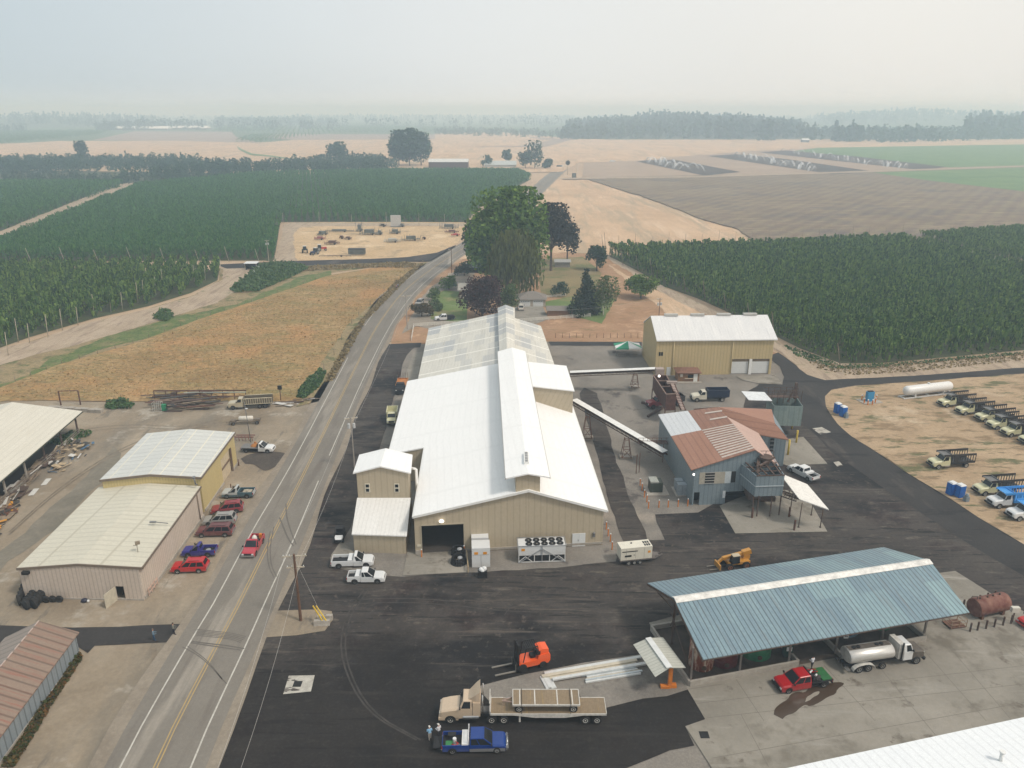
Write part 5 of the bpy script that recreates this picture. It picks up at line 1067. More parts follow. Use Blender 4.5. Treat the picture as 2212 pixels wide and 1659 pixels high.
def conveyor(name,label,a,c,wd_,trest,belt=True):
 a=Vector(a);c=Vector(c);t=thing(name,label,"conveyor",(trest[0][0][0],trest[0][0][1],0));off=(trest[0][0][0],trest[0][0][1],0)
 d=(c-a);hd=Vector((d.x,d.y,0)).normalized();s=Vector((-hd.y,hd.x,0))*(wd_/2);up=Vector((0,0,1))
 b=MB(off);b.slab([a-s+up*.9,c-s+up*.9,c+s+up*.9,a+s+up*.9],.06);b.build("cover",plain("conveyor_cover_white",(.66,.66,.64),.5),t)
 b=MB(off);n=max(4,int(d.length/1.2))
 for sg in(-1,1):
  b.beam(a+s*sg,c+s*sg,.1,.14);b.beam(a+s*sg+up*.8,c+s*sg+up*.8,.08,.1)
  for k in range(n):
   p=a.lerp(c,k/n)+s*sg;q=a.lerp(c,(k+1)/n)+s*sg;b.beam(p,q+up*.8 if k%2 else p+up*.8,.06);b.beam(p+up*.8,q,.06)
 b.beam(a+up*.35,c+up*.35,wd_*.8,.08);b.build("truss",M_ruststeel,t)
 for p,zt in trest:
  b=MB(off)
  for sx in(-1,1):
   for sy in(-1,1):b.beam((p[0]+sx*.9,p[1]+sy*.9,.4),(p[0]+sx*.35,p[1]+sy*.35,zt),.1)
  for z,w in((.5,.9),(zt*.5,.62),(zt-.3,.38)):
   for q0,q1 in(((-w,-w),(w,-w)),((w,-w),(w,w)),((w,w),(-w,w)),((-w,w),(-w,-w))):b.beam((p[0]+q0[0],p[1]+q0[1],z),(p[0]+q1[0],p[1]+q1[1],z),.08)
  b.beam((p[0]-.9,p[1]-.9,.5),(p[0]+.6,p[1]-.6,zt*.5),.07);b.beam((p[0]+.9,p[1]-.9,.5),(p[0]-.6,p[1]-.6,zt*.5),.07)
  b.build("trestle",M_rust,t)
  b=MB(off);b.box((p[0],p[1],.28),(2.4,1.2,.5));b.build("footing",M_concw,t)
 return t
c1a=Vector(G(1240,871,5.6));c1b=Vector(G(1436,985,3.0))
conveyor("covered_conveyor","long covered conveyor sloping from the white roofed building down to the rusty plant",c1a,c1b,1.5,[((21.5,134.1),4.2),(G(1268,948)[:2],5.0)])
c2a=Vector(G(1231,811,3.8));c2b=Vector(G(1417,803,5.2))
conveyor("covered_conveyor","level covered conveyor running from the white roofed building to the rusty hopper",c2a,c2b,1.5,[((29.0,173.6),3.6)])
pf=thing("access_platform","rusty railed platform on legs beside the conveyor end at the plant wall","platform",G(1374,1024));pfo=G(1374,1024)
q0=Vector(G(1379,958,3.9));q1=Vector(G(1448,958,3.9));b=MB(pfo);b.slab([q0,q1,q1+Vector((0,1.6,0)),q0+Vector((0,1.6,0))],.1);b.build("deck",M_ruststeel,pf)
b=MB(pfo)
for k in range(8):
 p=q0 .lerp(q1,k/7)
 b.beam(p,p+Vector((0,0,1.1)),.06)
for z in(.5,1.1):b.beam(q0+Vector((0,0,z)),q1+Vector((0,0,z)),.06)
b.build("railing",M_rust,pf)
for p in(G(1374,1024),(G(1374,1024)[0]+.6,G(1374,1024)[1]+.5),(q1 .x-1.2,q1 .y)):b=MB(pfo);b.beam((p[0],p[1],.1),(p[0],p[1],3.9),.12);b.build("leg",M_rust,pf)
hp=thing("rusty_hopper","tall rusty red hopper on legs with a ladder like elevator, truck parked beneath","hopper",G(1410,863));ho=G(1410,863)
hA=[Vector(G(1411,811,6.4)),Vector(G(1439,852,6.4)),Vector(G(1461,851,6.4)),Vector(G(1439,811,6.4))]
b=MB(ho)
cc=sum(hA,Vector())/4;lo=[Vector((p.x,p.y,3.2))for p in hA];lo2=[cc.lerp(p,.45)for p in hA];lo2=[Vector((p.x,p.y,1.9))for p in lo2]
lo[1].z=lo[2].z=2.8
for i in range(4):
 j=(i+1)%4;b.plate([lo[i],lo[j],hA[j],hA[i]],.1);b.plate([lo2[i],lo2[j],lo[j],lo[i]],.1)
b.face([p+Vector((0,0,.3))for p in lo]);b.build("hopper_body",plain("red_brown_rust",(.085,.038,.028),.85,var=.35,scale=1.5),hp)
b=MB(ho)
for i in range(4):b.beam(hA[i]+Vector((0,0,.05)),hA[(i+1)%4]+Vector((0,0,.05)),.2)
for t in(.3,.6):b.beam(hA[0].lerp(hA[1],t),hA[3].lerp(hA[2],t),.15)
b.build("rim",plain("pale_rust_rim",(.22,.15,.12),.8),hp)
for p in hA:b=MB(ho);b.beam((p.x,p.y,.1),(p.x,p.y,3.3),.18);b.build("leg",M_rust,hp)
e0=Vector(G(1452,829,7.6));e1=Vector(G(1476,886,3.2));b=MB(ho)
for s in(-.45,.45):b.beam(e0+Vector((s,0,0)),e1+Vector((s,0,0)),.12,.3)
b.build("elevator_rail",plain("red_brown_rust",(.085,.038,.028),.85),hp)
b=MB(ho)
for k in range(17):
 p=e0 .lerp(e1,(k+.5)/17);b.box((p.x,p.y,p.z+.1),(.75,.32,.08))
b.build("elevator_slats",plain("pink_slat",(.50,.38,.34),.7),hp)
for c_,d_ in(((e0 .x,e0 .y+.3,e0 .z+.2),(2.2,.7,.5)),((hA[0].x+1.6,hA[0].y+1.2,6.9),(1.8,1.6,1.6))):b=MB(ho);b.box(c_,d_);b.build("drive_housing",plain("pink_grey_housing",(.30,.24,.21),.7),hp)
lm=MB(ho);lm.ball((hA[0].x+.9,hA[0].y-2.2,7.0),.28);lm.build("lamp",_em,hp)
for i,(pA,pB)in enumerate((((1386,872),(1406,878)),((1399,902),(1430,886)))):
 a=Vector(G(*pA));c=Vector(G(*pB));b=MB(tuple(a));b.beam(a+Vector((0,0,.3)),c+Vector((0,0,.5)),.4,.5);o=b.build("ramp_beam",M_ruststeel);o.location=a;tag(o,["rusty beam lying left of the red truck under the hopper","rusty beam lying in front of the red truck under the hopper"][i],"steel beam")
s0=Vector(G(1519,1424.5,5.0));s1=Vector(G(2094.3,1322.4,5.0));t0=Vector(G(1456,1293,7.1));t1=Vector(G(2008,1210,7.1));v0=Vector(G(1399,1259.3,5.2));v1=Vector(G(1908.5,1181.7,5.2))
A9=Vector(G(1489,1484));B9=Vector(G(1998,1386))
bs=thing("tank_shed","large open shed with blue grey metal roof over round storage tanks","open shed",tuple(A9));bso=tuple(A9)
b=MB(bso);b.slab([s0,s1,t1,t0],.1);b.slab([t0,t1,v1,v0],.1);b.build("roof",M_blueroof,bs)
b=MB(bso);up=Vector((0,0,.12));d1=(s0-t0).normalized()*.75;d2=(v0-t0).normalized()*.55;b.slab([t0+d1+up*.7,t1+d1+up*.7,t1+up*1.2,t0+up*1.2],.05);b.slab([t0+up*1.2,t1+up*1.2,t1+d2+up*.7,t0+d2+up*.7],.05);b.build("ridge_cap",M_ridge,bs)
b=MB(bso)
for k in range(7):
 t=k/6;f=s0 .lerp(s1,t);r_=t0 .lerp(t1,t);v_=v0 .lerp(v1,t);b.beam(f-up*2,r_-up*2,.16,.25);b.beam(r_-up*2,v_-up*2,.16,.25)
for k in range(6):
 t=k/5;b.beam(s0 .lerp(t0,t)-up*1.3,s1 .lerp(t1,t)-up*1.3,.1,.12);b.beam(v0 .lerp(t0,t)-up*1.3,v1 .lerp(t1,t)-up*1.3,.1,.12)
b.build("rafter",M_ruststeel,bs)
for q in((1491,1479),(1596.4,1457),(1702,1437),(1802.8,1416),(1901.6,1396),(1994,1379)):
 p=G(*q);b=MB(bso);b.beam((p[0],p[1],.3),(p[0],p[1],5.15),.2);b.build("post",plain("weathered_post",(.20,.17,.15),.8),bs)
for k in range(4):
 p=Vector(G(1445,1393)).lerp(Vector((t1 .x+.3,t1 .y,0)),(k+.03)/3.1);b=MB(bso);b.beam((p.x,p.y,0),(p.x,p.y,6.9),.26);b.build("post",M_ruststeel,bs)
b=MB(bso);p=Vector(G(1445,1393));a=Vector(G(1491,1479));b.beam((p.x,p.y,4.6),(a.x,a.y,1.2),.09);b.beam((p.x,p.y,5.4),(v0 .x+.6,v0 .y-.6,5.0),.1);b.beam((p.x,p.y,2.8),(p.x+3,p.y+6,2.8),.1);b.build("brace",M_ruststeel,bs)
b=MB(bso);u9=(B9-A9).normalized();n9=Vector((-u9 .y,u9 .x,0));G9=A9+n9*10.5;H9=B9+n9*10.5
for a,c in((A9,A9 .lerp(B9,.44)),(A9 .lerp(B9,.62),B9),(A9,A9+n9*10.5),(B9,B9+n9*10.5),(G9,H9),(A9 .lerp(B9,.44),A9 .lerp(B9,.44)+n9*4),(A9 .lerp(B9,.62),A9 .lerp(B9,.62)+n9*4),(A9 .lerp(B9,.44)+n9*4,A9 .lerp(B9,.62)+n9*4)):b.beam(a+Vector((0,0,.45)),c+Vector((0,0,.45)),.28,.75)
b.build("containment_wall",M_concw,bs)
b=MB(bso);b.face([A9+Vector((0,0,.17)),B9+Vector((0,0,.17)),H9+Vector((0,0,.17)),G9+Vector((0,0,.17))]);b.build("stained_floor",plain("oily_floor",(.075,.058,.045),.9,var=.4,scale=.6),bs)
def tank(px,py,dep,r,h,m,label,name="storage_tank",lid=True,grp="storage tanks under the blue roof"):
 g=Vector(G(px,py))+n9*dep;t=thing(name,label,"tank",tuple(g),0,grp);b=MB();b.lathe((0,0,.15),(0,0,1),[(r,0),(r,h),(r*.55,h+.35),(.01,h+.45)],28);b.build("shell",m,t)
 b=MB()
 for z in(.9,2.1,3.2):
  if z<h:b.lathe((0,0,z),(0,0,1),[(r+.005,0),(r+.035,.02),(r+.035,.08),(r+.005,.1)],28)
 b.build("hoop",m,t);b=MB();b.lathe((0,-r-.02,.8),(0,-1,0),[(.28,0),(.28,.12),(.0,.13)],10);b.build("manway",M_ruststeel,t);return t
M_tgreen=plain("green_tank_paint",(.03,.17,.08),.5,var=.25,scale=1);M_tblue=plain("blue_grey_tank_paint",(.17,.26,.34),.5,var=.25,scale=1);M_tred=plain("dull_red_tank_paint",(.10,.02,.018),.6,var=.3,scale=1)
_t=NT("rust_streaked_tank");_co=_t.objc();_n=_t.noise(_co,1.0,6,.75,stretch=(1.6,1.6,.35));M_trust=_t.done(_t.ramp(_n,[(.36,(.10,.028,.014)),(.50,(.20,.055,.028)),(.60,(.46,.36,.27))]),.8)
tank(1522,1449,1.0,1.45,4.4,M_trust,"rust streaked red and white upright tank at the left end of the blue shed",grp=None)
tank(1582,1455,2.3,1.7,3.3,M_tred,"dull red round tank second from the left under the blue roof",grp=None)
tank(1655,1440,2.6,1.9,3.3,M_tgreen,"dark green round tank left of the white signed box under the blue roof",grp=None)
tank(1790,1407,3.6,1.8,3.3,M_tblue,"blue grey round tank behind the tail of the tanker truck",grp=None)
tank(1862,1399,3.6,1.8,3.3,M_tblue,"blue grey round tank behind the barrel of the tanker truck",grp=None)
tank(1935,1385,3.6,1.7,3.3,M_tgreen,"green round tank at the right end under the blue roof",grp=None)
p=Vector(G(1712,1432))+n9*1.2;t=thing("pump_cabinet","dark green pump cabinet with white notice under the blue roof","cabinet",tuple(p));b=MB();b.b2(-.5,.5,-.4,.4,.1,1.9);b.build("housing",plain("cabinet_green",(.015,.05,.035),.5),t);b=MB();b.b2(-.3,.35,-.44,-.41,1.1,1.65);b.build("notice",plain("notice_white",(.6,.6,.58),.6),t)
p=Vector(G(1805,1392));t=thing("notice_board","small white notice fixed to a post of the blue shed","sign",(p.x,p.y-2.2,0));b=MB();b.b2(-.28,.28,-.05,0,2.6,3.1);b.build("plate",plain("notice_white",(.6,.6,.58),.6),t);b=MB();b.b2(-.2,.2,-.07,-.055,2.8,2.95);b.build("lettering",plain("notice_ink",(.12,.12,.13),.7),t)
kp=G(1446,1485.7);kk=thing("gauge_canopy","small gabled metal canopy on an orange post at the corner of the concrete","canopy",kp);zr_=3.5
k0=Vector(G(1400,1378,3.6));k1=Vector(G(1446,1442.5,3.6));kl0=Vector(G(1368,1392,3.0));kl1=Vector(G(1415.5,1462,3.0));kr0=Vector(G(1432.3,1376.5,2.95));kr1=Vector(G(1481.3,1442.3,2.95))
M_kroof=ribbed("pale_green_grey_sheet",(.42,.42,.37),(.52,.52,.46),pitch=.45,groove=.3,rough=.6,direction='Y',streak=((.34,.30,.23),.58))
b=MB(kp);b.slab([k0,kl0,kl1,k1],.06);b.slab([k1,kr1,kr0,k0],.06);b.build("roof",M_kroof,kk)
b=MB(kp);b.beam(k0+Vector((0,0,.05)),k1+Vector((0,0,.05)),.7,.05);b.build("ridge_cap",plain("light_ridge",(.60,.61,.60),.6),kk)
M_orange=plain("orange_post_paint",(.56,.17,.02),.6,var=.15)
b=MB(kp);b.beam((kp[0],kp[1],.2),(kp[0],kp[1],3.3),.42);b.box((kp[0]-.5,kp[1]-.1,.3),(1.1,.5,.3));b.box((kp[0]+.4,kp[1],.35),(.7,.5,.4));b.build("post",M_orange,kk)
b=MB(kp);m0=(k0+k1)/2;b.beam((kp[0],kp[1],3.2),(m0 .x,m0 .y,3.45),.16);b.beam((kp[0],kp[1]+.1,3.2),(k0 .x,k0 .y,3.4),.12);b.build("bracket",M_ruststeel,kk)
cr0=Vector(G(1640,1672,6));cr1=Vector(G(2300,1530,6));cu=(cr1-cr0).normalized();cn=Vector((cu.y,-cu.x,0));cr1=cr1+cu*8
wr=thing("white_roof_building","building whose plain white metal roof fills the bottom right corner","building",(cr0 .x,cr0 .y,0));wro=(cr0 .x,cr0 .y,0)
b=MB(wro);b.slab([cr0+cn*16+Vector((0,0,1.6)),cr1+cn*16+Vector((0,0,1.6)),cr1,cr0],.2);b.build("roof",ribbed("white_roof_panels",(.74,.76,.78),(.78,.80,.81),pitch=.9,groove=.13,rough=.45,direction='X',bump=.3),wr)
b=MB(wro);a=cr0+cn*.4+cu*.4;c=cr1+cn*.4;b.plate([(c.x,c.y,0),(a.x,a.y,0),(a.x,a.y,5.8),(c.x,c.y,5.8)],.2);a2=cr0+cn*15.6+cu*.4;b.plate([(a.x,a.y,0),(a2 .x,a2 .y,0),(a2 .x,a2 .y,7.2),(a.x,a.y,5.8)],.2);b.build("wall",M_tanwall,wr)
c=Vector(G(2163,1636,6.8));b=MB(wro);b.tube((c.x,c.y,6.3),(c.x,c.y,7.35),.16,8);b.tube((c.x,c.y,7.35),(c.x,c.y,7.5),.26,8);b.build("vent_pipe",M_whitetrim,wr)
M_tyre=plain("tyre_rubber",(.018,.017,.016),.9,var=.25)
M_rim=plain("rim_metal",(.34,.34,.33),.4,.5,var=.15)
M_rimw=plain("white_rim",(.55,.54,.50),.5,var=.15)
M_black=plain("black_trim",(.012,.012,.013),.6,var=.2)
M_chrome=plain("bumper_chrome",(.45,.45,.44),.25,.8,var=.08)
M_head=NT("headlight_lens").done((.62,.64,.64),.15,0,.6)
M_tail=NT("tail_lens").done((.30,.015,.012),.3,0,.5)
M_grey=plain("grey_frame_paint",(.13,.13,.13),.6,var=.2)
PW=paint("white_paint",(.62,.63,.63),.02);PR=paint("red_paint",(.40,.006,.008),.01);PMR=paint("maroon_paint",(.10,.012,.018),.22);PBL=paint("blue_paint",(.004,.035,.19),.01,.2)
PIN=paint("indigo_paint",(.022,.018,.19),.03);PGY=paint("grey_paint",(.26,.26,.25),.22);PTE=paint("teal_paint",(.03,.09,.12),.15);PCR=paint("pale_yellow_paint",(.56,.54,.34),.04);PTN=paint("tan_paint",(.52,.405,.29),.04);PDR=paint("dark_red_paint",(.22,.012,.02),.10);POR=paint("orange_paint",(.72,.09,.012),.02);PYE=paint("machine_yellow",(.48,.22,.02),.15)
def wheel(parent,x,y,r,w,rimm=None,dual=False,off=0.0):
 s=1 if y>0 else-1;b=MB();W=w*(2.1 if dual else 1)
 b.lathe((x,y-s*W/2,r),(0,s,0),[(r*.86,0),(r,.04),(r,W-.04),(r*.86,W),(r*.62,W),(r*.60,W-.03)],18)
 o=b.build("wheel",M_tyre,parent);b=MB();d=W-.05
 b.lathe((x,y-s*W/2,r),(0,s,0),[(r*.6,d),(r*.55,d+.03),(r*.2,d+.0),(r*.16,d+.03),(0,d+.03)],14);b.build("rim",rimm or M_rim,o);return o
def onq(a,b_,c,d,u0,u1,v0,v1,o=.015):
 """sub-quad of a quad face a(bl) b(br) c(tr) d(tl), lifted by o"""
 a,b_,c,d=map(Vector,(a,b_,c,d));f=lambda u,v:a.lerp(b_,u).lerp(d.lerp(c,u),v);n=(b_-a).cross(d-a).normalized()*o
 return[f(u0,v0)+n,f(u1,v0)+n,f(u1,v1)+n,f(u0,v1)+n]
def cabin(t,P,xw,xr,xe,xg,zb,zr,w,doors,rearwin=True,roofm=None):
 """greenhouse: windscreen base xw, roof xr..xe, rear base xg (x forward)"""
 i=.16;b=MB();B4=[(xg,-w,zb),(xw,-w,zb),(xw,w,zb),(xg,w,zb)];T4=[(xe,-w+i,zr),(xr,-w+i,zr),(xr,w-i,zr),(xe,w-i,zr)]
 k=.06;T5=[(xe+k,-w+i+k,zr+.05),(xr-k,-w+i+k,zr+.05),(xr-k,w-i-k,zr+.05),(xe+k,w-i-k,zr+.05)]
 b.loft([B4,T4,T5]);b.build("cab",P if roofm is None else roofm,t)
 b=MB();b.face(onq(B4[1],B4[2],T4[2],T4[1],.04,.96,.04,.95));b.build("windshield",M_glassd,t)
 if rearwin:b=MB();b.face(onq(B4[3],B4[0],T4[0],T4[3],.1,.9,.2,.88));b.build("rear_window",M_glassd,t)
 for q in((B4[0],B4[1],T4[1],T4[0]),(B4[2],B4[3],T4[3],T4[2])):
  for u0,u1 in doors:
   if q[0][1]>0:u0,u1=1-u1,1-u0
   b=MB();b.face(onq(*q,u0,u1,.03,.92));b.build("side_window",M_glassd,t)
 for s in(-1,1):b=MB();b.box((xw-.1,s*(w+.14),zb+.16),(.12,.22,.22));b.build("mirror",M_black,t)
def nose(t,P,xf,xw,w,zl,zh,zb,zc=None):
 """hood and front wings: xf front, xw scuttle"""
 b=MB();S=[]
 for x,k,z in((xw,1,zb),(xw+(xf-xw)*.5,1,(zb+zh)/2+.02),(xf-.22,.97,zh),(xf,.90,zh-.16)):
  ww=w*k;S.append([(x,-ww,zl),(x,-ww,z-.16),(x,-ww+.14,z),(x,ww-.14,z),(x,ww,z-.16),(x,ww,zl)])
 b.loft(S,smooth=False);b.build("hood",P,t)
 b=MB();b.b2(xf-.02,xf+.03,-w*.55,w*.55,zl+.25,zh-.24);b.build("grille",M_black,t)
 for s in(-1,1):b=MB();b.box((xf+.0,s*w*.72,zh-.33),(.08,w*.3,.2));b.build("headlight",M_head,t)
def arch(t,xs,w,r):
 for x in xs:
  for s in(-1,1):
   b=MB();p=[(x+math.cos(a*PI/8)*r*1.16,s*(w+.008),r+max(-.05,math.sin(a*PI/8))*r*1.16)for a in range(9)]
   b.face(p if s<0 else p[::-1]);b.build("wheel_arch",M_black,t)
def place(rear,front,dz=0.0):
 a=Vector(G(*rear));c=Vector(G(*front));m=(a+c)/2;return(m.x,m.y,.09+dz),math.atan2(c.y-a.y,c.x-a.x)
def car(name,label,cat,rear,front,P,L=5.0,W=1.9,kind="suv",group=None,rim=None,z=.0,trim=None,low=None,bed=None,bumper=None):
 loc,a=place(rear,front,z);t=thing(name,label,cat,loc,a,group);w=W/2;f=L/2;zb=1.05 if kind!="pickup"else 1.12;r=.37 if kind!="pickup"else.40
 zl=.34
 if kind in("suv","van"):
  xw=f-(1.25 if kind=="suv"else.85);nose(t,P,f,xw,w,zl,zb-.04,zb)
  b=MB();b.loft([[(x,-w*k,zl),(x,-w*k,zt-.12),(x,-w*k+.06,zt),(x,w*k-.06,zt),(x,w*k,zt-.12),(x,w*k,zl)]for x,k,zt in((-f,.92,zb-.12),(-f+.15,1,zb),(xw,1,zb))]);b.build("body",P,t)
  cabin(t,P,xw,xw-(.85 if kind=="suv"else 1.0),-f+.42,-f+.08,zb,1.72 if kind=="suv"else 1.95,w-.03,((.05,.33),(.36,.62),(.66,.93)))
  b=MB()
  for s in(-.55,.55):b.beam((-f+.9,s,1.80 if kind=="suv"else 2.03),(xw-1.2,s,1.80 if kind=="suv"else 2.03),.05)
  b.build("roof_rail",M_black,t)
 else:
  cl={"reg":1.35,"ext":1.85,"crew":2.35}[bed[0]];xw=f-1.35;xg=xw-cl;zr=1.82
  nose(t,P,f,xw,w,zl,zb-.03,zb)
  b=MB();b.b2(xg,xw,-w,w,zl,zb);b.build("body",P,t)
  cabin(t,P,xw,xw-.9,xg+.08,xg,zb,zr,w-.04,{"reg":((.30,.92),),"ext":((.08,.32),(.38,.93)),"crew":((.06,.42),(.47,.93))}[bed[0]])
  if bed[1]=="box":
   b=MB();x0=-f+.05;x1=xg-.04
   for s in(-1,1):b.b2(x0,x1,s*w,s*(w-.1),zl+.05,1.16)
   b.b2(x1-.08,x1,-w+.1,w-.1,.7,1.16);b.build("bed_side",PTE if low==PTE else P,t)
   b=MB();b.b2(x0-.05,x0,-w+.05,w-.05,.6,1.14);b.build("tailgate",P,t)
   b=MB();b.b2(x0,x1-.08,-w+.1,w-.1,.62,.70);b.build("bed_floor",M_black,t)
   if len(bed)>2:b=MB();b.b2(x1-.75,x1-.1,-w+.03,w-.03,.95,1.32);b.build("toolbox",bed[2],t)
  else:
   b=MB();x0=-f;x1=xg-.1;b.b2(x0,x1,-w-.08,w+.08,.92,1.04);b.build("flatbed",bed[2],t)
   b=MB();b.b2(x1-.08,x1,-w,w,1.04,1.75);b.build("headboard",M_black,t)
   b=MB();b.b2(x0+.2,x1,-.45,.45,.5,.9);b.build("chassis",M_black,t)
  if low:[(b.b2(xg,f-.1,s*(w+.006),s*(w+.012),zl,.72),b.build("lower_panel",low,t))for s,b in((-1,MB()),(1,MB()))]
 b=MB();b.b2(f-.08,f+.12,-w*.93,w*.93,.38,.62);b.build("front_bumper",bumper or trim or P,t);b=MB();b.b2(-f-.12,-f+.04,-w*.93,w*.93,.42,.64);b.build("rear_bumper",trim or M_chrome,t)
 for s in(-1,1):b=MB();b.box((-f-.0,s*(w-.1),.88),(.1,.14,.34));b.build("tail_light",M_tail,t)
 xs=(f-.92,-f+1.05);arch(t,xs,w,r)
 b=MB();b.b2(-f+.3,f-.3,-w+.2,w-.2,.25,.5);b.build("underbody",M_black,t)
 for x in xs:
  for s in(-1,1):wheel(t,x,s*(w-.10),r,.26,rim)
 return t
car("suv","bright red SUV parked nearest the corner of the pink workshop","car",(452,1231),(373,1234),PR,4.9,rim=M_rimw)
t=car("pickup_truck","indigo blue pickup with a spare wheel in its bed, beside the bright red SUV","pickup truck",(469,1198),(397,1200),PIN,4.8,1.75,"pickup",bed=("reg","box"))
b=MB();b.lathe((-1.3,.1,.72),(0,0,1),[(.2,0),(.36,.02),(.36,.18),(.2,.2)],14);b.build("spare_wheel",M_rim,t)
car("suv","long dusty maroon SUV parked between the blue pickup and the grey SUV","car",(507,1154),(426,1156),PMR,5.5,1.98,rim=M_rimw)
car("suv","dusty grey SUV parked between the two dark red vehicles","car",(512,1129),(440,1133),PGY,5.0)
car("suv","dark red minivan parked between the grey SUV and the teal pickup","car",(528,1102),(457,1110),PDR,4.9)
t=car("pickup_truck","old white and teal pickup parked by the yellow workshop wall","pickup truck",(551,1072),(482,1073),paint("faded_white_paint",(.40,.43,.43),.1),5.3,1.95,"pickup",low=PTE,bed=("reg","box"),trim=M_chrome)
b=MB();b.b2(-2.2,-.8,-.6,.6,.7,.95);b.b2(-1.7,-1.2,-.4,.3,.9,1.1);b.build("load",plain("mixed_load",(.35,.31,.24),.8,var=.4,scale=4),t)
t=car("pickup_truck","red pickup with loaded bed driving along the road toward the viewer","pickup truck",(560,1167),(536,1209),paint("rose_red_paint",(.40,.03,.05),.10),5.4,1.95,"pickup",bed=("reg","box"),bumper=M_chrome)
b=MB();b.b2(-2.3,-1.9,.3,.7,.7,1.4);b.build("orange_canister",M_orange,t);b=MB();b.ball((-1.4,-.2,1.05),.42);b.ball((-2.0,-.4,.95),.3);b.build("white_sack",plain("white_sack",(.6,.57,.52),.8),t)
t=car("flatbed_truck","white flatbed truck standing on the oil stained ground by the workshop door","truck",(517,974),(600,976),PW,6.1,2.0,"pickup",bed=("reg","flat",plain("grey_deck",(.16,.155,.15),.8)))
b=MB();b.lathe((-.6,.2,1.04),(0,0,1),[(.9,0),(.75,.2),(.3,.35),(0,.36)],10);b.b2(-.9,-.55,.5,.8,1.1,1.6);b.build("scrap_heap",plain("rusty_orange_scrap",(.36,.15,.04),.8,var=.4,scale=4),t)
car("pickup_truck","larger white pickup with open tool box bed, in front of the tower building","pickup truck",(718,1222),(807,1219),PW,5.85,2.0,"pickup",bed=("reg","box",PW),rim=M_grey)
car("pickup_truck","smaller white extended cab pickup, nearest the viewer beside the larger one","pickup truck",(751,1256),(833,1255),PW,5.1,1.78,"pickup",bed=("ext","box",PW),rim=M_grey)
t=car("pickup_truck","bright blue crew cab pickup with white tool box beside the tan lorry","pickup truck",(952,1616),(1097,1613),PBL,6.5,2.05,"pickup",bed=("crew","box",plain("toolbox_white",(.66,.66,.65),.4)),low=plain("silver_cladding",(.24,.24,.24),.4,.4),bumper=M_chrome)
b=MB();b.b2(-4.15,-3.3,-.8,.8,.66,.72);b.build("lowered_tailgate",M_black,t)
b=MB();b.tube((-.55,-.9,1.1),(-.55,-.9,2.1),.07,6);b.tube((-.55,-.9,2.05),(-.55,.9,2.05),.05,6);b.tube((-.55,.9,1.1),(-.55,.9,2.1),.07,6);b.build("headache_rack",plain("rack_white",(.6,.6,.6),.4),t)
b=MB();b.path([(3.3,-.95,.9),(3.42,-.6,1.05),(3.42,.6,1.05),(3.3,.95,.9)],.07,6);b.b2(3.3,3.5,-1.0,1.0,.4,.75);b.build("bull_bar",M_chrome,t)
b=MB();b.tube((-2.0,-.1,.7),(-2.0,-.1,1.25),.2,10);b.build("white_bucket",PW,t);b=MB();b.b2(-2.9,-2.2,-.7,-.1,.7,.95);b.build("green_box",plain("green_box",(.03,.18,.06),.6),t);b=MB();b.b2(-2.7,-1.9,.3,.85,.7,1.2);b.build("tool_case",M_black,t);b=MB();b.b2(-2.1,-1.4,-.8,-.5,.7,.95);b.build("tool_case",M_grey,t)
b=MB();b.path([(-2.3,-.6,.98),(-1.9,-.8,1.0),(-1.6,-.5,.98),(-1.9,-.3,1.0)],.05,5);b.build("red_strap",PR,t)
car("pickup_truck","white crew cab pickup parked at the right end of the rusty plant","pickup truck",(1763,1043),(1707,1014),PW,5.9,2.0,"pickup",bed=("crew","box",PW))
car("suv","silver SUV parked behind the rusty brown shrub by the farmhouse drive","car",(915,652),(898,664),PGY,4.8)
t=car("flatbed_truck","white crew cab flatbed truck on the farmhouse drive behind the white fence","truck",(987,690),(935,693),PW,6.3,2.0,"pickup",bed=("crew","flat",M_black))
b=MB();b.b2(-2.6,-.8,-.5,.5,1.0,1.5);b.b2(-3,-2.2,-.8,.8,1.0,1.3);b.build("equipment",M_black,t)
car("van","white minivan parked in front of the double garage","van",(1126,677),(1125,662),paint("cream_white_paint",(.55,.53,.48),.05),4.9,1.95,"van")
t=car("flatbed_truck","red crew cab flatbed pickup beside the brown wet stain on the concrete","truck",(1800,1469),(1662,1493),paint("deep_red_paint",(.34,.006,.01),.02),6.4,2.05,"pickup",bed=("crew","flat",M_black),trim=M_black)
b=MB();b.b2(-3.1,-1.9,-1.0,1.0,1.05,1.16);b.build("green_panel",plain("green_panel",(.02,.12,.035),.6,var=.25),t);b=MB();rr_=random.Random(4)
for k in range(16):b.box((rr_.uniform(-1.9,-.3),rr_.uniform(-.85,.85),rr_.uniform(1.1,1.45)),(rr_.uniform(.2,.7),rr_.uniform(.1,.35),rr_.uniform(.1,.4)),rz=rr_.uniform(0,3))
b.build("loose_tools",plain("dark_tools",(.05,.04,.04),.7,var=.6,scale=5),t)
b=MB();b.tube((-.6,.1,1.5),(-1.3,-.3,1.55),.1,6);b.tube((-1.5,.3,1.45),(-1.2,.5,1.45),.12,6);b.build("white_jug",PW,t)
b=MB()
for y in(-.5,-.1):b.beam((-.2,y,1.6),(-2.0,y-.1,1.35),.07)
b.build("red_pole",PR,t)
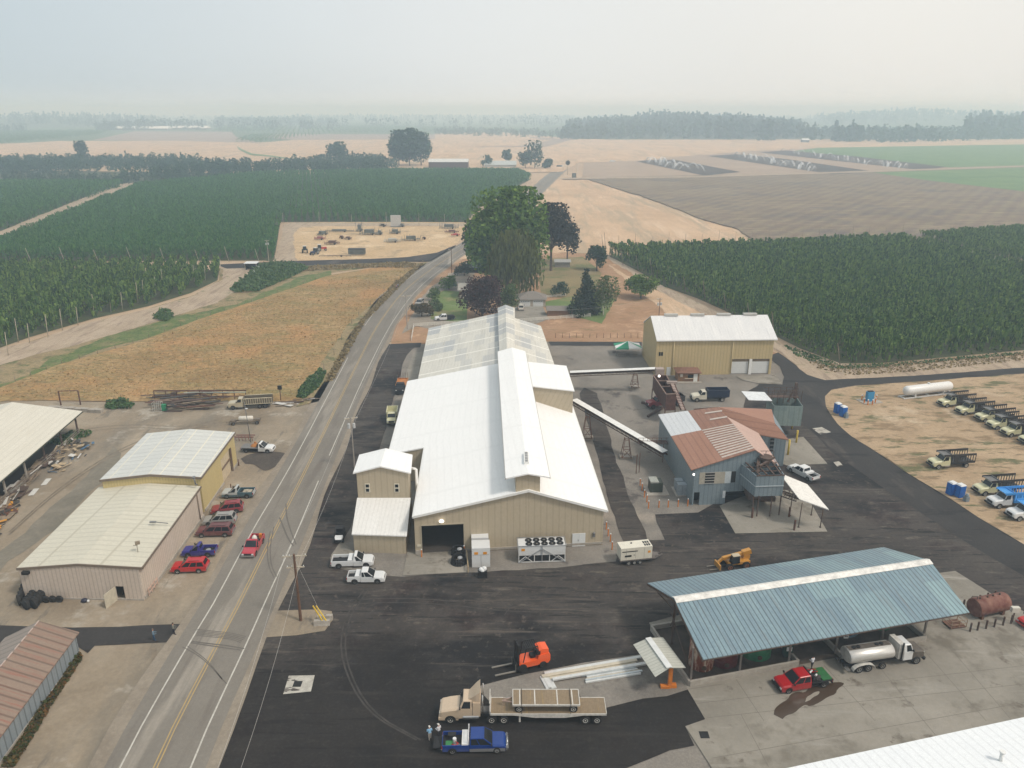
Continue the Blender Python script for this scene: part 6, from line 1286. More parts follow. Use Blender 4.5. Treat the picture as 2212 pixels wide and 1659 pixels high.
def truck(name,label,cat,rear,front,P,L,W=2.35,group=None,bed=None,cabh=2.35,hoodl=1.75,rims=None,axles=2,z=0.0,cabl=1.5,r=.48):
 loc,a=place(rear,front,z);t=thing(name,label,cat,loc,a,group);f=L/2;w=W/2-.12;xw=f-hoodl;xg=xw-cabl
 nose(t,P,f,xw,w,.62,1.5,1.62);b=MB();b.b2(xg,xw,-w,w,.62,1.62);b.build("body",P,t)
 cabin(t,P,xw,xw-.45,xg+.06,xg,1.62,cabh,w-.04,((.28,.92),));b=MB();b.b2(f-.05,f+.15,-w,w,.5,.78);b.build("front_bumper",M_black,t)
 b=MB();b.b2(-f+.2,xg,-.45,.45,.72,.98);b.b2(-f+.6,f-.3,-.4,.4,.5,.74);b.build("chassis",M_black,t)
 b=MB();b.b2(xw-.3,xg+.1,-w-.12,-w,.5,.7);b.b2(xw-.3,xg+.1,w,w+.12,.5,.7);b.tube((xg-.2,-w+.1,.75),(xg-1.3,-w+.1,.75),.26,10);b.build("step_tank",M_chrome,t)
 arch(t,(f-1.05,),w,r)
 for s in(-1,1):wheel(t,f-1.05,s*(w-.08),r,.28,rims or M_rimw)
 for k in range(axles-1):
  for s in(-1,1):wheel(t,-f+1.5+k*1.2,s*(w-.20),r,.26,rims or M_rimw,dual=True)
 x1=xg-.15;x0=-f
 if bed:bed(t,x0,x1,W/2)
 return t
def rack(m,floorm=None,lid=True):
 def f(t,x0,x1,w):
  b=MB();b.b2(x0,x1,-w,w,1.0,1.14);b.build("bed_floor",floorm or M_black,t);H1=2.9
  for s in(-1,1):
   b=MB();y=s*(w-.03);b.b2(x0,x1+1.7,y-.05,y+.05,H1-.38,H1);n=9
   for k in range(n+1):x=x0+(x1-x0)*k/n;b.beam((x,y,1.1),(x,y,H1-.1),.09)
   b.b2(x0,x1,y-.03,y+.03,1.14,1.42);b.b2(x1-1.25,x1-.35,y-.02,y+.02,1.4,2.5);b.build("rack_side",m,t)
  b=MB();b.b2(x1-.1,x1,-w,w,1.1,H1-.1)
  if lid:b.hexa([(x1,-w,H1-.36),(x1+1.7,-w,H1-.22),(x1+1.7,w,H1-.22),(x1,w,H1-.36),(x1,-w,H1-.28),(x1+1.7,-w,H1-.14),(x1+1.7,w,H1-.14),(x1,w,H1-.28)])
  b.build("cab_guard",m if lid!=2 else M_grey,t)
 return f
def dump(m,h=2.6,ribs=None,z0=1.1):
 def f(t,x0,x1,w):
  b=MB()
  for s in(-1,1):b.b2(x0,x1,s*w,s*(w-.08),z0,h)
  b.b2(x0,x0+.08,-w+.08,w-.08,z0,h);b.b2(x1-.08,x1,-w+.08,w-.08,z0,h+.1);b.b2(x0,x1,-w+.08,w-.08,z0,z0+.1);b.build("dump_body",m,t)
  b=MB()
  for s in(-1,1):
   b.b2(x0-.03,x1+.03,s*(w-.1),s*(w+.06),h-.12,h+.02)
   if ribs:
    b.b2(x0,x1,s*w,s*(w+.06),z0,z0+.15)
    for k in range(13):x=x0+.1+(x1-x0-.2)*k/12;b.b2(x-.05,x+.05,s*w,s*(w+.06),z0+.15,h-.12)
  b.build("body_rib",ribs or m,t)
 return f
M_rackb=plain("dark_rack_paint",(.022,.018,.017),.6,var=.4);M_rackblue=plain("bright_blue_rack",(.04,.25,.60),.5,var=.15)
grp="hop trucks parked in a row on the dirt lot"
ht=truck("hop_truck","pale yellow hop truck with dark racks, first of the row by the gas tank","truck",(2104,872),(2020,880),PCR,8.0,bed=rack(M_rackb,lid=2),group=grp)
lab=["hop truck with dark rack bed, second in the row from the white tank","hop truck with dark rack bed, third in the row from the white tank","hop truck with dark rack bed, fourth in the row from the white tank","hop truck with dark rack bed, fifth in the row from the white tank","pale yellow hop truck cut by the right edge, sixth in the row","hop truck with dark rack bed standing alone in the middle of the dirt lot","hop truck with dark rack bed beside the blue racked trucks"]
for l_,(re_,fr_)in zip(lab,(((2144,888),(2058,897)),((2189,903),(2099,912)),((2215,919),(2125,928)),((2248,935),(2155,944)),((2290,952),(2193,962)),((2099,1005),(2002,1011)),((2206,1061),(2096,1069)))):
 o=copy_tree(ht);o.location,a=place(re_,fr_);o.rotation_euler=(0,0,a);o["label"]=l_
 if "alone"in l_:del o["group"]
hb_=truck("hop_truck","white hop truck with bright blue rack bed beside the dark racked one","truck",(2240,1088),(2125,1096),PW,8.0,bed=rack(M_rackblue,M_rackblue),group="white trucks with blue racks")
o=copy_tree(hb_);o.location,a=place((2285,1114),(2167,1123));o.rotation_euler=(0,0,a);o["label"]="white hop truck with bright blue rack bed cut by the right edge, nearest the viewer"
truck("tipper_truck","cream cabbed truck with dark navy high sided body by the ochre warehouse","truck",(1576,865),(1488,866),paint("cream_paint",(.58,.55,.45),.05),8.3,bed=dump(plain("navy_box",(.010,.018,.045),.4,var=.3),2.75))
truck("tipper_truck","red truck with dark box parked under the rusty hopper","truck",(1481,873),(1389,883),PDR,8.6,bed=dump(M_rackb,2.4),rims=M_grey)
truck("dump_truck","old cream dump truck with ribbed body parked by the scrap racks","truck",(603,877),(482,884),paint("old_cream_paint",(.42,.37,.26),.25),9.4,2.4,bed=dump(plain("old_cream_body",(.12,.10,.07),.7),2.5,plain("cream_ribs",(.44,.39,.28),.6,var=.25)),axles=3,rims=M_grey)
truck("delivery_truck","pale yellow truck parked facing the viewer left of the white roofed building","truck",(849,900),(846,921),PCR,6.2,2.2,hoodl=1.0,cabl=1.3,bed=dump(PCR,2.3))
t=truck("flatbed_lorry","dark lorry with orange bed and stakes beside the white building wall","truck",(872,828),(863,856),M_black,8.0,2.4,hoodl=1.0,bed=dump(plain("orange_bed",(.42,.17,.05),.7,var=.2),1.5))
b=MB()
for k in range(5):b.beam((-3.9,-1.1+k*.55,1.3),(-3.9,-1.1+k*.55,2.9),.06)
b.build("stake",M_rust,t)
loc,a=place((1308,1549),(951,1549));t=thing("semi_tractor","tan lorry tractor with tall sleeper fairing in the foreground","lorry",loc,a);f=8.9;w=1.12
nose(t,PTN,f,f-2.1,w,.7,1.65,2.0);b=MB();b.b2(f-3.5,f-2.1,-w,w,.75,2.0);b.build("body",PTN,t)
cabin(t,PTN,f-2.1,f-2.5,f-3.45,f-3.5,2.0,2.85,w-.02,((.15,.85),),rearwin=False)
b=MB();b.b2(f-4.35,f-3.55,-w,w,1.0,2.75);b.build("sleeper",PTN,t)
b=MB();ws_=w-.08;b.loft([[(f-3.0-k*1.3,-ws_*q_,2.72),(f-3.0-k*1.3,-ws_*q_,2.75+h_),(f-3.0-k*1.3,ws_*q_,2.75+h_),(f-3.0-k*1.3,ws_*q_,2.72)]for k,q_,h_ in((0,.6,.1),(.35,.82,.5),(.7,.98,.95),(1.0,1,1.3))]);b.build("roof_fairing",PTN,t)
b=MB();b.b2(f-2.0,f+.12,-w,w,.5,.8);b.build("front_bumper",PTN,t);b=MB();b.b2(f-7.2,f-.5,-.42,.42,.75,1.05);b.b2(f-6.9,f-5.9,-.7,.7,1.05,1.3);b.build("chassis",M_grey,t)
for s in(-1,1):
 b=MB();b.tube((f-2.5,s*.95,.85),(f-4.2,s*.95,.85),.3,12);b.build("fuel_tank",M_chrome,t);b=MB();b.tube((f-4.6,s*.9,1.0),(f-4.6,s*.9,3.6),.08,8);b.build("exhaust_stack",M_chrome,t)
b=MB();b.tube((f-2.4,.9,2.8),(f-2.5,.9,4.0),.02,4);b.tube((f-3.0,-.9,2.8),(f-3.0,-.9,3.4),.02,4);b.build("antenna",M_black,t);arch(t,(f-1.15,),w,.52)
for s in(-1,1):
 wheel(t,f-1.15,s*1.0,.52,.3,M_rimw);wheel(t,f-5.55,s*.92,.52,.27,M_rimw,dual=True);wheel(t,f-6.85,s*.92,.52,.27,M_rimw,dual=True)
t=thing("flatbed_trailer","long flatbed semi-trailer with worn wooden deck and white edges behind the tan tractor","trailer",loc,a);x0,x1=-8.9,3.55;PWS=plain("chipped_white",(.52,.50,.46),.6,var=.2,scale=3)
M_deck=ribbed("plank_deck",(.20,.15,.095),(.29,.22,.145),pitch=.18,groove=.2,rough=.85,direction='X',streak=((.34,.235,.09),.55),bump=.3)
b=MB();b.b2(x0+.06,x1-.06,-1.18,1.18,1.36,1.45);b.build("deck",M_deck,t)
b=MB()
for s in(-1,1):b.b2(x0,x1,s*1.18,s*1.26,1.26,1.48)
b.b2(x0,x0+.06,-1.26,1.26,1.26,1.48);b.b2(x1-.06,x1,-1.26,1.26,1.26,1.48);b.build("edge_rail",PWS,t)
b=MB()
for s in(-1,1):b.plate([(x0+1,s*.5,1.28),(x0+3.3,s*.5,1.0),(x0+4.5,s*.5,.78),(x0+7.6,s*.5,.78),(x0+9.6,s*.5,1.05),(x1-.3,s*.5,1.28)][::s],.1);b.plate([(x0+2.4,s*1.22,1.26),(x0+4.5,s*1.22,.95),(x0+7.6,s*1.22,.95),(x0+10.0,s*1.22,1.26)][::s],.03)
b.build("main_beam",PWS,t);b=MB();b.b2(x1-.12,x1,-1.2,1.2,1.45,1.75)
for y in(-1.15,-.6,0,.6,1.15):b.beam((x1,y,1.4),(x1,y,2.7),.1)
b.beam((x1,-1.2,2.65),(x1,1.2,2.65),.1);b.build("front_rack",PWS,t)
b=MB();b.b2(x1-3.3,x1-3.1,.9,1.1,.25,1.2);b.b2(x1-3.3,x1-3.1,-1.1,-.9,.25,1.2);b.build("landing_leg",PWS,t)
for x in(x0+1.0,x0+2.25):
 for s in(-1,1):wheel(t,x,s*.92,.5,.27,M_rimw,dual=True)
wl_,_=place((1247,1549),(1100,1549));dzw=1.46;t=thing("farm_wagon","low wooden topped wagon with white rim strapped onto the flatbed trailer","wagon",(wl_[0]+.25,loc[1],wl_[2]+dzw-.09),a)
b=MB();b.b2(-3.5,3.5,-1.12,1.12,1.12,1.2);b.build("deck",M_deck,t);b=MB()
for s in(-1,1):b.b2(-3.58,3.58,s*1.12,s*1.2,1.05,1.26)
b.b2(-3.58,-3.5,-1.12,1.12,1.05,1.26);b.b2(3.5,3.58,-1.12,1.12,1.05,1.26)
for x in(-2.8,-1.2,1.2,2.8):b.b2(x-.06,x+.06,-1.12,1.12,1.2,1.215)
b.build("edge_rail",PWS,t);b=MB();b.beam((3.5,-.4,.9),(4.7,0,.75),.1);b.beam((3.5,.4,.9),(4.7,0,.75),.1);b.beam((4.5,0,.2),(4.5,0,1.2),.08);b.build("drawbar",plain("pinkish_steel",(.36,.26,.22),.7),t)
b=MB();b.b2(-2.2,2.2,-.5,.5,.75,1.05);b.build("frame",PWS,t)
for x in(-2.9,2.9):
 for s in(-1,1):wheel(t,x,s*.85,.45,.3,M_rimw)
b=MB();k_=Vector(loc)
for xa,xb in((2.6,3.6),(-2.6,-3.9)):b.path([(xa,-1.25,.1),(xa,-1.24,1.28),(xa,1.24,1.28),(xa,1.25,.1)],.035,4);b.path([(xb,-1.24,-.02),(xa*1.3,-1.22,1.15)],.035,4)
b.build("tie_strap",plain("dark_strap",(.08,.07,.06),.8),t)
loc,a=place((1812,1447),(1985,1421));t=thing("tanker_truck","dusty silver tanker truck with white cab parked at the blue roofed shed","tanker truck",loc,a);f=5.1
M_dusty=plain("dusty_bonnet",(.10,.085,.07),.6,var=.3);nose(t,M_dusty,f,f-1.7,.95,.8,1.75,1.95);b=MB();b.b2(f-2.9,f-1.7,-1.05,1.05,.85,2.0);b.build("body",PW,t)
cabin(t,PW,f-1.7,f-2.0,f-2.85,f-2.9,2.0,2.85,1.03,((.3,.9),),roofm=None);b=MB();b.b2(f-3.6,f-2.95,-1.0,1.0,1.1,3.1);b.build("sleeper",PWS,t)
b=MB();b.b2(-5.1,f-.4,-.45,.45,.7,1.0);b.b2(f-.1,f+.15,-1.05,1.05,.5,.85);b.build("chassis",M_black,t)
b=MB();n=20;R2=[]
for x,k in((-4.75,.0),(-4.74,.9),(-4.6,1),(.85,1),(1.0,.9),(1.01,0)):R2 .append([(x,1.18*k*math.cos(2*PI*j/n),1.95+.88*k*math.sin(2*PI*j/n))for j in range(n)])
b.loft(R2,caps=False,smooth=True);_s=NT("brushed_tank");_nn=_s.noise(_s.objc(),1.2,5,.7,stretch=(.3,1.5,1.5));b.build("tank_barrel",_s.done(_s.ramp(_nn,[(.35,(.42,.41,.39)),(.65,(.62,.61,.58))]),.35,.45),t)
b=MB();b.b2(-4.6,.8,-.35,.35,2.78,2.86);b.build("walkway",M_dusty,t)
for x in(-3.9,-3.3,-.9,-.3):b=MB();b.tube((x,-.05,2.84),(x,-.05,2.98),.24,10);b.build("hatch",M_black,t)
b=MB();b.b2(-5.2,-4.7,-1.15,1.15,.62,.74);b.build("rear_bumper",M_chrome,t);b=MB();b.tube((f-3.25,-1.12,1.0),(f-3.25,-1.12,3.4),.1,8);b.build("exhaust_stack",M_black,t)
for s in(-1,1):
 wheel(t,f-1.0,s*.95,.52,.3,M_rim)
 for x in(-3.5,-2.3):wheel(t,x,s*.88,.5,.27,M_rim,dual=True)
 wheel(t,-.4,s*.95,.46,.27,M_rim)
 b=MB();b.loft([[(-2.9+1.45*math.cos(th_),s*1.22,.5+.72*math.sin(th_)),(-2.9+1.45*math.cos(th_),s*.7,.5+.72*math.sin(th_)),(-2.9+1.42*math.cos(th_),s*.7,.46+.70*math.sin(th_)),(-2.9+1.42*math.cos(th_),s*1.22,.46+.70*math.sin(th_))]for th_ in[PI*k/8 for k in range(9)]]);b.build("mudguard",M_rimw,t)
loc,a=place((1170,1434),(1118,1445));t=thing("forklift","orange and black forklift with long forks in the middle of the dark yard","forklift",loc,a);t.scale=(1.2,1.15,1.25)
b=MB();b.loft([[(x,-.72,z0),(x,-.72,z1),(x,.72,z1),(x,.72,z0)]for x,z0,z1 in((-1.9,.75,1.35),(-1.7,.5,1.55),(-.7,.5,1.5),(-.6,.45,1.05),(1.1,.45,1.0),(1.25,.5,.9))]);b.build("body",POR,t)
b=MB();b.loft([[(x,-.6,1.4),(x,-.6,z1),(x,.6,z1),(x,.6,1.4)]for x,z1 in((-1.75,1.95),(-1.1,2.05),(-.7,1.95))]);b.build("counterweight",POR,t)
b=MB();b.b2(-.9,-.55,-.62,.62,1.5,1.9);b.b2(-.5,.0,-.3,.3,1.0,1.35);b.b2(-.6,-.45,-.3,.3,1.35,1.9);b.build("seat",M_black,t)
b=MB()
for s in(-.62,.62):b.beam((.85,s,1.0),(.55,s,2.5),.08);b.beam((-.75,s,1.5),(-.6,s,2.5),.08);b.beam((.55,s,2.5),(-.6,s,2.5),.08)
for k in range(7):b.beam((-.6+k*.19,-.62,2.5),(-.6+k*.19,.62,2.5),.04)
b.build("overhead_guard",M_black,t);b=MB()
for s in(-.45,.45):b.beam((1.35,s,.15),(1.3,s,2.95),.16,.22)
for z in(.6,1.6,2.85):b.beam((1.33,-.5,z),(1.33,.5,z),.12,.2)
b.b2(1.2,1.4,-.14,.14,.3,2.8);b.b2(1.45,1.6,-.75,.75,.2,.95);b.build("mast",M_black,t)
for s in(-.62,.62):b=MB();b.b2(1.6,3.7,s-.09,s+.09,.16,.24);b.b2(1.55,1.65,s-.09,s+.09,.16,.9);b.build("fork",plain("worn_fork",(.24,.22,.19),.5,.4),t)
for s in(-1,1):wheel(t,.95,s*.68,.45,.32,M_black);wheel(t,-1.15,s*.66,.38,.28,M_black)
loc,a=place((1622,1219),(1545,1229));t=thing("telehandler","yellow telescopic loader with forks behind the blue roofed shed","loader",loc,a);t.scale=(.95,.95,.82)
b=MB();b.b2(-2.3,1.2,-.8,.8,.8,1.25);b.b2(-2.6,-1.5,-.85,.1,1.2,1.9);b.build("body",PYE,t);b=MB();b.loft([[(-.5,.15,1.2),(.9,.15,1.2),(.9,1.0,1.2),(-.5,1.0,1.2)],[(-.4,.2,2.6),(.6,.2,2.6),(.6,.95,2.6),(-.4,.95,2.6)]]);b.build("cab",M_glassd,t)
b=MB();b.box((.1,.57,2.65),(1.15,.85,.1));b.build("cab_roof",plain("pale_roof",(.42,.36,.26),.6),t)
b=MB();b.beam((-2.6,-.2,2.5),(1.8,-.2,1.7),.5,.5);b.beam((-2.7,-.2,2.6),(-1.4,-.2,2.3),.7,.8);b.beam((1.8,-.2,1.7),(2.6,-.2,.9),.35,.35);b.b2(2.5,2.7,-.9,.9,.2,1.1);b.beam((-2.0,-.5,1.3),(-2.2,-.5,2.3),.2);b.build("boom",PYE,t)
for s in(-.5,.5):b=MB();b.b2(2.7,4.1,s-.08,s+.08,.2,.28);b.build("fork",plain("worn_fork",(.24,.22,.19),.5,.4),t)
for x in(1.1,-1.6):
 for s in(-1,1):wheel(t,x,s*.95,.62,.42,plain("rust_hub",(.30,.10,.03),.7))
loc,a=place((738,1153),(731,1178));t=thing("utility_buggy","small black and white off road buggy parked left of the tower building","buggy",loc,a)
b=MB();b.loft([[(x,-w_,.45),(x,-w_,z),(x,w_,z),(x,w_,.45)]for x,w_,z in((.5,.6,.95),(1.1,.58,.88),(1.45,.42,.7))]);b.build("hood",PW,t);b=MB();b.b2(-1.5,.5,-.68,.68,.4,.65);b.b2(-1.55,-.6,-.65,.65,.7,.95);b.b2(1.4,1.6,-.5,.5,.4,.7);b.build("body",M_black,t)
b=MB();b.b2(-.6,-.1,-.55,.55,.65,.95);b.b2(-.7,-.55,-.55,.55,.9,1.45);b.build("seat",M_black,t);b=MB()
for s in(-.6,.6):b.path([(.6,s,.9),(.25,s,1.85),(-.7,s,1.85),(-.95,s,.9)],.03,5)
b.b2(-.7,.25,-.62,.62,1.85,1.9);b.build("roll_cage",M_black,t)
for x in(1.0,-1.0):
 for s in(-1,1):wheel(t,x,s*.62,.33,.26,M_black)
loc,a=place((1331,1216),(1428,1206));t=thing("generator_trailer","cream white generator box on a triple axle trailer","generator",loc,a);PCW=plain("cream_box",(.62,.59,.50),.5,var=.06)
b=MB();b.b2(-3.1,1.6,-.95,.95,.8,2.75);b.build("housing",PCW,t);b=MB()
for i in range(3):
 for j in range(2):b.b2(.5+i*.33,.75+i*.33,-.7+j*.7,-.15+j*.7,2.75,2.765)
b.b2(-2.9,-.6,-.965,-.955,2.1,2.25);b.b2(-2.5,-1.5,-.965,-.955,1.3,1.6);b.b2(-1.2,-1.0,-.965,-.955,1.5,1.6);b.tube((-1.2,.3,2.75),(-1.2,.3,2.85),.12,8);b.build("grille",M_black,t)
b=MB();b.b2(.95,1.35,-.97,-.955,1.7,2.05);b.build("sticker",plain("orange_sticker",(.65,.27,.02),.6),t)
b=MB()
for x in(-2.3,-.9,.4):b.b2(x-.01,x+.01,-.965,-.95,.95,2.6)
b.build("panel_seam",M_grey,t);b=MB();b.b2(-3.2,2.2,-1.0,1.0,.62,.78);b.beam((2.2,-.8,.7),(3.6,0,.65),.12);b.beam((2.2,.8,.7),(3.6,0,.65),.12);b.b2(2.2,2.9,-.5,.5,.7,.78);b.beam((3.3,0,.1),(3.3,0,1.1),.1);b.build("trailer_frame",plain("dusty_frame",(.12,.105,.095),.8,var=.3),t)
for k in range(3):
 for s in(-1,1):wheel(t,-1.9+k*.85,s*1.02,.34,.22,M_rimw)
loc,a=place((572,914),(489,918));t=thing("tank_trailer","low trailer carrying a white pressure tank on the dirt by the dump truck","trailer",loc,a)
b=MB();b.beam((-3.0,-.5,.6),(3.2,-.5,.6),.12,.2);b.beam((-3.0,.5,.6),(3.2,.5,.6),.12,.2);b.b2(-3.1,-2.0,-.6,.6,.6,1.1);b.b2(2.0,2.9,-.5,.5,.6,1.0);b.beam((3,0,.6),(3.9,0,.5),.12);b.build("frame",plain("muddy_frame",(.16,.13,.10),.9,var=.3),t)
b=MB();b.lathe((-1.7,0,1.2),(1,0,0),[(0,0),(.35,.06),(.5,.25),(.5,2.75),(.35,2.94),(0,3.0)],18);b.build("tank",plain("dirty_white_tank",(.56,.53,.47),.5,var=.15),t);wheel(t,-2.5,-.7,.36,.2);wheel(t,-2.5,.7,.36,.2);wheel(t,2.3,-.7,.36,.2);wheel(t,2.3,.7,.36,.2)
tree("maple_tree",(1095,625),36,(15.5,12),"huge green broadleaf tree towering over the farmhouse garden",F_green,1,nq=12000,leaf=1.2,trunk=.8,z0=.10,lobes=22)
tree("weeping_tree",(1108,645),24,(9,8),"large olive weeping tree in front of the huge green one",F_willow,2,nq=5200,leaf=.95,trunk=.6,z0=.06,lobes=14,weep=True)
tree("dark_tree",(1190,585),27,(8,7),"dark brownish green tree with gaps in its crown, right of the huge one",F_walnut,3,nq=4200,leaf=.95,trunk=.6,z0=.10,lobes=15)
tree("dark_tree",(1225,570),17,(5.5,5),"smaller dark tree at the far right of the big tree group",F_walnut,33,nq=1700,leaf=.9,trunk=.35,z0=.25,lobes=9)
tree("dark_tree",(1028,582),20,(5.5,6),"dark evergreen at the road side of the huge green tree",F_dkgreen,4,nq=2600,leaf=.95,trunk=.5,z0=.08,lobes=12)
tree("plum_tree",(1042,688),13,(7,6.5),"round dark purple leaved tree behind the old galvanised roof",F_plum,5,nq=5200,leaf=.6,trunk=.4,z0=.06,lobes=15)
tree("green_tree",(1097,675),9,(3.6,3.6),"light green small tree between the purple tree and the garage",F_bush,6,nq=1700,leaf=.55,trunk=.25,z0=.08)
tree("conifer",(1262,682),15,(5.5,5),"dark pointed evergreen beside the white rail fence end",F_dkgreen,7,nq=4200,leaf=.6,trunk=.35,z0=.03,lobes=12,cone=True)
tree("birch_tree",(1303,680),12.5,(4.8,4.5),"pale green birch with white stems right of the dark evergreen",F_bush,8,nq=2600,leaf=.5,trunk=.16,z0=.08,lobes=12,trunkm=plain("birch_bark",(.5,.47,.40),.8))
tree("orchard_tree",(1384,645),8.5,(6,5.2),"broad round green tree standing alone on the orange dry grass",F_green,9,nq=3200,leaf=.6,trunk=.3,z0=.14,lobes=14)
tree("round_tree",(1289,585),10,(4.6,4.4),"round grey green tree at the corner of the right hop yard",F_wood,10,nq=2000,leaf=.7,trunk=.3,z0=.10)
tree("round_shrub",(970,626),5,(3.2,3),"clipped dark green dome shrub on the lawn by the road",F_green,12,nq=1100,leaf=.5,trunk=.2,z0=.02,cat="shrub")
tree("rusty_shrub",(911,684),4.2,(4.3,2.6),"wide rusty brown shrub beside the road in front of the silver SUV",F_rust,13,nq=1500,leaf=.45,trunk=.2,z0=.02,cat="shrub")
for i,(x,y,h,r_)in enumerate(((938,665,3,2),(934,650,3.4,2.2),(940,637,3,2),(948,672,2.4,1.8))):
 tree("hedge_shrub",(x,y),h,(r_,r_),"yellow green shrub in the row along the farmhouse drive",F_bush,60+i,nq=420,leaf=.45,trunk=.12,z0=.02,group="shrubs along the farmhouse drive",cat="shrub",lobes=6)
tree("blue_shrub",(1208,640),5,(3.6,3),"blue green shrub between the garage and the dark evergreen",F_wood,14,nq=900,leaf=.5,trunk=.2,z0=.02,cat="shrub")
tree("dark_shrub",(1070,605),6,(5,3),"dark hedge mass behind the house roof under the huge tree",F_dkgreen,15,nq=1400,leaf=.6,trunk=.2,z0=.02,cat="shrub")
tree("roadside_shrub",(1003,596),6,(4.5,3.5),"bushy dark shrub at the fence left of the carport",F_dkgreen,16,nq=900,leaf=.6,trunk=.2,z0=.02,cat="shrub")
for i,(x,y,h,r_,l_)in enumerate(((862,358,40,12,"left"),(885,359,42,12,"middle"),(910,358,38,12,"right"))):
 tree("poplar_tree",(x,y),h,(r_*1.15,r_),f"{l_} tree of the tall hazy poplar clump beside the far road",F_wood,70+i,nq=2300,leaf=2.4,trunk=.8,z0=.04,lobes=16)
tree("tall_tree",(180,352),26,(8,7),"lone tall tree rising out of the left tree belt",F_wood,75,nq=900,leaf=2.2,trunk=.6,z0=.05)
tree("round_tree",(728,352),25,(14,10),"big round crowned tree rising from the belt left of the poplars",F_wood,76,nq=1400,leaf=2.4,trunk=.7,z0=.05,lobes=12)
tree("round_tree",(1051,361),13,(7,6),"small round tree between the two far barns",F_wood,77,nq=400,leaf=1.8,trunk=.4,z0=.1)
for i,(x,h,r_,l_)in enumerate(((1155,30,11,"tallest"),(1135,20,8,"left"),(1095,16,6,"leftmost"),(1183,10,6,"lowest right"))):
 tree("farm_tree",(x,364 if x>1120 else 352),h,(r_,r_),f"{l_} tree of the farmstead group where the road vanishes",F_wood,80+i,nq=700,leaf=2.0,trunk=.4,z0=.05)
def scrub(name,pv,n,size,hgt,mat,label,seed,flat=.3):
 rg=np.random.default_rng(seed);poly=[G2(*p)for p in pv];P=np.array(poly);X=rg.uniform(P[:,0].min(),P[:,0].max(),n*6);Y=rg.uniform(P[:,1].min(),P[:,1].max(),n*6);k=inpoly(X,Y,poly);X=X[k][:n];Y=Y[k][:n]
 Z=np.abs(rg.normal(size=len(X)))*hgt*(.5+.5*np.sin(X*.9+seed)*np.sin(Y*.8))**1*.5+hgt*.2
 return tag(npmesh(name,leaf_quads(np.stack([X,Y,Z+.12],1),size*rg.uniform(.6,1.3,len(X)),rg,flat=0),4,mat),label,"undergrowth",kind="stuff")
scrub("bramble_thicket",[(497,628),(530,600),(560,575),(600,568),(650,573),(665,583),(620,605),(560,630),(510,634)],6500,.7,1.7,F_bramble,"dark green bramble thicket beside the small white roofed pump shelter",51)
scrub("bramble_thicket",[(330,690),(345,672),(365,670),(377,685),(360,697)],700,.6,1.2,F_bramble,"small green bramble patch beside the track at the left",52)
scrub("roadside_weeds",[(905,572),(915,570),(862,622),(790,696),(748,772),(722,822),(700,830),(735,765),(775,700),(850,615)],3800,.5,.8,F_dry,"tall dry weeds along the fence beside the highway",54)
scrub("roadside_bush",[(640,860),(655,832),(690,800),(705,806),(690,838),(660,862)],1500,.5,.9,F_bramble,"green roadside brambles at the corner of the golden field",55)
scrub("weed_strip",[(640,578),(880,568),(900,572),(895,580),(800,579),(700,584),(640,588)],2600,.6,.8,F_dry,"dry tall weeds along the side road in front of the golden field",56)
scrub("weed_strip",[(172,1412),(178,1425),(128,1500),(80,1580),(30,1659),(5,1659),(60,1575),(120,1487)],1900,.34,.35,foliage("mixed_weeds",(.045,.075,.02),(.09,.085,.03),(.20,.09,.035)),"red and green weeds growing along the red roofed shed",57)
scrub("weed_patch",[(228,885),(232,868),(262,866),(290,875),(285,885)],500,.5,1.1,F_bramble,"green weeds at the left end of the scrap racks",58)
scrub("weed_patch",[(100,960),(150,935),(195,930),(200,940),(140,965)],420,.45,.4,F_bramble,"grass tufts at the corner of the cattle barn",59)
scrub("verge_weeds",[(1740,775),(1820,790),(1905,788),(2212,762),(2300,758),(2300,775),(2212,780),(1950,806),(1830,812),(1760,795)],1500,.5,.3,F_dry,"dry weeds along the verge below the right hop yard",61)
scrub("verge_weeds",[(1690,745),(1725,757),(1815,790),(1905,788),(2212,761),(2212,766),(1905,795),(1800,800),(1720,770)],900,.55,.5,F_bramble,"green weeds at the foot of the right hop yard",62)
scrub("stubble_tufts",[(0,845),(134,792),(288,749),(425,698),(544,659),(708,604),(890,580),(850,618),(755,700),(700,780),(660,845),(640,860),(300,862),(0,862)],9000,.38,.10,foliage("straw_tufts",(.25,.18,.085),(.34,.24,.115),(.46,.34,.19)),"short dry tufts of stubble on the golden field",63)
def hiphouse(name,label,cat,px,py,L,D,zw,zr,rz=0,roofm=None,wallm=None,hip=True,extra=None):
 t=thing(name,label,cat,G(px,py),rz);b=MB();b.b2(0,L,0,D,0,zw);b.build("wall",wallm or plain("beige_siding",(.38,.33,.27),.8),t);o=.5;b=MB();h=D/2*(1 if hip else 0)
 A=[(-o,-o,zw),(L+o,-o,zw),(L+o,D+o,zw),(-o,D+o,zw)];r0=(h-(0 if hip else o),D/2,zr);r1=(L-h+(0 if hip else o),D/2,zr)
 b.face([A[0],A[1],r1,r0]);b.face([A[2],A[3],r0,r1]);b.face([A[1],A[2],r1]);b.face([A[3],A[0],r0]);b.face(A[::-1]);b.build("roof",roofm or M_shingle,t)
 if extra:extra(t)
 return t
def gdoors(t):
 for x in(.7,5.0):
  b=MB();b.b2(x,x+3.4,-.06,-.01,.05,2.2);d=b.build("garage_door",PW,t);b=MB()
  for k in range(5):b.b2(x+.25+k*.62,x+.6+k*.62,-.09,-.07,1.75,2.0)
  b.build("pane",M_glassd,d)
hiphouse("garage","garage with grey hipped roof and two white doors behind the old roof","garage",1119,663,9.2,7,2.6,4.6,extra=gdoors)
hiphouse("garden_shed","long low brown shed with grey roof behind the white rail fence","shed",1183,683,8.0,3.6,1.9,3.0,wallm=M_brownwood,hip=False)
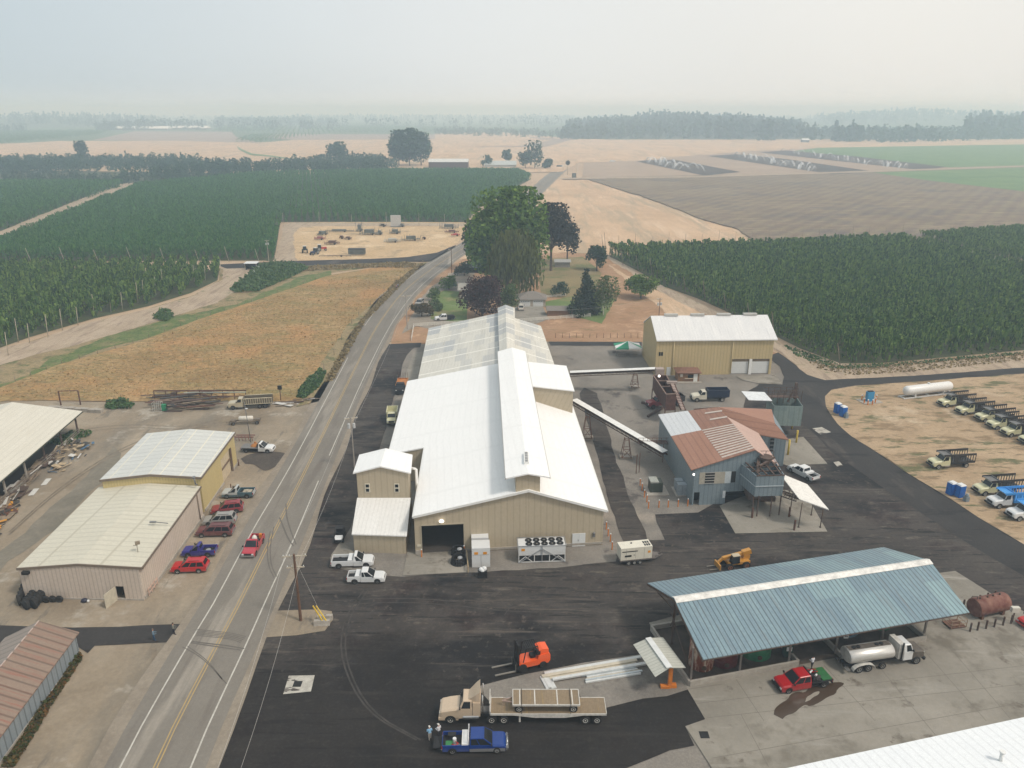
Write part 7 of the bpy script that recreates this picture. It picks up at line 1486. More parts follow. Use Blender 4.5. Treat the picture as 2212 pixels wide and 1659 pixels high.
hiphouse("farmhouse","farmhouse roof half hidden between the purple tree and the drive","house",992,645,9,9,3,4.6,roofm=plain("pale_roofing",(.32,.30,.26),.8),hip=False)
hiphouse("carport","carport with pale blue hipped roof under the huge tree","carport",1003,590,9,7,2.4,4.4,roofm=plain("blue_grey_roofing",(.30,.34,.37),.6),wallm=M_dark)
hiphouse("small_shed","small shed with metal roof under the dark trees","shed",1200,578,6,5,2.3,3.1,roofm=plain("metal_roofing",(.34,.34,.33),.6),wallm=plain("grey_boards",(.25,.23,.21),.9),hip=False)
hiphouse("far_barn","far barn with pale roof and brown open front beside the poplars","barn",926,364,44,24,7,10,roofm=plain("pale_barn_roof",(.55,.55,.53),.6),wallm=plain("brown_front",(.09,.055,.045),.9),hip=False)
hiphouse("far_shed","far low shed with grey green roof at the farmstead","barn",1047,362,36,22,3,7,roofm=plain("green_grey_roof",(.40,.43,.42),.6),wallm=plain("pale_wall",(.4,.4,.38),.8),hip=False)
for i,(x0,y0,L_,l_)in enumerate(((246,281,70,"leftmost brightest of the long pale farm sheds in the haze"),(300,281,95,"middle of the long pale farm sheds in the haze"),(370,280,120,"rightmost longest of the pale farm sheds in the haze"))):
 hiphouse("far_shed",l_,"barn",x0,y0,L_,40,5,12,roofm=plain("bright_far_roof",(.80,.80,.78),.5),wallm=plain("far_dark_wall",(.15,.15,.15),.9),hip=False)
hiphouse("far_hut","tiny white hut in front of the right wood","hut",1733,308,14,10,5,8,roofm=PW,wallm=plain("far_dark_wall",(.15,.15,.15),.9),hip=False)
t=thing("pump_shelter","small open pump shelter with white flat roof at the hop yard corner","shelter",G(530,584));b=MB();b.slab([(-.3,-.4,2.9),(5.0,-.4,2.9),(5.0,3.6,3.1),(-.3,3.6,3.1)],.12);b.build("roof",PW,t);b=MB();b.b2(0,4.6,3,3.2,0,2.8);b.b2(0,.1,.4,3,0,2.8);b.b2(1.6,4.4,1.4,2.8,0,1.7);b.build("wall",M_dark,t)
for x in(0,4.6):b=MB();b.b2(x,x+.14,-.1,.04,0,2.8);b.build("post",M_palepole,t)
for p_,l_ in(((556,582),"white plastic tank standing right of the pump shelter"),((547,591),"white plastic drum in front of the pump shelter")):
 t=thing("plastic_tank",l_,"tank",G(*p_));b=MB();b.lathe((0,0,.1),(0,0,1),[(.0,0),(.8,.02),(.85,1.1),(.6,1.3),(0,1.35)],14);b.build("shell",PW,t);b=MB();b.tube((0,0,1.4),(0,0,1.55),.2,8);b.build("lid",M_black,t)
def railfence(label,A,B,n,h=1.25,m=None,rails=3,wth=.13):
 a=Vector(G(*A));c=Vector(G(*B));t=thing("rail_fence",label,"fence",tuple(a));
 for k in range(n+1):p=a.lerp(c,k/n);b=MB(tuple(a));b.box((p.x,p.y,h/2),(wth,wth,h));b.build("fence_post",m or PWF,t)
 b=MB(tuple(a))
 for k in range(rails):z=h*(.92-k*.28);b.beam(a+Vector((0,0,z)),c+Vector((0,0,z)),.05,.13)
 b.build("rail",m or PWF,t)
PWF=plain("fence_white",(.62,.60,.55),.7)
railfence("white rail fence in front of the farmhouse drive, meeting the side fence at a corner",(894,707),(1012,700),8)
railfence("short white rail fence running toward the viewer at the road side corner",(889,737),(894,707),3)
railfence("white rail fence in front of the low brown shed, right of the roof ridge",(1120,697),(1275,685),12)
railfence("little white fence in the back garden behind the garage",(1160,646),(1222,640),6,1.0)
railfence("short white fence between the garage and the dark evergreen",(1238,648),(1256,648),3,1.0)
railfence("white gate panel at the drive entrance by the road pole",(968,597),(980,596),2,1.2)
PFW=plain("grey_fence_post",(.20,.16,.125),.9,var=.3)
def posts(P,h,label,group,r=.07,n=None,m=None):
 if n:P=[(P[0][0]+(P[1][0]-P[0][0])*k/(n-1),P[0][1]+(P[1][1]-P[0][1])*k/(n-1))for k in range(n)]
 base=None
 for i,q in enumerate(P):
  p=G(*q)
  if base is None:base=pole(p,h,r,label,group,m or PFW,name="fence_post",cat="fence post")
  else:o=base.copy();col.objects.link(o);o.location=(p[0],p[1],0);o.rotation_euler=(.06*math.sin(i*3),.08*math.cos(i*5),i)
posts([(1200,730),(1378,730)],1.5,"thin rusty post of the wire fence at the edge of the orange paddock","paddock fence posts",n=13,m=M_rust)
fl_=[(0,838),(67,812),(134,786),(211,765),(288,743),(356,716),(425,692),(485,671),(544,653),(600,633),(655,614),(708,597)]
posts([((a[0]+c[0])/2 if k else a[0],(a[1]+c[1])/2 if k else a[1])for a,c in zip(fl_,fl_[1:])for k in(0,1)],1.5,"wooden fence post along the upper edge of the golden field","golden field fence posts")
posts([(722,768),(738,735),(760,700),(775,682),(800,660),(830,628),(700,800),(686,822)],1.8,"dark post of the fence between the golden field and the highway","roadside fence posts",.09)
posts([(1085+k,0)for k in range(0)]or[(1015,565),(1022,560),(1030,554),(1040,548)],1.3,"post of the garden fence beside the highway bend","garden fence posts")
M_br=plain("utility_pole_wood",(.115,.062,.038),.9,var=.3)
def upole(base,h,label,arms=((.5,2.4),),rz=.35,r=.17,extra=None,m=None,cans=0):
 g=G(*base);t=thing("utility_pole",label,"utility pole",g,rz);b=MB();b.tube((0,0,0),(0,0,h),r,10,r*.65);b.build("shaft",m or M_br,t)
 for dz,w in arms:
  b=MB();b.box((0,.2,h-dz),(w,.12,.14));b.beam((-.7,.2,h-dz),(0,.15,h-dz-.7),.05);b.beam((.7,.2,h-dz),(0,.15,h-dz-.7),.05);a_=b.build("crossarm",M_palepole,t);b=MB()
  for x in(-.45,.45,-.2):b.tube((x*w,.2,h-dz+.07),(x*w,.2,h-dz+.25),.05,6)
  b.build("insulator",M_head,a_)
 for k in range(cans):b=MB();b.lathe((.45*(1 if k else-1),0,h-2.1),(0,0,1),[(0,0),(.26,.02),(.26,.85),(0,.95)],10);b.build("transformer",plain("can_grey",(.45,.46,.46),.5),t)
 return Vector((g[0],g[1],h))
w0=upole((650,1342),9.9,"dark wooden utility pole with two crossarms on the dirt island",((.4,3.0),(2.0,2.2)),.1,.2)
w1=upole((766,1013),10.2,"utility pole with transformers beside the tower building",((.3,2.4),),.3,.13,m=plain("grey_pole",(.30,.27,.24),.8),cans=2)
w2=upole((880,712),10.5,"utility pole beside the highway in front of the rusty shrub",((.3,3.2),),.3,.16,m=plain("grey_pole",(.30,.27,.24),.8))
w3=upole((976,590),9.8,"brown utility pole at the highway bend left of the huge tree",((.3,2.6),),.5)
w4=upole((581,566),9.5,"utility pole with two transformer cans at the hop yard corner",((.3,2.0),),.2,.13,m=M_palepole,cans=2)
w5=upole((1421,720),10.5,"utility pole with twin transformers behind the ochre warehouse",((.3,1.6),),.2,.13,cans=2)
w6=upole((1161,437),9,"slim pole beside the straight stretch of highway above the trees",((.3,2.0),),.5,.12,m=M_palepole)
upole((1216,380),9,"far pole where the highway bends out of sight",((.3,2.0),),.5,.2,m=M_palepole)
upole((1246,372),9,"far pole right of the vanishing highway",((.3,2.0),),.5,.2,m=M_palepole)
t=thing("light_pole","thin dark light pole behind the yellow workshop","light pole",G(542,956));b=MB();b.tube((0,0,0),(-.35,0,8.6),.07,6);b.build("shaft",M_grey,t);b=MB();b.box((-.1,0,7.2),(.5,.25,.15));b.build("lamp_head",M_head,t)
t=thing("sign_post","dark box on a post at the tail of the dump truck","post",G(607,866));b=MB();b.beam((0,0,0),(0,0,3.0),.16);b.build("post",M_rust,t);b=MB();b.box((0,0,3.2),(.9,.3,.9));b.build("box",M_black,t)
def wire(pts,label,sag=.9,r=.014):
 b=MB(pts[0])
 for a,c in zip(pts,pts[1:]):
  a,c=Vector(a),Vector(c);P=[a.lerp(c,k/14)-Vector((0,0,sag*4*(k/14)*(1-k/14)))for k in range(15)];b.path([tuple(p)for p in P],r,4)
 o=b.build("power_line",plain("wire_grey",(.42,.41,.39),.6));o.location=pts[0];tag(o,label,"power line")
up_=Vector((.9,0,-.3));end=Vector(G(455,1700,8));wire([end,w0+Vector((-1.2,0,-.3)),w1+Vector((-1,0,-.3)),w2+Vector((-1,0,-.2)),w3+Vector((-1,0,-.2))],"power line running along the yard side of the highway",1.0)
wire([end+Vector((2,0,0)),w0+up_,w1+up_,w2+up_,w3+up_],"second strand of the power line beside the highway",1.2)
wire([w2+Vector((1,0,-1)),Vector((7,216,8)),w5],"service wire crossing in front of the purple tree",.8)
for dx,l_ in((-.3,"left"),(.3,"right")):
 a=Vector(G(706+dx*14,1352));b=MB(tuple(a));b.beam(a+Vector((0,0,.2)),a+Vector((-1.5-.15*dx,.6,2.6)),.13);o=b.build("guy_guard",plain("guard_yellow",(.62,.42,.03),.6));o.location=a;tag(o,f"{l_} yellow guy wire guard leaning over the concrete blocks","guy guard")
wire([w0+Vector((0,0,-.5)),Vector(G(706,1352,.3))],"guy wire from the dark pole down to the yellow guards",0,.015)
def block(name,label,cat,px,py,d,rz,m,z=0.0):
 t=thing(name,label,cat,G(px,py)[:2]+(z,),rz);b=MB();b.loft([[(-d[0]/2,-d[1]/2,.09),(d[0]/2,-d[1]/2,.09),(d[0]/2,d[1]/2,.09),(-d[0]/2,d[1]/2,.09)],[(-d[0]/2,-d[1]/2*.8,d[2]*.5),(d[0]/2,-d[1]/2*.8,d[2]*.5),(d[0]/2,d[1]/2*.8,d[2]*.5),(-d[0]/2,d[1]/2*.8,d[2]*.5)],[(-d[0]/2,-d[1]/2*.62,d[2]),(d[0]/2,-d[1]/2*.62,d[2]),(d[0]/2,d[1]/2*.62,d[2]),(-d[0]/2,d[1]/2*.62,d[2])]]);b.build("block",m,t);b=MB();b.box((0,0,d[2]+.01),(.3,.08,.05));b.build("lifting_loop",M_rust,t);return t
block("concrete_barrier","front grey concrete block below the yellow guy guards","barrier",696,1350,(2.0,.75,.75),.06,M_concw);block("concrete_barrier","rear grey concrete block behind the yellow guy guards","barrier",703,1339,(1.9,.7,.75),.06,M_concw)
def bollards(P,lab,grp,h=1.35,r=.09,light=True,m=None):
 base=None
 for q in P:
  if base is None:
   base=thing("bollard",lab,"bollard",G(*q),0,grp);b=MB();b.tube((0,0,0),(0,0,h),r,10);b.build("post",m or M_orange,base)
   if light:b=MB();b.ball((0,0,h+.05),r*1.25);b.build("cap",_em if light==2 else PW,base)
  else:o=copy_tree(base);o.location=G(*q)
bollards([(1382.6,1049.5),(1386.7,1060),(1391.7,1074.7),(1397,1085.5),(1400.6,1098.7),(1423,1096.8),(1443,1096.3),(1464.4,1095),(1485.3,1094),(1403.5,1049.5)],"orange bollard with white cap guarding the transformers by the rusty plant","orange bollards round the transformers")
bollards([(1309.4,1144.3),(1313.5,1158.7),(1318.3,1170.7),(1322,1188)],"orange bollard with white cap along the right wall of the white roofed building","orange bollards by the building wall")
bollards([(911,1205)],"orange bollard at the left side of the big doorway",None);bollards([(1003,1197)],"orange bollard with white cap at the right side of the big doorway",None)
bollards([(2094.7,1366),(2110.7,1363.5),(2129,1360),(2146.8,1356.5),(2165.8,1352.6),(2183,1349)],"rusty steel post in front of the red horizontal tank","rusty guard posts in front of the red tank",1.4,.12,False,M_ruststeel)
bollards([(2078,1322),(2094,1317),(2112,1312),(2129,1307),(2145,1302)],"rusty steel post behind the red horizontal tank","rusty guard posts behind the red tank",1.9,.12,False,M_ruststeel)
bollards([(1624,1120),(1704,1118),(1715,1147)],"thick rusty post on the concrete pad below the front bin","rusty posts on the plant pad",1.9,.16,False,M_rust)
def box_unit(name,label,cat,px,py,d,rz,m,parts=(),z=.1):
 t=thing(name,label,cat,G(px,py)[:2]+(z,),rz);b=MB();b.b2(-d[0]/2,d[0]/2,-d[1]/2,d[1]/2,0,d[2]);b.build("housing",m,t,bevel=.03)
 for n,(x0,x1,y0,y1,z0,z1),mm in parts:b=MB();b.b2(x0,x1,y0,y1,z0,z1);b.build(n,mm,t)
 return t
M_stk=plain("orange_sticker",(.65,.27,.02),.6)
box_unit("electrical_cabinet","rear white cabinet with two orange labels beside the big doorway","cabinet",1037,1192,(2.5,2.2,2.9),.06,PW,(("sticker",(-.9,-.35,-1.12,-1.1,1.9,2.3),M_stk),("sticker",(.3,.85,-1.12,-1.1,1.9,2.3),M_stk)))
box_unit("electrical_cabinet","front white cabinet with two orange labels and seamed doors","cabinet",1039,1217,(2.6,2.3,3.1),.06,PW,(("sticker",(-.95,-.4,-1.17,-1.15,2.1,2.5),M_stk),("sticker",(.3,.85,-1.17,-1.15,2.1,2.5),M_stk),("door_seam",(-.02,.02,-1.165,-1.15,.1,2.0),M_grey),("door_seam",(-1.2,1.2,-1.165,-1.15,2.0,2.03),M_grey)))
t=box_unit("chiller_unit","long white chiller with ten round fans and grey brace frame","chiller",1169,1206,(6.8,2.3,1.5),.06,PW,(("sticker",(-3.0,-2.5,-1.17,-1.15,.75,1.15),M_stk),("coil_panel",(-3.3,3.3,-1.0,1.0,-1.05,0),M_black)),z=1.25)
for i in range(5):
 for j in range(2):
  b=MB();b.lathe((-1.85+i*1.13,-.52+j*1.05,1.5),(0,0,1),[(.50,0),(.50,.10),(.44,.10),(.42,.02),(0,.02)],16);f_=b.build("fan",M_black,t);b=MB();b.tube((-1.85+i*1.13,-.52+j*1.05,1.53),(-1.85+i*1.13,-.52+j*1.05,1.58),.14,8);b.build("hub",M_chrome,f_)
b=MB();Z0=-1.15
for x in(-3.35,-1.1,1.1,3.35):b.box((x,-1.12,(Z0+.1)/2),(.12,.1,1.25))
for x in(-2.4,2.4):b.beam((x-1,-1.12,Z0+.1),(x,-1.12,-.2),.09);b.beam((x+1,-1.12,Z0+.1),(x,-1.12,-.2),.09)
b.b2(-3.4,3.4,-1.18,-1.08,Z0,Z0+.12);b.build("base_frame",PW,t)
b=MB();b.beam((0,-1.25,1.7),(0,-1.25,Z0),.1);b.beam((0,-1.25,1.1),(-3.4,-1.25,Z0),.09);b.beam((0,-1.25,1.1),(3.4,-1.25,Z0),.09);b.path([(-3.5,-1.2,1.6),(3.5,-1.2,1.6),(3.5,1.2,1.6),(-3.5,1.2,1.6),(-3.5,-1.2,1.6)],.05,4);b.build("brace_frame",plain("galvanised_grey",(.36,.37,.38),.4,.4),t)
t=box_unit("waste_bin","black bin heaped with white sacks in front of the cabinets","bin",1042.5,1246,(1.3,1.0,1.0),.05,M_black);b=MB();b.ball((-.2,0,1.1),.35);b.ball((.25,.1,1.15),.38);b.ball((0,-.2,1.0),.3);b.build("white_sack",PW,t)
for px,py,s,l_ in((990,1198,1.0,"rear coil of black hose at the doorway"),(991,1217,1.1,"front coil of black hose with plastic wrap at the doorway")):
 t=thing("hose_coil",l_,"hose coil",G(px,py));b=MB()
 for k in range(5):z=.2+k*.22;n=18;rr_=s*(1-.04*k);b.path([(rr_*math.cos(2*PI*j/n),rr_*math.sin(2*PI*j/n),z)for j in range(n+1)],.11,6)
 b.build("hose",M_black,t);b=MB();b.ball((.2,.1,.9),.4,sc=(1,1,.5));b.build("plastic_wrap",plain("grey_wrap",(.35,.36,.37),.4),t)
a=Vector(G(1010,1237));b=MB(tuple(a));b.beam(a+Vector((.1,0,.9)),Vector(G(1008,1190,.9)),.12,.25);b.beam(a+Vector((.1,0,0)),a+Vector((.1,0,1)),.12);o=b.build("timber_rail",plain("pale_timber",(.45,.34,.20),.8));o.location=a;tag(o,"pale timber guard rail between the hose coils and the cabinets","rail")
box_unit("transformer_box","dark green transformer box inside the orange bollards","transformer",1415,1061,(2.1,2.0,1.9),.05,plain("transformer_green",(.035,.045,.035),.5),(("lid",(-1.1,.3,-1.05,1.05,1.9,2.15),plain("pale_lid",(.30,.31,.28),.6)),("base_pad",(-1.7,2.0,-2.0,1.6,-.1,.12),M_concw)),z=.15)
box_unit("switch_box","rear grey metal cabinet at the wall of the rusty plant","cabinet",1465,1058,(1.3,1.2,1.9),.05,plain("cabinet_grey",(.28,.32,.35),.5),(("base_pad",(-1.0,1.6,-2.6,1.0,-.1,.05),M_concw),));box_unit("switch_box","front grey metal cabinet at the wall of the rusty plant","cabinet",1471,1068,(1.5,1.2,2.0),.05,plain("cabinet_grey",(.28,.32,.35),.5),(("door_seam",(-.02,.02,-.62,-.6,.2,1.8),M_grey),))
M_potty=plain("portable_toilet_blue",(.005,.10,.38),.45);
def potty(px,py,rz,lab):
 t=thing("portable_toilet",lab,"portable toilet",G(px,py)[:2]+(.14,),rz);b=MB();b.b2(-.58,.58,-.58,.58,.05,2.15);b.build("cabin",M_potty,t);b=MB();b.loft([[(-.6,-.6,2.15),(.6,-.6,2.15),(.6,.6,2.15),(-.6,.6,2.15)],[(-.45,-.45,2.35),(.45,-.45,2.35),(.45,.45,2.35),(-.45,.45,2.35)]]);b.build("roof",PW,t);b=MB();b.b2(-.62,-.58,-.38,.38,.15,1.95);d_=b.build("door",plain("toilet_door_blue",(.01,.14,.46),.4),t);b=MB();b.b2(-.66,-.62,.22,.3,1.0,1.15);b.build("handle",M_black,d_)
def sink(px,py,lab):t=thing("wash_station",lab,"hand wash stand",G(px,py)[:2]+(.14,),.3);b=MB();b.b2(-.35,.35,-.35,.35,0,.85);b.lathe((0,0,.85),(0,0,1),[(.3,0),(.3,.25),(.15,.5),(0,.55)],8);b.build("tank",plain("grey_plastic",(.18,.22,.25),.5),t);b=MB();b.tube((.3,0,.9),(.3,0,1.5),.04,5);b.build("dispenser",PW,t)
potty(1808,893,.25,"left one of the farther pair of blue portable toilets");potty(1820,900,.25,"right one of the farther pair of blue portable toilets");sink(1827,904,"grey hand wash stand beside the farther blue portable toilets")
potty(2053,1069,.3,"left one of the nearer pair of blue portable toilets");potty(2071,1074,.3,"right one of the nearer pair of blue portable toilets");sink(2086,1084,"grey hand wash stand beside the nearer blue portable toilets")
ga,ra_=place((1942,862),(2060,848));t=thing("gas_tank","long white horizontal gas tank on a skid","gas tank",ga,ra_);M_gw=plain("tank_white",(.66,.65,.63),.35,var=.04)
LL=6.6;b=MB();b.lathe((-LL,0,1.75),(1,0,0),[(0,0),(.5,.08),(.9,.35),(1.1,.8),(1.1,LL*2-.8),(.9,LL*2-.35),(.5,LL*2-.08),(0,LL*2)],24);b.build("vessel",M_gw,t)
b=MB();b.b2(-LL-.6,LL+.2,-.95,-.75,.1,.35);b.b2(-LL-.6,LL+.2,.75,.95,.1,.35)
for x in(-6.9,-3.5,0,3.5,6.6):b.b2(x,x+.2,-.95,.95,.1,.3)
for x in(-4,4):b.b2(x-.15,x+.15,-.9,.9,.35,1.0)
b.build("skid_frame",PW,t);b=MB();b.tube((0,0,2.8),(0,0,3.1),.3,8);b.build("valve_dome",PW,t)
t=box_unit("fuel_pump","blue pump cabinet on a pale pad ringed by orange posts","fuel pump",1877,868,(1.6,.9,2.3),.2,plain("pump_blue",(.03,.22,.42),.5),(("base_pad",(-2.3,2.3,-1.6,1.6,-.1,.1),M_concw),("top_vent",(-.6,.6,-.3,.3,2.3,2.5),M_black)),z=.15)
bollards([(1866,873),(1874,876),(1884,876),(1890,872),(1892,866),(1861,866)],"short orange post with white cap round the blue pump","orange posts round the blue pump",1.3,.13)
loc,a_=place((2091,1336),(2172,1318));t=thing("red_tank","rusty red horizontal tank on a concrete base at the right","tank",loc,a_);_r=NT("faded_red_tank");_n2=_r.noise(_r.objc(),.8,5,.65);b=MB();b.lathe((-2.5,0,1.45),(1,0,0),[(0,0),(1.15,.02),(1.2,.08),(1.2,4.92),(1.15,4.98),(0,5.0)],24);b.build("vessel",_r.done(_r.ramp(_n2,[(.35,(.11,.03,.022)),(.65,(.22,.115,.085))]),.75),t)
[(b.b2(x,x+.4,-.9,.9,.05,.8),b.build("saddle",M_rust,t))for x,b in((-1.9,MB()),(1.5,MB()))];b=MB()
for x in(-1.8,-.6,.3,1.4):b.tube((x,0,2.6),(x,0,2.9),.12,6)
b.path([(-2.3,0,2.5),(-2.3,0,3.1),(-3.0,.2,3.1)],.06,5);b.build("pipe_fitting",M_ruststeel,t)
t=thing("lifting_basket","rusty open cage basket beside the red tank","basket",G(2060,1352)[:2]+(.16,),.2);b=MB();b.b2(-1.1,1.1,-.8,.8,.1,.18);b.build("floor",M_rust,t);b=MB()
for z in(.65,1.2):
 for q0,q1 in(((-1.1,-.8),(1.1,-.8)),((1.1,-.8),(1.1,.8)),((1.1,.8),(-1.1,.8)),((-1.1,.8),(-1.1,-.8))):b.beam((*q0,z),(*q1,z),.06)
for x in(-1.1,0,1.1):
 for y in(-.8,.8):b.beam((x,y,.1),(x,y,1.2),.06)
b.build("rail",plain("tan_rust",(.25,.18,.12),.8),t)
t=car("pickup_truck","red vehicle cut off by the right edge beside the guard posts","pickup truck",(2290,1340),(2194,1360),PR,5.4,1.95,"suv")
t=thing("meter_post","pale meter box on a post at the right edge behind the red vehicle","meter",G(2186,1345)[:2]+(.15,));b=MB();b.beam((0,0,0),(0,0,1.6),.12);b.build("post",M_ruststeel,t);b=MB();b.box((0,0,1.85),(1.0,.5,.7));b.build("box",plain("pale_meter",(.5,.48,.42),.6),t)
tp=G(1355,765);t=thing("party_tent","green and white striped square tent beside the ochre warehouse","tent",tp);n=16;b=MB();z1=3.7;pk=(0,0,z1)
def sqr(a,s):m=max(abs(math.cos(a)),abs(math.sin(a)));return(math.cos(a)/m*s*1.15,math.sin(a)/m*s*.85)
for k in range(n):
 a0,a1=2*PI*k/n,2*PI*(k+1)/n;p0,p1=sqr(a0,3.0),sqr(a1,3.0);mi=(k//2)%2;mid=.5
 q0=(p0[0]*mid,p0[1]*mid,2.95);q1=(p1[0]*mid,p1[1]*mid,2.95);b.face([q0,(*p0,2.35),(*p1,2.35),q1],mi=mi);b.face([q0,q1,pk],mi=mi);b.face([(*p0,2.35),(*p0,2.05),(*p1,2.05),(*p1,2.35)],mi=mi)
b.build("canopy",[plain("tent_white",(.72,.72,.70),.6,var=.04),plain("tent_green",(.02,.26,.14),.6,var=.08)],t)
for sx in(-1,1):
 for sy in(-1,1):b=MB();b.tube((sx*3.3,sy*2.45,0),(sx*3.3,sy*2.45,2.3),.05,6);b.build("leg",M_chrome,t)
for dx,l_ in((-12,"left"),(14,"right")):
 t=thing("picnic_table",f"{l_} picnic table under the striped tent","picnic table",G(1355+dx,770)[:2]+(.05,));M_pt=plain("grey_plank",(.22,.19,.16),.9);b=MB();b.b2(-1.0,1.0,-.38,.38,.72,.78);b.build("tabletop",M_pt,t)
 for s in(-1,1):b=MB();b.b2(-1.0,1.0,s*.55,s*.85,.42,.46);b.build("bench",M_pt,t);b=MB();b.beam((s*.7,-.75,0),(s*.7,.2,.72),.08);b.beam((s*.7,.75,0),(s*.7,-.2,.72),.08);b.build("leg",M_pt,t)
def bundle(name,label,A,Bp,n,w,h,ms,seed=1,layers=3):
 a=Vector(G(*A));c=Vector(G(*Bp));d=(c-a).normalized();s=Vector((-d.y,d.x,0));t=thing(name,label,"building materials",tuple(a));L=(c-a).length;r_=random.Random(seed)
 for k in range(n):
  b=MB(tuple(a));o=s*(w*(k/max(1,n-1)-.5));z=.2+h*r_.random();e0=r_.uniform(0,L*.12);e1=L-r_.uniform(0,L*.12);b.beam(a+o+d*e0+Vector((0,0,z)),a+o+d*e1+Vector((0,0,z)),w/max(1,n-1)*.96,.12+h*.3);b.build("steel_section",ms[k%len(ms)],t)
PWs=plain("galvanised_white",(.56,.57,.56),.5,.2,var=.12);PBs=plain("beige_sheet",(.48,.43,.34),.6)
bundle("steel_stack","longer stack of pale beige and white steel sections on the gravel",(1163,1471),(1393,1431),4,1.3,.25,[PWs,PBs,PBs,PWs],2)
bundle("steel_stack","shorter stack of galvanised channels in front of the longer one",(1252,1471),(1385,1449),6,1.3,.2,[PWs,plain("silver_channel",(.42,.46,.48),.4,.4),PBs],3)
bundle("steel_stack","short bundle of white louvred strips behind the wagon",(1192,1492),(1176,1462),4,.9,.05,[PWs],4)
def junk(name,label,pv,n,ms,seed,L=(.8,3.5),hgt=.7,ang=None,cat="scrap heap"):
 r_=random.Random(seed);poly=[G2(*p)for p in pv];P=np.array(poly);o0=(P[:,0].mean(),P[:,1].mean(),0);bs_=[MB(o0)for _ in ms];k=0
 while k<n:
  x=r_.uniform(P[:,0].min(),P[:,0].max());y=r_.uniform(P[:,1].min(),P[:,1].max())
  if not inpoly(np.array([x]),np.array([y]),poly)[0]:continue
  a=(ang if ang is not None else r_.uniform(0,PI))+r_.gauss(0,.25);l_=r_.uniform(*L);z=r_.uniform(.1,hgt);bs_[k%len(ms)].beam((x-math.cos(a)*l_/2,y-math.sin(a)*l_/2,z),(x+math.cos(a)*l_/2,y+math.sin(a)*l_/2,z+r_.uniform(-.05,.3)),r_.uniform(.08,.5)if r_.random()<.7 else r_.uniform(.5,1.1),.08);k+=1
 t=thing(name,label,cat,o0)
 for b,m,i in zip(bs_,ms,range(99)):o=b.build("scrap",m,t);o["kind"]="stuff"
Mw1=plain("old_boards",(.22,.17,.12),.9,var=.35);Mw2=plain("pale_boards",(.40,.31,.20),.9,var=.3);Mw3=plain("white_scrap",(.52,.51,.48),.7);Mw4=plain("dark_scrap",(.05,.045,.04),.8);Mw5=plain("blue_tarp",(.06,.13,.22),.6)
ba=math.atan2(bd.y,bd.x)
junk("lumber_heap","heap of boards and pipes stacked along the cattle barn rail",[(0,1075),(20,1060),(70,1015),(105,985),(118,1000),(80,1040),(30,1090),(0,1110)],46,[Mw1,M_ruststeel,Mw1,Mw3],1,(2,5),.9,ba)
junk("scrap_heap","mixed heap of planks, tarpaulin and barrels near the barn corner",[(110,990),(130,965),(160,950),(200,955),(205,965),(170,1000),(140,1020),(110,1030)],60,[Mw2,Mw4,Mw1,Mw2,Mw5,Mw3],2,(.5,2),.7)
junk("scrap_heap","tangle of metal and yellow planks at the left edge below the barn",[(0,1110),(25,1080),(50,1085),(35,1110),(10,1130),(-10,1180),(-20,1140)],46,[M_rust,Mw1,plain("orange_plank",(.55,.26,.04),.7),Mw4],3,(.5,2.2),.6)
for q,l_ in(((100,1042),"upper pale sheet lying on the ground by the lumber heap"),((73,1064),"lower pale sheet lying on the ground by the lumber heap")):
 b=MB();b.box((0,0,.12),(2.6,.9,.06),rz=ba+.1);t=tag(b.build("metal_sheet",Mw3),l_,"sheet");t.location=G(*q)
junk("scrap_rack","long row of racks and scrap pipes behind the parked dump truck",[(330,888),(345,858),(420,852),(480,852),(485,880),(440,886),(380,892)],70,[M_ruststeel,Mw1,M_rust,Mw4],5,(2,8),1.6,.02)
junk("pipe_heap","dark poles lying on the ground right of the dump truck",[(612,872),(640,866),(680,860),(686,866),(640,876),(612,880)],14,[M_ruststeel,Mw1,Mw3],6,(1.5,5),.4,.1)
t=thing("steel_rack","long rusty steel rack frame at the field edge behind the scrap","rack",G(420,862));b=MB()
for k in range(9):b.beam((-9+k*2.6,0,0),(-9+k*2.6,0,2.0),.14)
b.beam((-9,0,2.0),(12,0,2.1),.25);b.beam((-9,-1,1.0),(12,-1,1.1),.2);b.build("frame",M_rust,t);b=MB();b.beam((-2,-.5,1.7),(12,-.3,1.8),.16);b.build("pipe",plain("green_white_pipe",(.38,.42,.38),.6),t)
t=thing("gate_frame","rusty goal shaped frame at the edge of the golden field","frame",G(132,876));b=MB();wq=G(178,872)[0]-G(132,876)[0];b.beam((0,0,0),(0,0,3.4),.22);b.beam((wq,.4,0),(wq,.4,3.4),.22);b.beam((0,0,3.4),(wq,.4,3.4),.16);b.build("frame",M_rust,t);b=MB();b.beam((-.8,.2,.8),(wq+7,.4,.8),.08);b.build("rail",M_rust,t)
a_=Vector(G(105,884));c_=Vector(G(222,892));t=thing("concrete_blocks","low line of old concrete blocks beyond the cattle barn","blocks",tuple(a_));b=MB(tuple(a_))
for k in range(8):p=a_.lerp(c_,(k+.5)/8);b.box((p.x,p.y,.4),((c_-a_).length/8-.12,.9,.7+.2*(k%2)),rz=math.atan2(c_.y-a_.y,c_.x-a_.x));
b.build("block_row",M_concw,t)
t=thing("wire_cage","white wire crate with a green panel at the end of the scrap racks","cage",G(342,888));b=MB()
for x in(-.9,-.45,0,.45,.9):
 for y in(-.6,.6):b.beam((x,y,0),(x,y,2.1),.05)
for z in(.05,.7,1.4,2.1):b.path([(-.9,-.6,z),(.9,-.6,z),(.9,.6,z),(-.9,.6,z),(-.9,-.6,z)],.03,4)
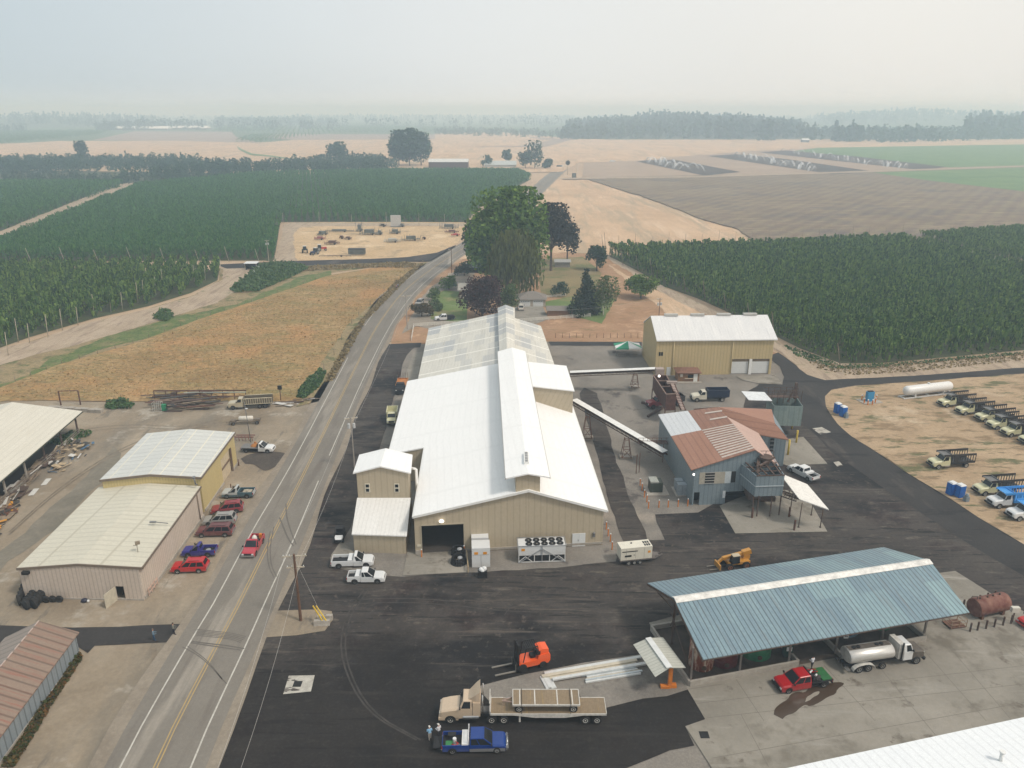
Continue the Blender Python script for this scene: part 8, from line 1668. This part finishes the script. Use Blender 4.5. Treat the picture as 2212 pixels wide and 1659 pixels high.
b.build("cage",plain("cage_white",(.5,.5,.46),.6),t);b=MB();b.b2(.95,1.9,-.3,.3,.2,1.6);b.build("green_panel",plain("panel_green",(.02,.22,.10),.6),t)
def tyre(px,py,r_,w,label,grp=None,flat=False,rimm=None,z=0,dx=0,dy=0,rz=0.0):
 g=G(px,py);t=thing("tyre",label,"tyre",(g[0]+dx,g[1]+dy,z),rz,grp);b=MB();b.lathe((0,-w/2,r_),(0,1,0),[(r_*.55,.0),(r_*.8,-.02),(r_,.05),(r_,w-.05),(r_*.8,w+.02),(r_*.55,w),(r_*.55,0)],20);b.build("rubber",M_tyre,t)
 if rimm:b=MB();b.lathe((0,-w/2,r_),(0,1,0),[(r_*.56,.04),(r_*.3,.08),(r_*.2,.04),(0,.04)],14);b.build("rim",rimm,t)
k_=0
for row in range(2):
 for j in range(6):tyre(58+row*17+j*4.0,1316-j*5.4-row*2,.72 if row<2 else.6,.42,"big worn black tyre in the heap at the workshop corner","tyres heaped at the workshop corner",rz=-.5)
for j in range(4):tyre(44+j*3,1306-j*8,.75,.45,"big worn black tyre in the heap at the workshop corner","tyres heaped at the workshop corner",rz=-.9)
tyre(101,1302,.5,.3,"tyre with a white rim leaning on the pink workshop wall",rimm=M_rimw);tyre(115,1301,.5,.3,"tyre with a yellow rim leaning on the pink workshop wall",rimm=plain("yellow_rim",(.6,.42,.08),.6));tyre(129.5,1301,.5,.3,"tyre with a brown rim leaning on the pink workshop wall",rimm=plain("brown_rim",(.22,.15,.09),.7))
t=thing("refuse_sack","dark sack lying against the pink workshop wall","sack",G(183,1301));b=MB();b.ball((0,0,.3),.38,sc=(1.2,1,.8));b.build("sack",plain("dark_blue_sack",(.02,.02,.04),.5),t);b=MB();b.ball((.5,0,.2),.2);b.build("white_bag",PW,t)
t=thing("farm_implement","red brown toothed implement behind the white flatbed truck","implement",G(527,952));b=MB();b.beam((-1.8,0,.8),(2,0,.8),.15);b.beam((-1.8,1,.8),(2,1,.8),.15)
for k in range(6):b.path([(-1.6+k*.65,0,.8),(-1.5+k*.65,-.5,1.2),(-1.3+k*.65,-.6,.2)],.05,4)
b.build("frame",plain("implement_rust",(.16,.04,.03),.8),t)
def tractor(px,py,rz,m,lab,s=1.0):
 t=thing("tractor",lab,"tractor",G(px,py)[:2]+(.12,),rz);b=MB();b.b2(.1*s,2.2*s,-.4*s,.4*s,.8*s,1.5*s);b.build("bonnet",m,t);b=MB();b.loft([[(-1.4*s,-.7*s,1.1*s),(.1*s,-.7*s,1.1*s),(.1*s,.7*s,1.1*s),(-1.4*s,.7*s,1.1*s)],[(-1.2*s,-.6*s,2.5*s),(-.1*s,-.6*s,2.5*s),(-.1*s,.6*s,2.5*s),(-1.2*s,.6*s,2.5*s)]]);b.build("cab",M_glassd,t);b=MB();b.b2(-1.35*s,0,-.68*s,.68*s,2.5*s,2.62*s);b.build("cab_roof",plain("cab_roof_pale",(.5,.5,.46),.6),t)
 for q in(-1,1):wheel(t,-.9*s,q*.85*s,.8*s,.4*s,M_rimw);wheel(t,1.7*s,q*.7*s,.5*s,.3*s,M_rimw)
XY=lambda zx,zy:(584+zx/5.0,442.4+zy/5.0)
tractor(*XY(375,520),1.8,plain("dark_green_paint",(.02,.06,.03),.5),"dark green tractor at the left of the tractor group on the straw field",1.25);tractor(*XY(480,540),-2.0,plain("navy_paint",(.02,.03,.08),.5),"dark blue tractor with white wheels nearest the side road",1.15);tractor(*XY(550,500),.4,PR,"red tractor at the right of the tractor group on the straw field",1.15)
def implement(zx,zy,L,W_,Hh,m,lab,rz=0,seed=1,dens=8,name="farm_implement",cat="implement"):
 r_=random.Random(seed);x,y=XY(zx,zy);t=thing(name,lab,cat,G(x,y)[:2]+(.12,),rz);b=MB();b.beam((-L/2,-W_/2,.6),(L/2,-W_/2,.6),.16);b.beam((-L/2,W_/2,.6),(L/2,W_/2,.6),.16)
 for k in range(dens):u=-L/2+L*k/(dens-1);b.beam((u,-W_/2,.6),(u,W_/2,.6),.12);b.beam((u,r_.uniform(-W_/2,W_/2),.1),(u+r_.uniform(-.4,.4),r_.uniform(-W_/2,W_/2),Hh*r_.uniform(.6,1)),.14)
 b.build("frame",m,t);b=MB();b.box((0,0,.6+Hh*.25),(L*.5,W_*.7,Hh*.4));b.build("hopper_box",m,t)
 for s in(-1,1):wheel(t,L*.2,s*W_/2,.4,.25,M_rust)
 t.scale=(1.15,1.3,1.35)if L<12 else(1,1,1)
GRM=plain("grey_green_machine",(.10,.11,.10),.7,var=.3)
for a_ in((745,295,15,2.0,1.8,GRM,"long grey conveyor machine at the back left of the straw field",-.03,1,14),(565,330,5,2.0,2.2,GRM,"grey machine arm at the left end of the long conveyor machine",.9,2),(535,380,4.5,2,1.4,plain("pink_machine",(.28,.10,.09),.7),"red brown implement below the long conveyor machine",.1,3),(670,430,6,2.4,1.7,M_rust,"rusty disc implement beside the tractor group",.05,4),(770,370,1.8,1.6,1.4,M_rust,"small square rusty implement in the middle of the straw field",0,5,4),(840,378,3,1.6,1.1,M_rust,"small orange brown implement in the middle of the straw field",0,6,5),(1070,325,8.5,3.0,3.2,GRM,"bulky dark machine with upright pipes in the centre of the straw field",0,7),(1180,325,2.8,2.6,2.2,GRM,"dark boxy machine beside the one with upright pipes",0,8,5),(965,290,3,2.6,4.5,GRM,"tall dark hopper standing at the back of the straw field",0,9,5),(1350,315,5,2.5,2.4,GRM,"brown wheeled frame below the three upright slabs",0,10),(1320,405,7,3,1.5,plain("pale_machine",(.32,.31,.27),.7),"pale flat wagon in the middle right of the straw field",.05,11),(1520,390,8,2,2.6,GRM,"slanting elevator machine right of the pale flat wagon",.3,12),(1660,376,1.6,1,.8,M_rust,"tiny rusty box right of the slanting elevator",0,13,3),(1930,260,9,2.4,2.6,GRM,"grey frame machine at the right end of the straw field",0,14),(1960,305,6,1.8,1.2,plain("dark_red_machine",(.12,.04,.03),.7),"dark implement in front of the right hand frame machine",.1,15),(2000,340,4,1.6,1.0,PR,"bright red implement by the highway end of the straw field",.1,16),(1215,240,3,1.5,1.4,M_black,"low black machine left of the three upright slabs",0,17,5),(1420,240,2.6,1.6,1.6,GRM,"low black machine right of the three upright slabs",0,18,5),(700,565,14,.6,.5,Mw1,"long dark beam lying beside the side road",.03,19)):
 implement(*a_)
for k,l_ in enumerate(("left","middle","right")):x,y=XY(1322+k*35,240);box_unit("upright_slab",f"{l_} one of three tall pale slabs standing at the back of the straw field","slab",x,y,(1.9,1.2,6.4),0,plain("pale_slab_paint",(.46,.45,.44),.8),(("foot",(-1.2,1.2,-.9,.9,0,.3),GRM),))
x,y=XY(938,545);t=box_unit("grain_wagon","dark box wagon standing beside the side road","wagon",x,y,(7.5,2.4,2.2),0,GRM,(("rim_bar",(-3.8,3.8,-1.25,1.25,2.2,2.4),M_black),),z=.7)
for s in(-1,1):wheel(t,-2.2,s*1.1,.5,.3,M_rim);wheel(t,2.2,s*1.1,.5,.3,M_rim)
F_spray=NT("water_spray").done((.75,.78,.80),.9);_sb=_mc.get;bsdf=F_spray.node_tree.nodes["Principled BSDF"];bsdf.inputs["Alpha"].default_value=.28
rg=np.random.default_rng(9);sp0=None
def seg(a,c,n):return[(a[0]+(c[0]-a[0])*(k+.5)/n,a[1]+(c[1]-a[1])*(k+.5)/n)for k in range(n)]
for q in seg((1400,352),(1500,375),8)+seg((1590,342),(1760,375),12)+seg((1690,332),(1960,370),13):
 g=G(*q)
 if sp0 is None:
  b=MB()
  for s in(-1,1):
   pr=None
   for k in range(10):
    f=k/9;w_=.15+1.5*f;z=1+6.5*math.sin(f*PI*.93);x=s*f*12;ring=[(x,-w_,z-w_*.6),(x,w_,z-w_*.6),(x,w_*.6,z+w_*.5),(x,-w_*.6,z+w_*.5)]
    if pr:b.loft([pr,ring],caps=False,smooth=True)
    pr=ring
  sp0=b.build("sprinkler_jet",F_spray);tag(sp0,"white irrigation spray arching over a dark wet soil strip","water spray","irrigation sprays on the far field");o=sp0
 else:o=sp0 .copy();col.objects.link(o)
 o.location=(g[0],g[1],.8);o.rotation_euler=(0,0,rg.uniform(0,6));s_=rg.uniform(.7,1.2);o.scale=(s_,s_,s_)
t=thing("wind_machine","far wind machine on a mast beside the vanishing road","wind machine",G(1226,378));b=MB();b.tube((0,0,0),(0,0,11),.3,6);b.build("mast",M_palepole,t);b=MB();b.lathe((0,-.5,12),(0,1,0),[(2.6,0),(2.6,.3),(2.1,.3),(2.1,0)],14);b.build("rotor_ring",M_palepole,t)
box_unit("field_box","small dark box standing in the stubble right of the far road","box",1240,384,(4,3,4),0,GRM,(("lid",(-2.1,2.1,-1.6,1.6,4,4.2),M_black),))
for q,l_ in(((1208,361),"tiny dark lorry on the far bend of the highway"),((1322,350),"tiny pale car far off on the plain")):t=box_unit("distant_vehicle",l_,"vehicle",q[0],q[1],(6,2.2,2.2),0,GRM if q[0]<1300 else PW,(("cab",(3.0,4.6,-1.1,1.1,0,1.8),PW),))
SKIN=plain("skin",(.38,.20,.13),.6,var=.05)
def person(px,py,rz,shirt,trousers,hair,label,z=.1,h=1.76,walk=.12,arm="bent",hat=None):
 t=thing("person",label,"person",G(px,py,z)[:2]+(z,),rz);s=h/1.76
 V_=[(0,0,.95),(0,0,1.15),(0,.01,1.40),(0,.01,1.50),(0,.03,1.62),(0,.03,1.73)];Rr=[.15,.14,.16,.06,.095,.07];E_=[(0,1),(1,2),(2,3),(3,4),(4,5)]
 for sx in(-1,1):
  st=walk*sx;n=len(V_);V_+=[(sx*.10,0,.88),(sx*.11,st*.6,.48),(sx*.11,st,.09),(sx*.12,st+.17,.05)];Rr+=[.105,.07,.05,.045];E_+=[(0,n),(n,n+1),(n+1,n+2),(n+2,n+3)]
  n=len(V_);hb=(sx*.19,.30,1.08)if arm=="bent"else(sx*.27,.05,.86);eb=(sx*.27,.02,1.13)if arm=="bent"else(sx*.25,0,1.12)
  V_+=[(sx*.19,0,1.42),eb,hb];Rr+=[.07,.05,.038];E_+=[(2,n),(n,n+1),(n+1,n+2)]
  for fi in range(5):
   m_=len(V_);ox=(fi-1.5)*.018;d_=Vector((0,.09,-.01))if arm=="bent"else Vector((0,.01,-.09));
   if fi==4:ox=-sx*.045;d_=d_*.5
   V_+=[(hb[0]+ox*.8+d_.x*.4,hb[1]+d_.y*.5,hb[2]+d_.z*.5),(hb[0]+ox+d_.x,hb[1]+d_.y*(1.1-.06*abs(fi-1)),hb[2]+d_.z-.01)];Rr+=[.013,.009];E_+=[(n+2,m_),(m_,m_+1)]
 me=bpy.data.meshes.new("body");me.from_pydata([Vector(v)*s for v in V_],E_,[]);ob=bpy.data.objects.new("body",me);col.objects.link(ob);ob.parent=t
 sk_=ob.modifiers.new("skin",'SKIN');ob.modifiers.new("sub",'SUBSURF').levels=1;ob.modifiers["sub"].render_levels=2
 for v,r_ in zip(me.skin_vertices[0].data,Rr):v.radius=(r_*s,r_*s*(.8 if r_>.12 else 1))
 me.skin_vertices[0].data[0].use_root=True
 tn=NT("clothed_"+shirt[0]);sp_=tn.new("ShaderNodeSeparateXYZ");tn.link(tn.objc(),sp_.inputs[0]);z_=sp_.outputs[2]
 c_=tn.mix(tn.math('GREATER_THAN',z_,.96*s),trousers,shirt[1]);c_=tn.mix(tn.math('GREATER_THAN',z_,1.49*s),c_,(.38,.20,.13));c_=tn.mix(tn.math('LESS_THAN',z_,.09*s),c_,(.03,.025,.02));me.materials.append(tn.done(c_,.8))
 b=MB();b.ball((0,.015*s,1.70*s),.105*s,10,6,(1,1.1,.85));
 if hat:b.b2(-.08*s,.08*s,.08*s,.2*s,1.69*s,1.70*s)
 b.build("cap"if hat else "hair",plain("head_cover_"+label[:12].replace(" ","_"),hair,.8),t)
 b=MB()
 for sx in(-1,1):b.ball((sx*.035*s,.115*s,1.645*s),.012*s,6,4)
 b.build("eyes",M_black,t);b=MB();b.ball((0,.13*s,1.61*s),.017*s,6,4);b.build("nose",SKIN,t)
person(929,1598,.4,("light_blue",(.22,.42,.62)),(.30,.27,.24),(.62,.60,.56),"person in light blue shirt and white cap at the nose of the tan lorry",hat=1)
person(948.6,1593,.7,("pale_grey",(.55,.55,.58)),(.02,.02,.025),(.62,.60,.56),"person in pale shirt and black shorts beside the blue shirted one",hat=1)
person(333.5,1384,-1.2,("denim_blue",(.13,.20,.26)),(.03,.07,.13),(.14,.11,.09),"person in blue grey shirt and jeans walking on the dark lane by the road")
person(376.5,1371,-1.3,("olive_grey",(.17,.17,.14)),(.015,.016,.03),(.02,.015,.012),"person in olive shirt and dark trousers nearest the road edge")
person(1753,1444,.3,("bright_white",(.62,.62,.66)),(.015,.015,.02),(.02,.015,.012),"person in white shirt standing behind the red flatbed pickup",z=.3)
person(857,625,.6,("dusty_rose",(.35,.20,.20)),(.05,.05,.08),(.05,.04,.03),"left walker on the far edge of the highway by the golden field",arm="down");person(860,622,.6,("grey_blue_top",(.20,.22,.28)),(.04,.04,.06),(.05,.04,.03),"right walker on the far edge of the highway by the golden field",arm="down")
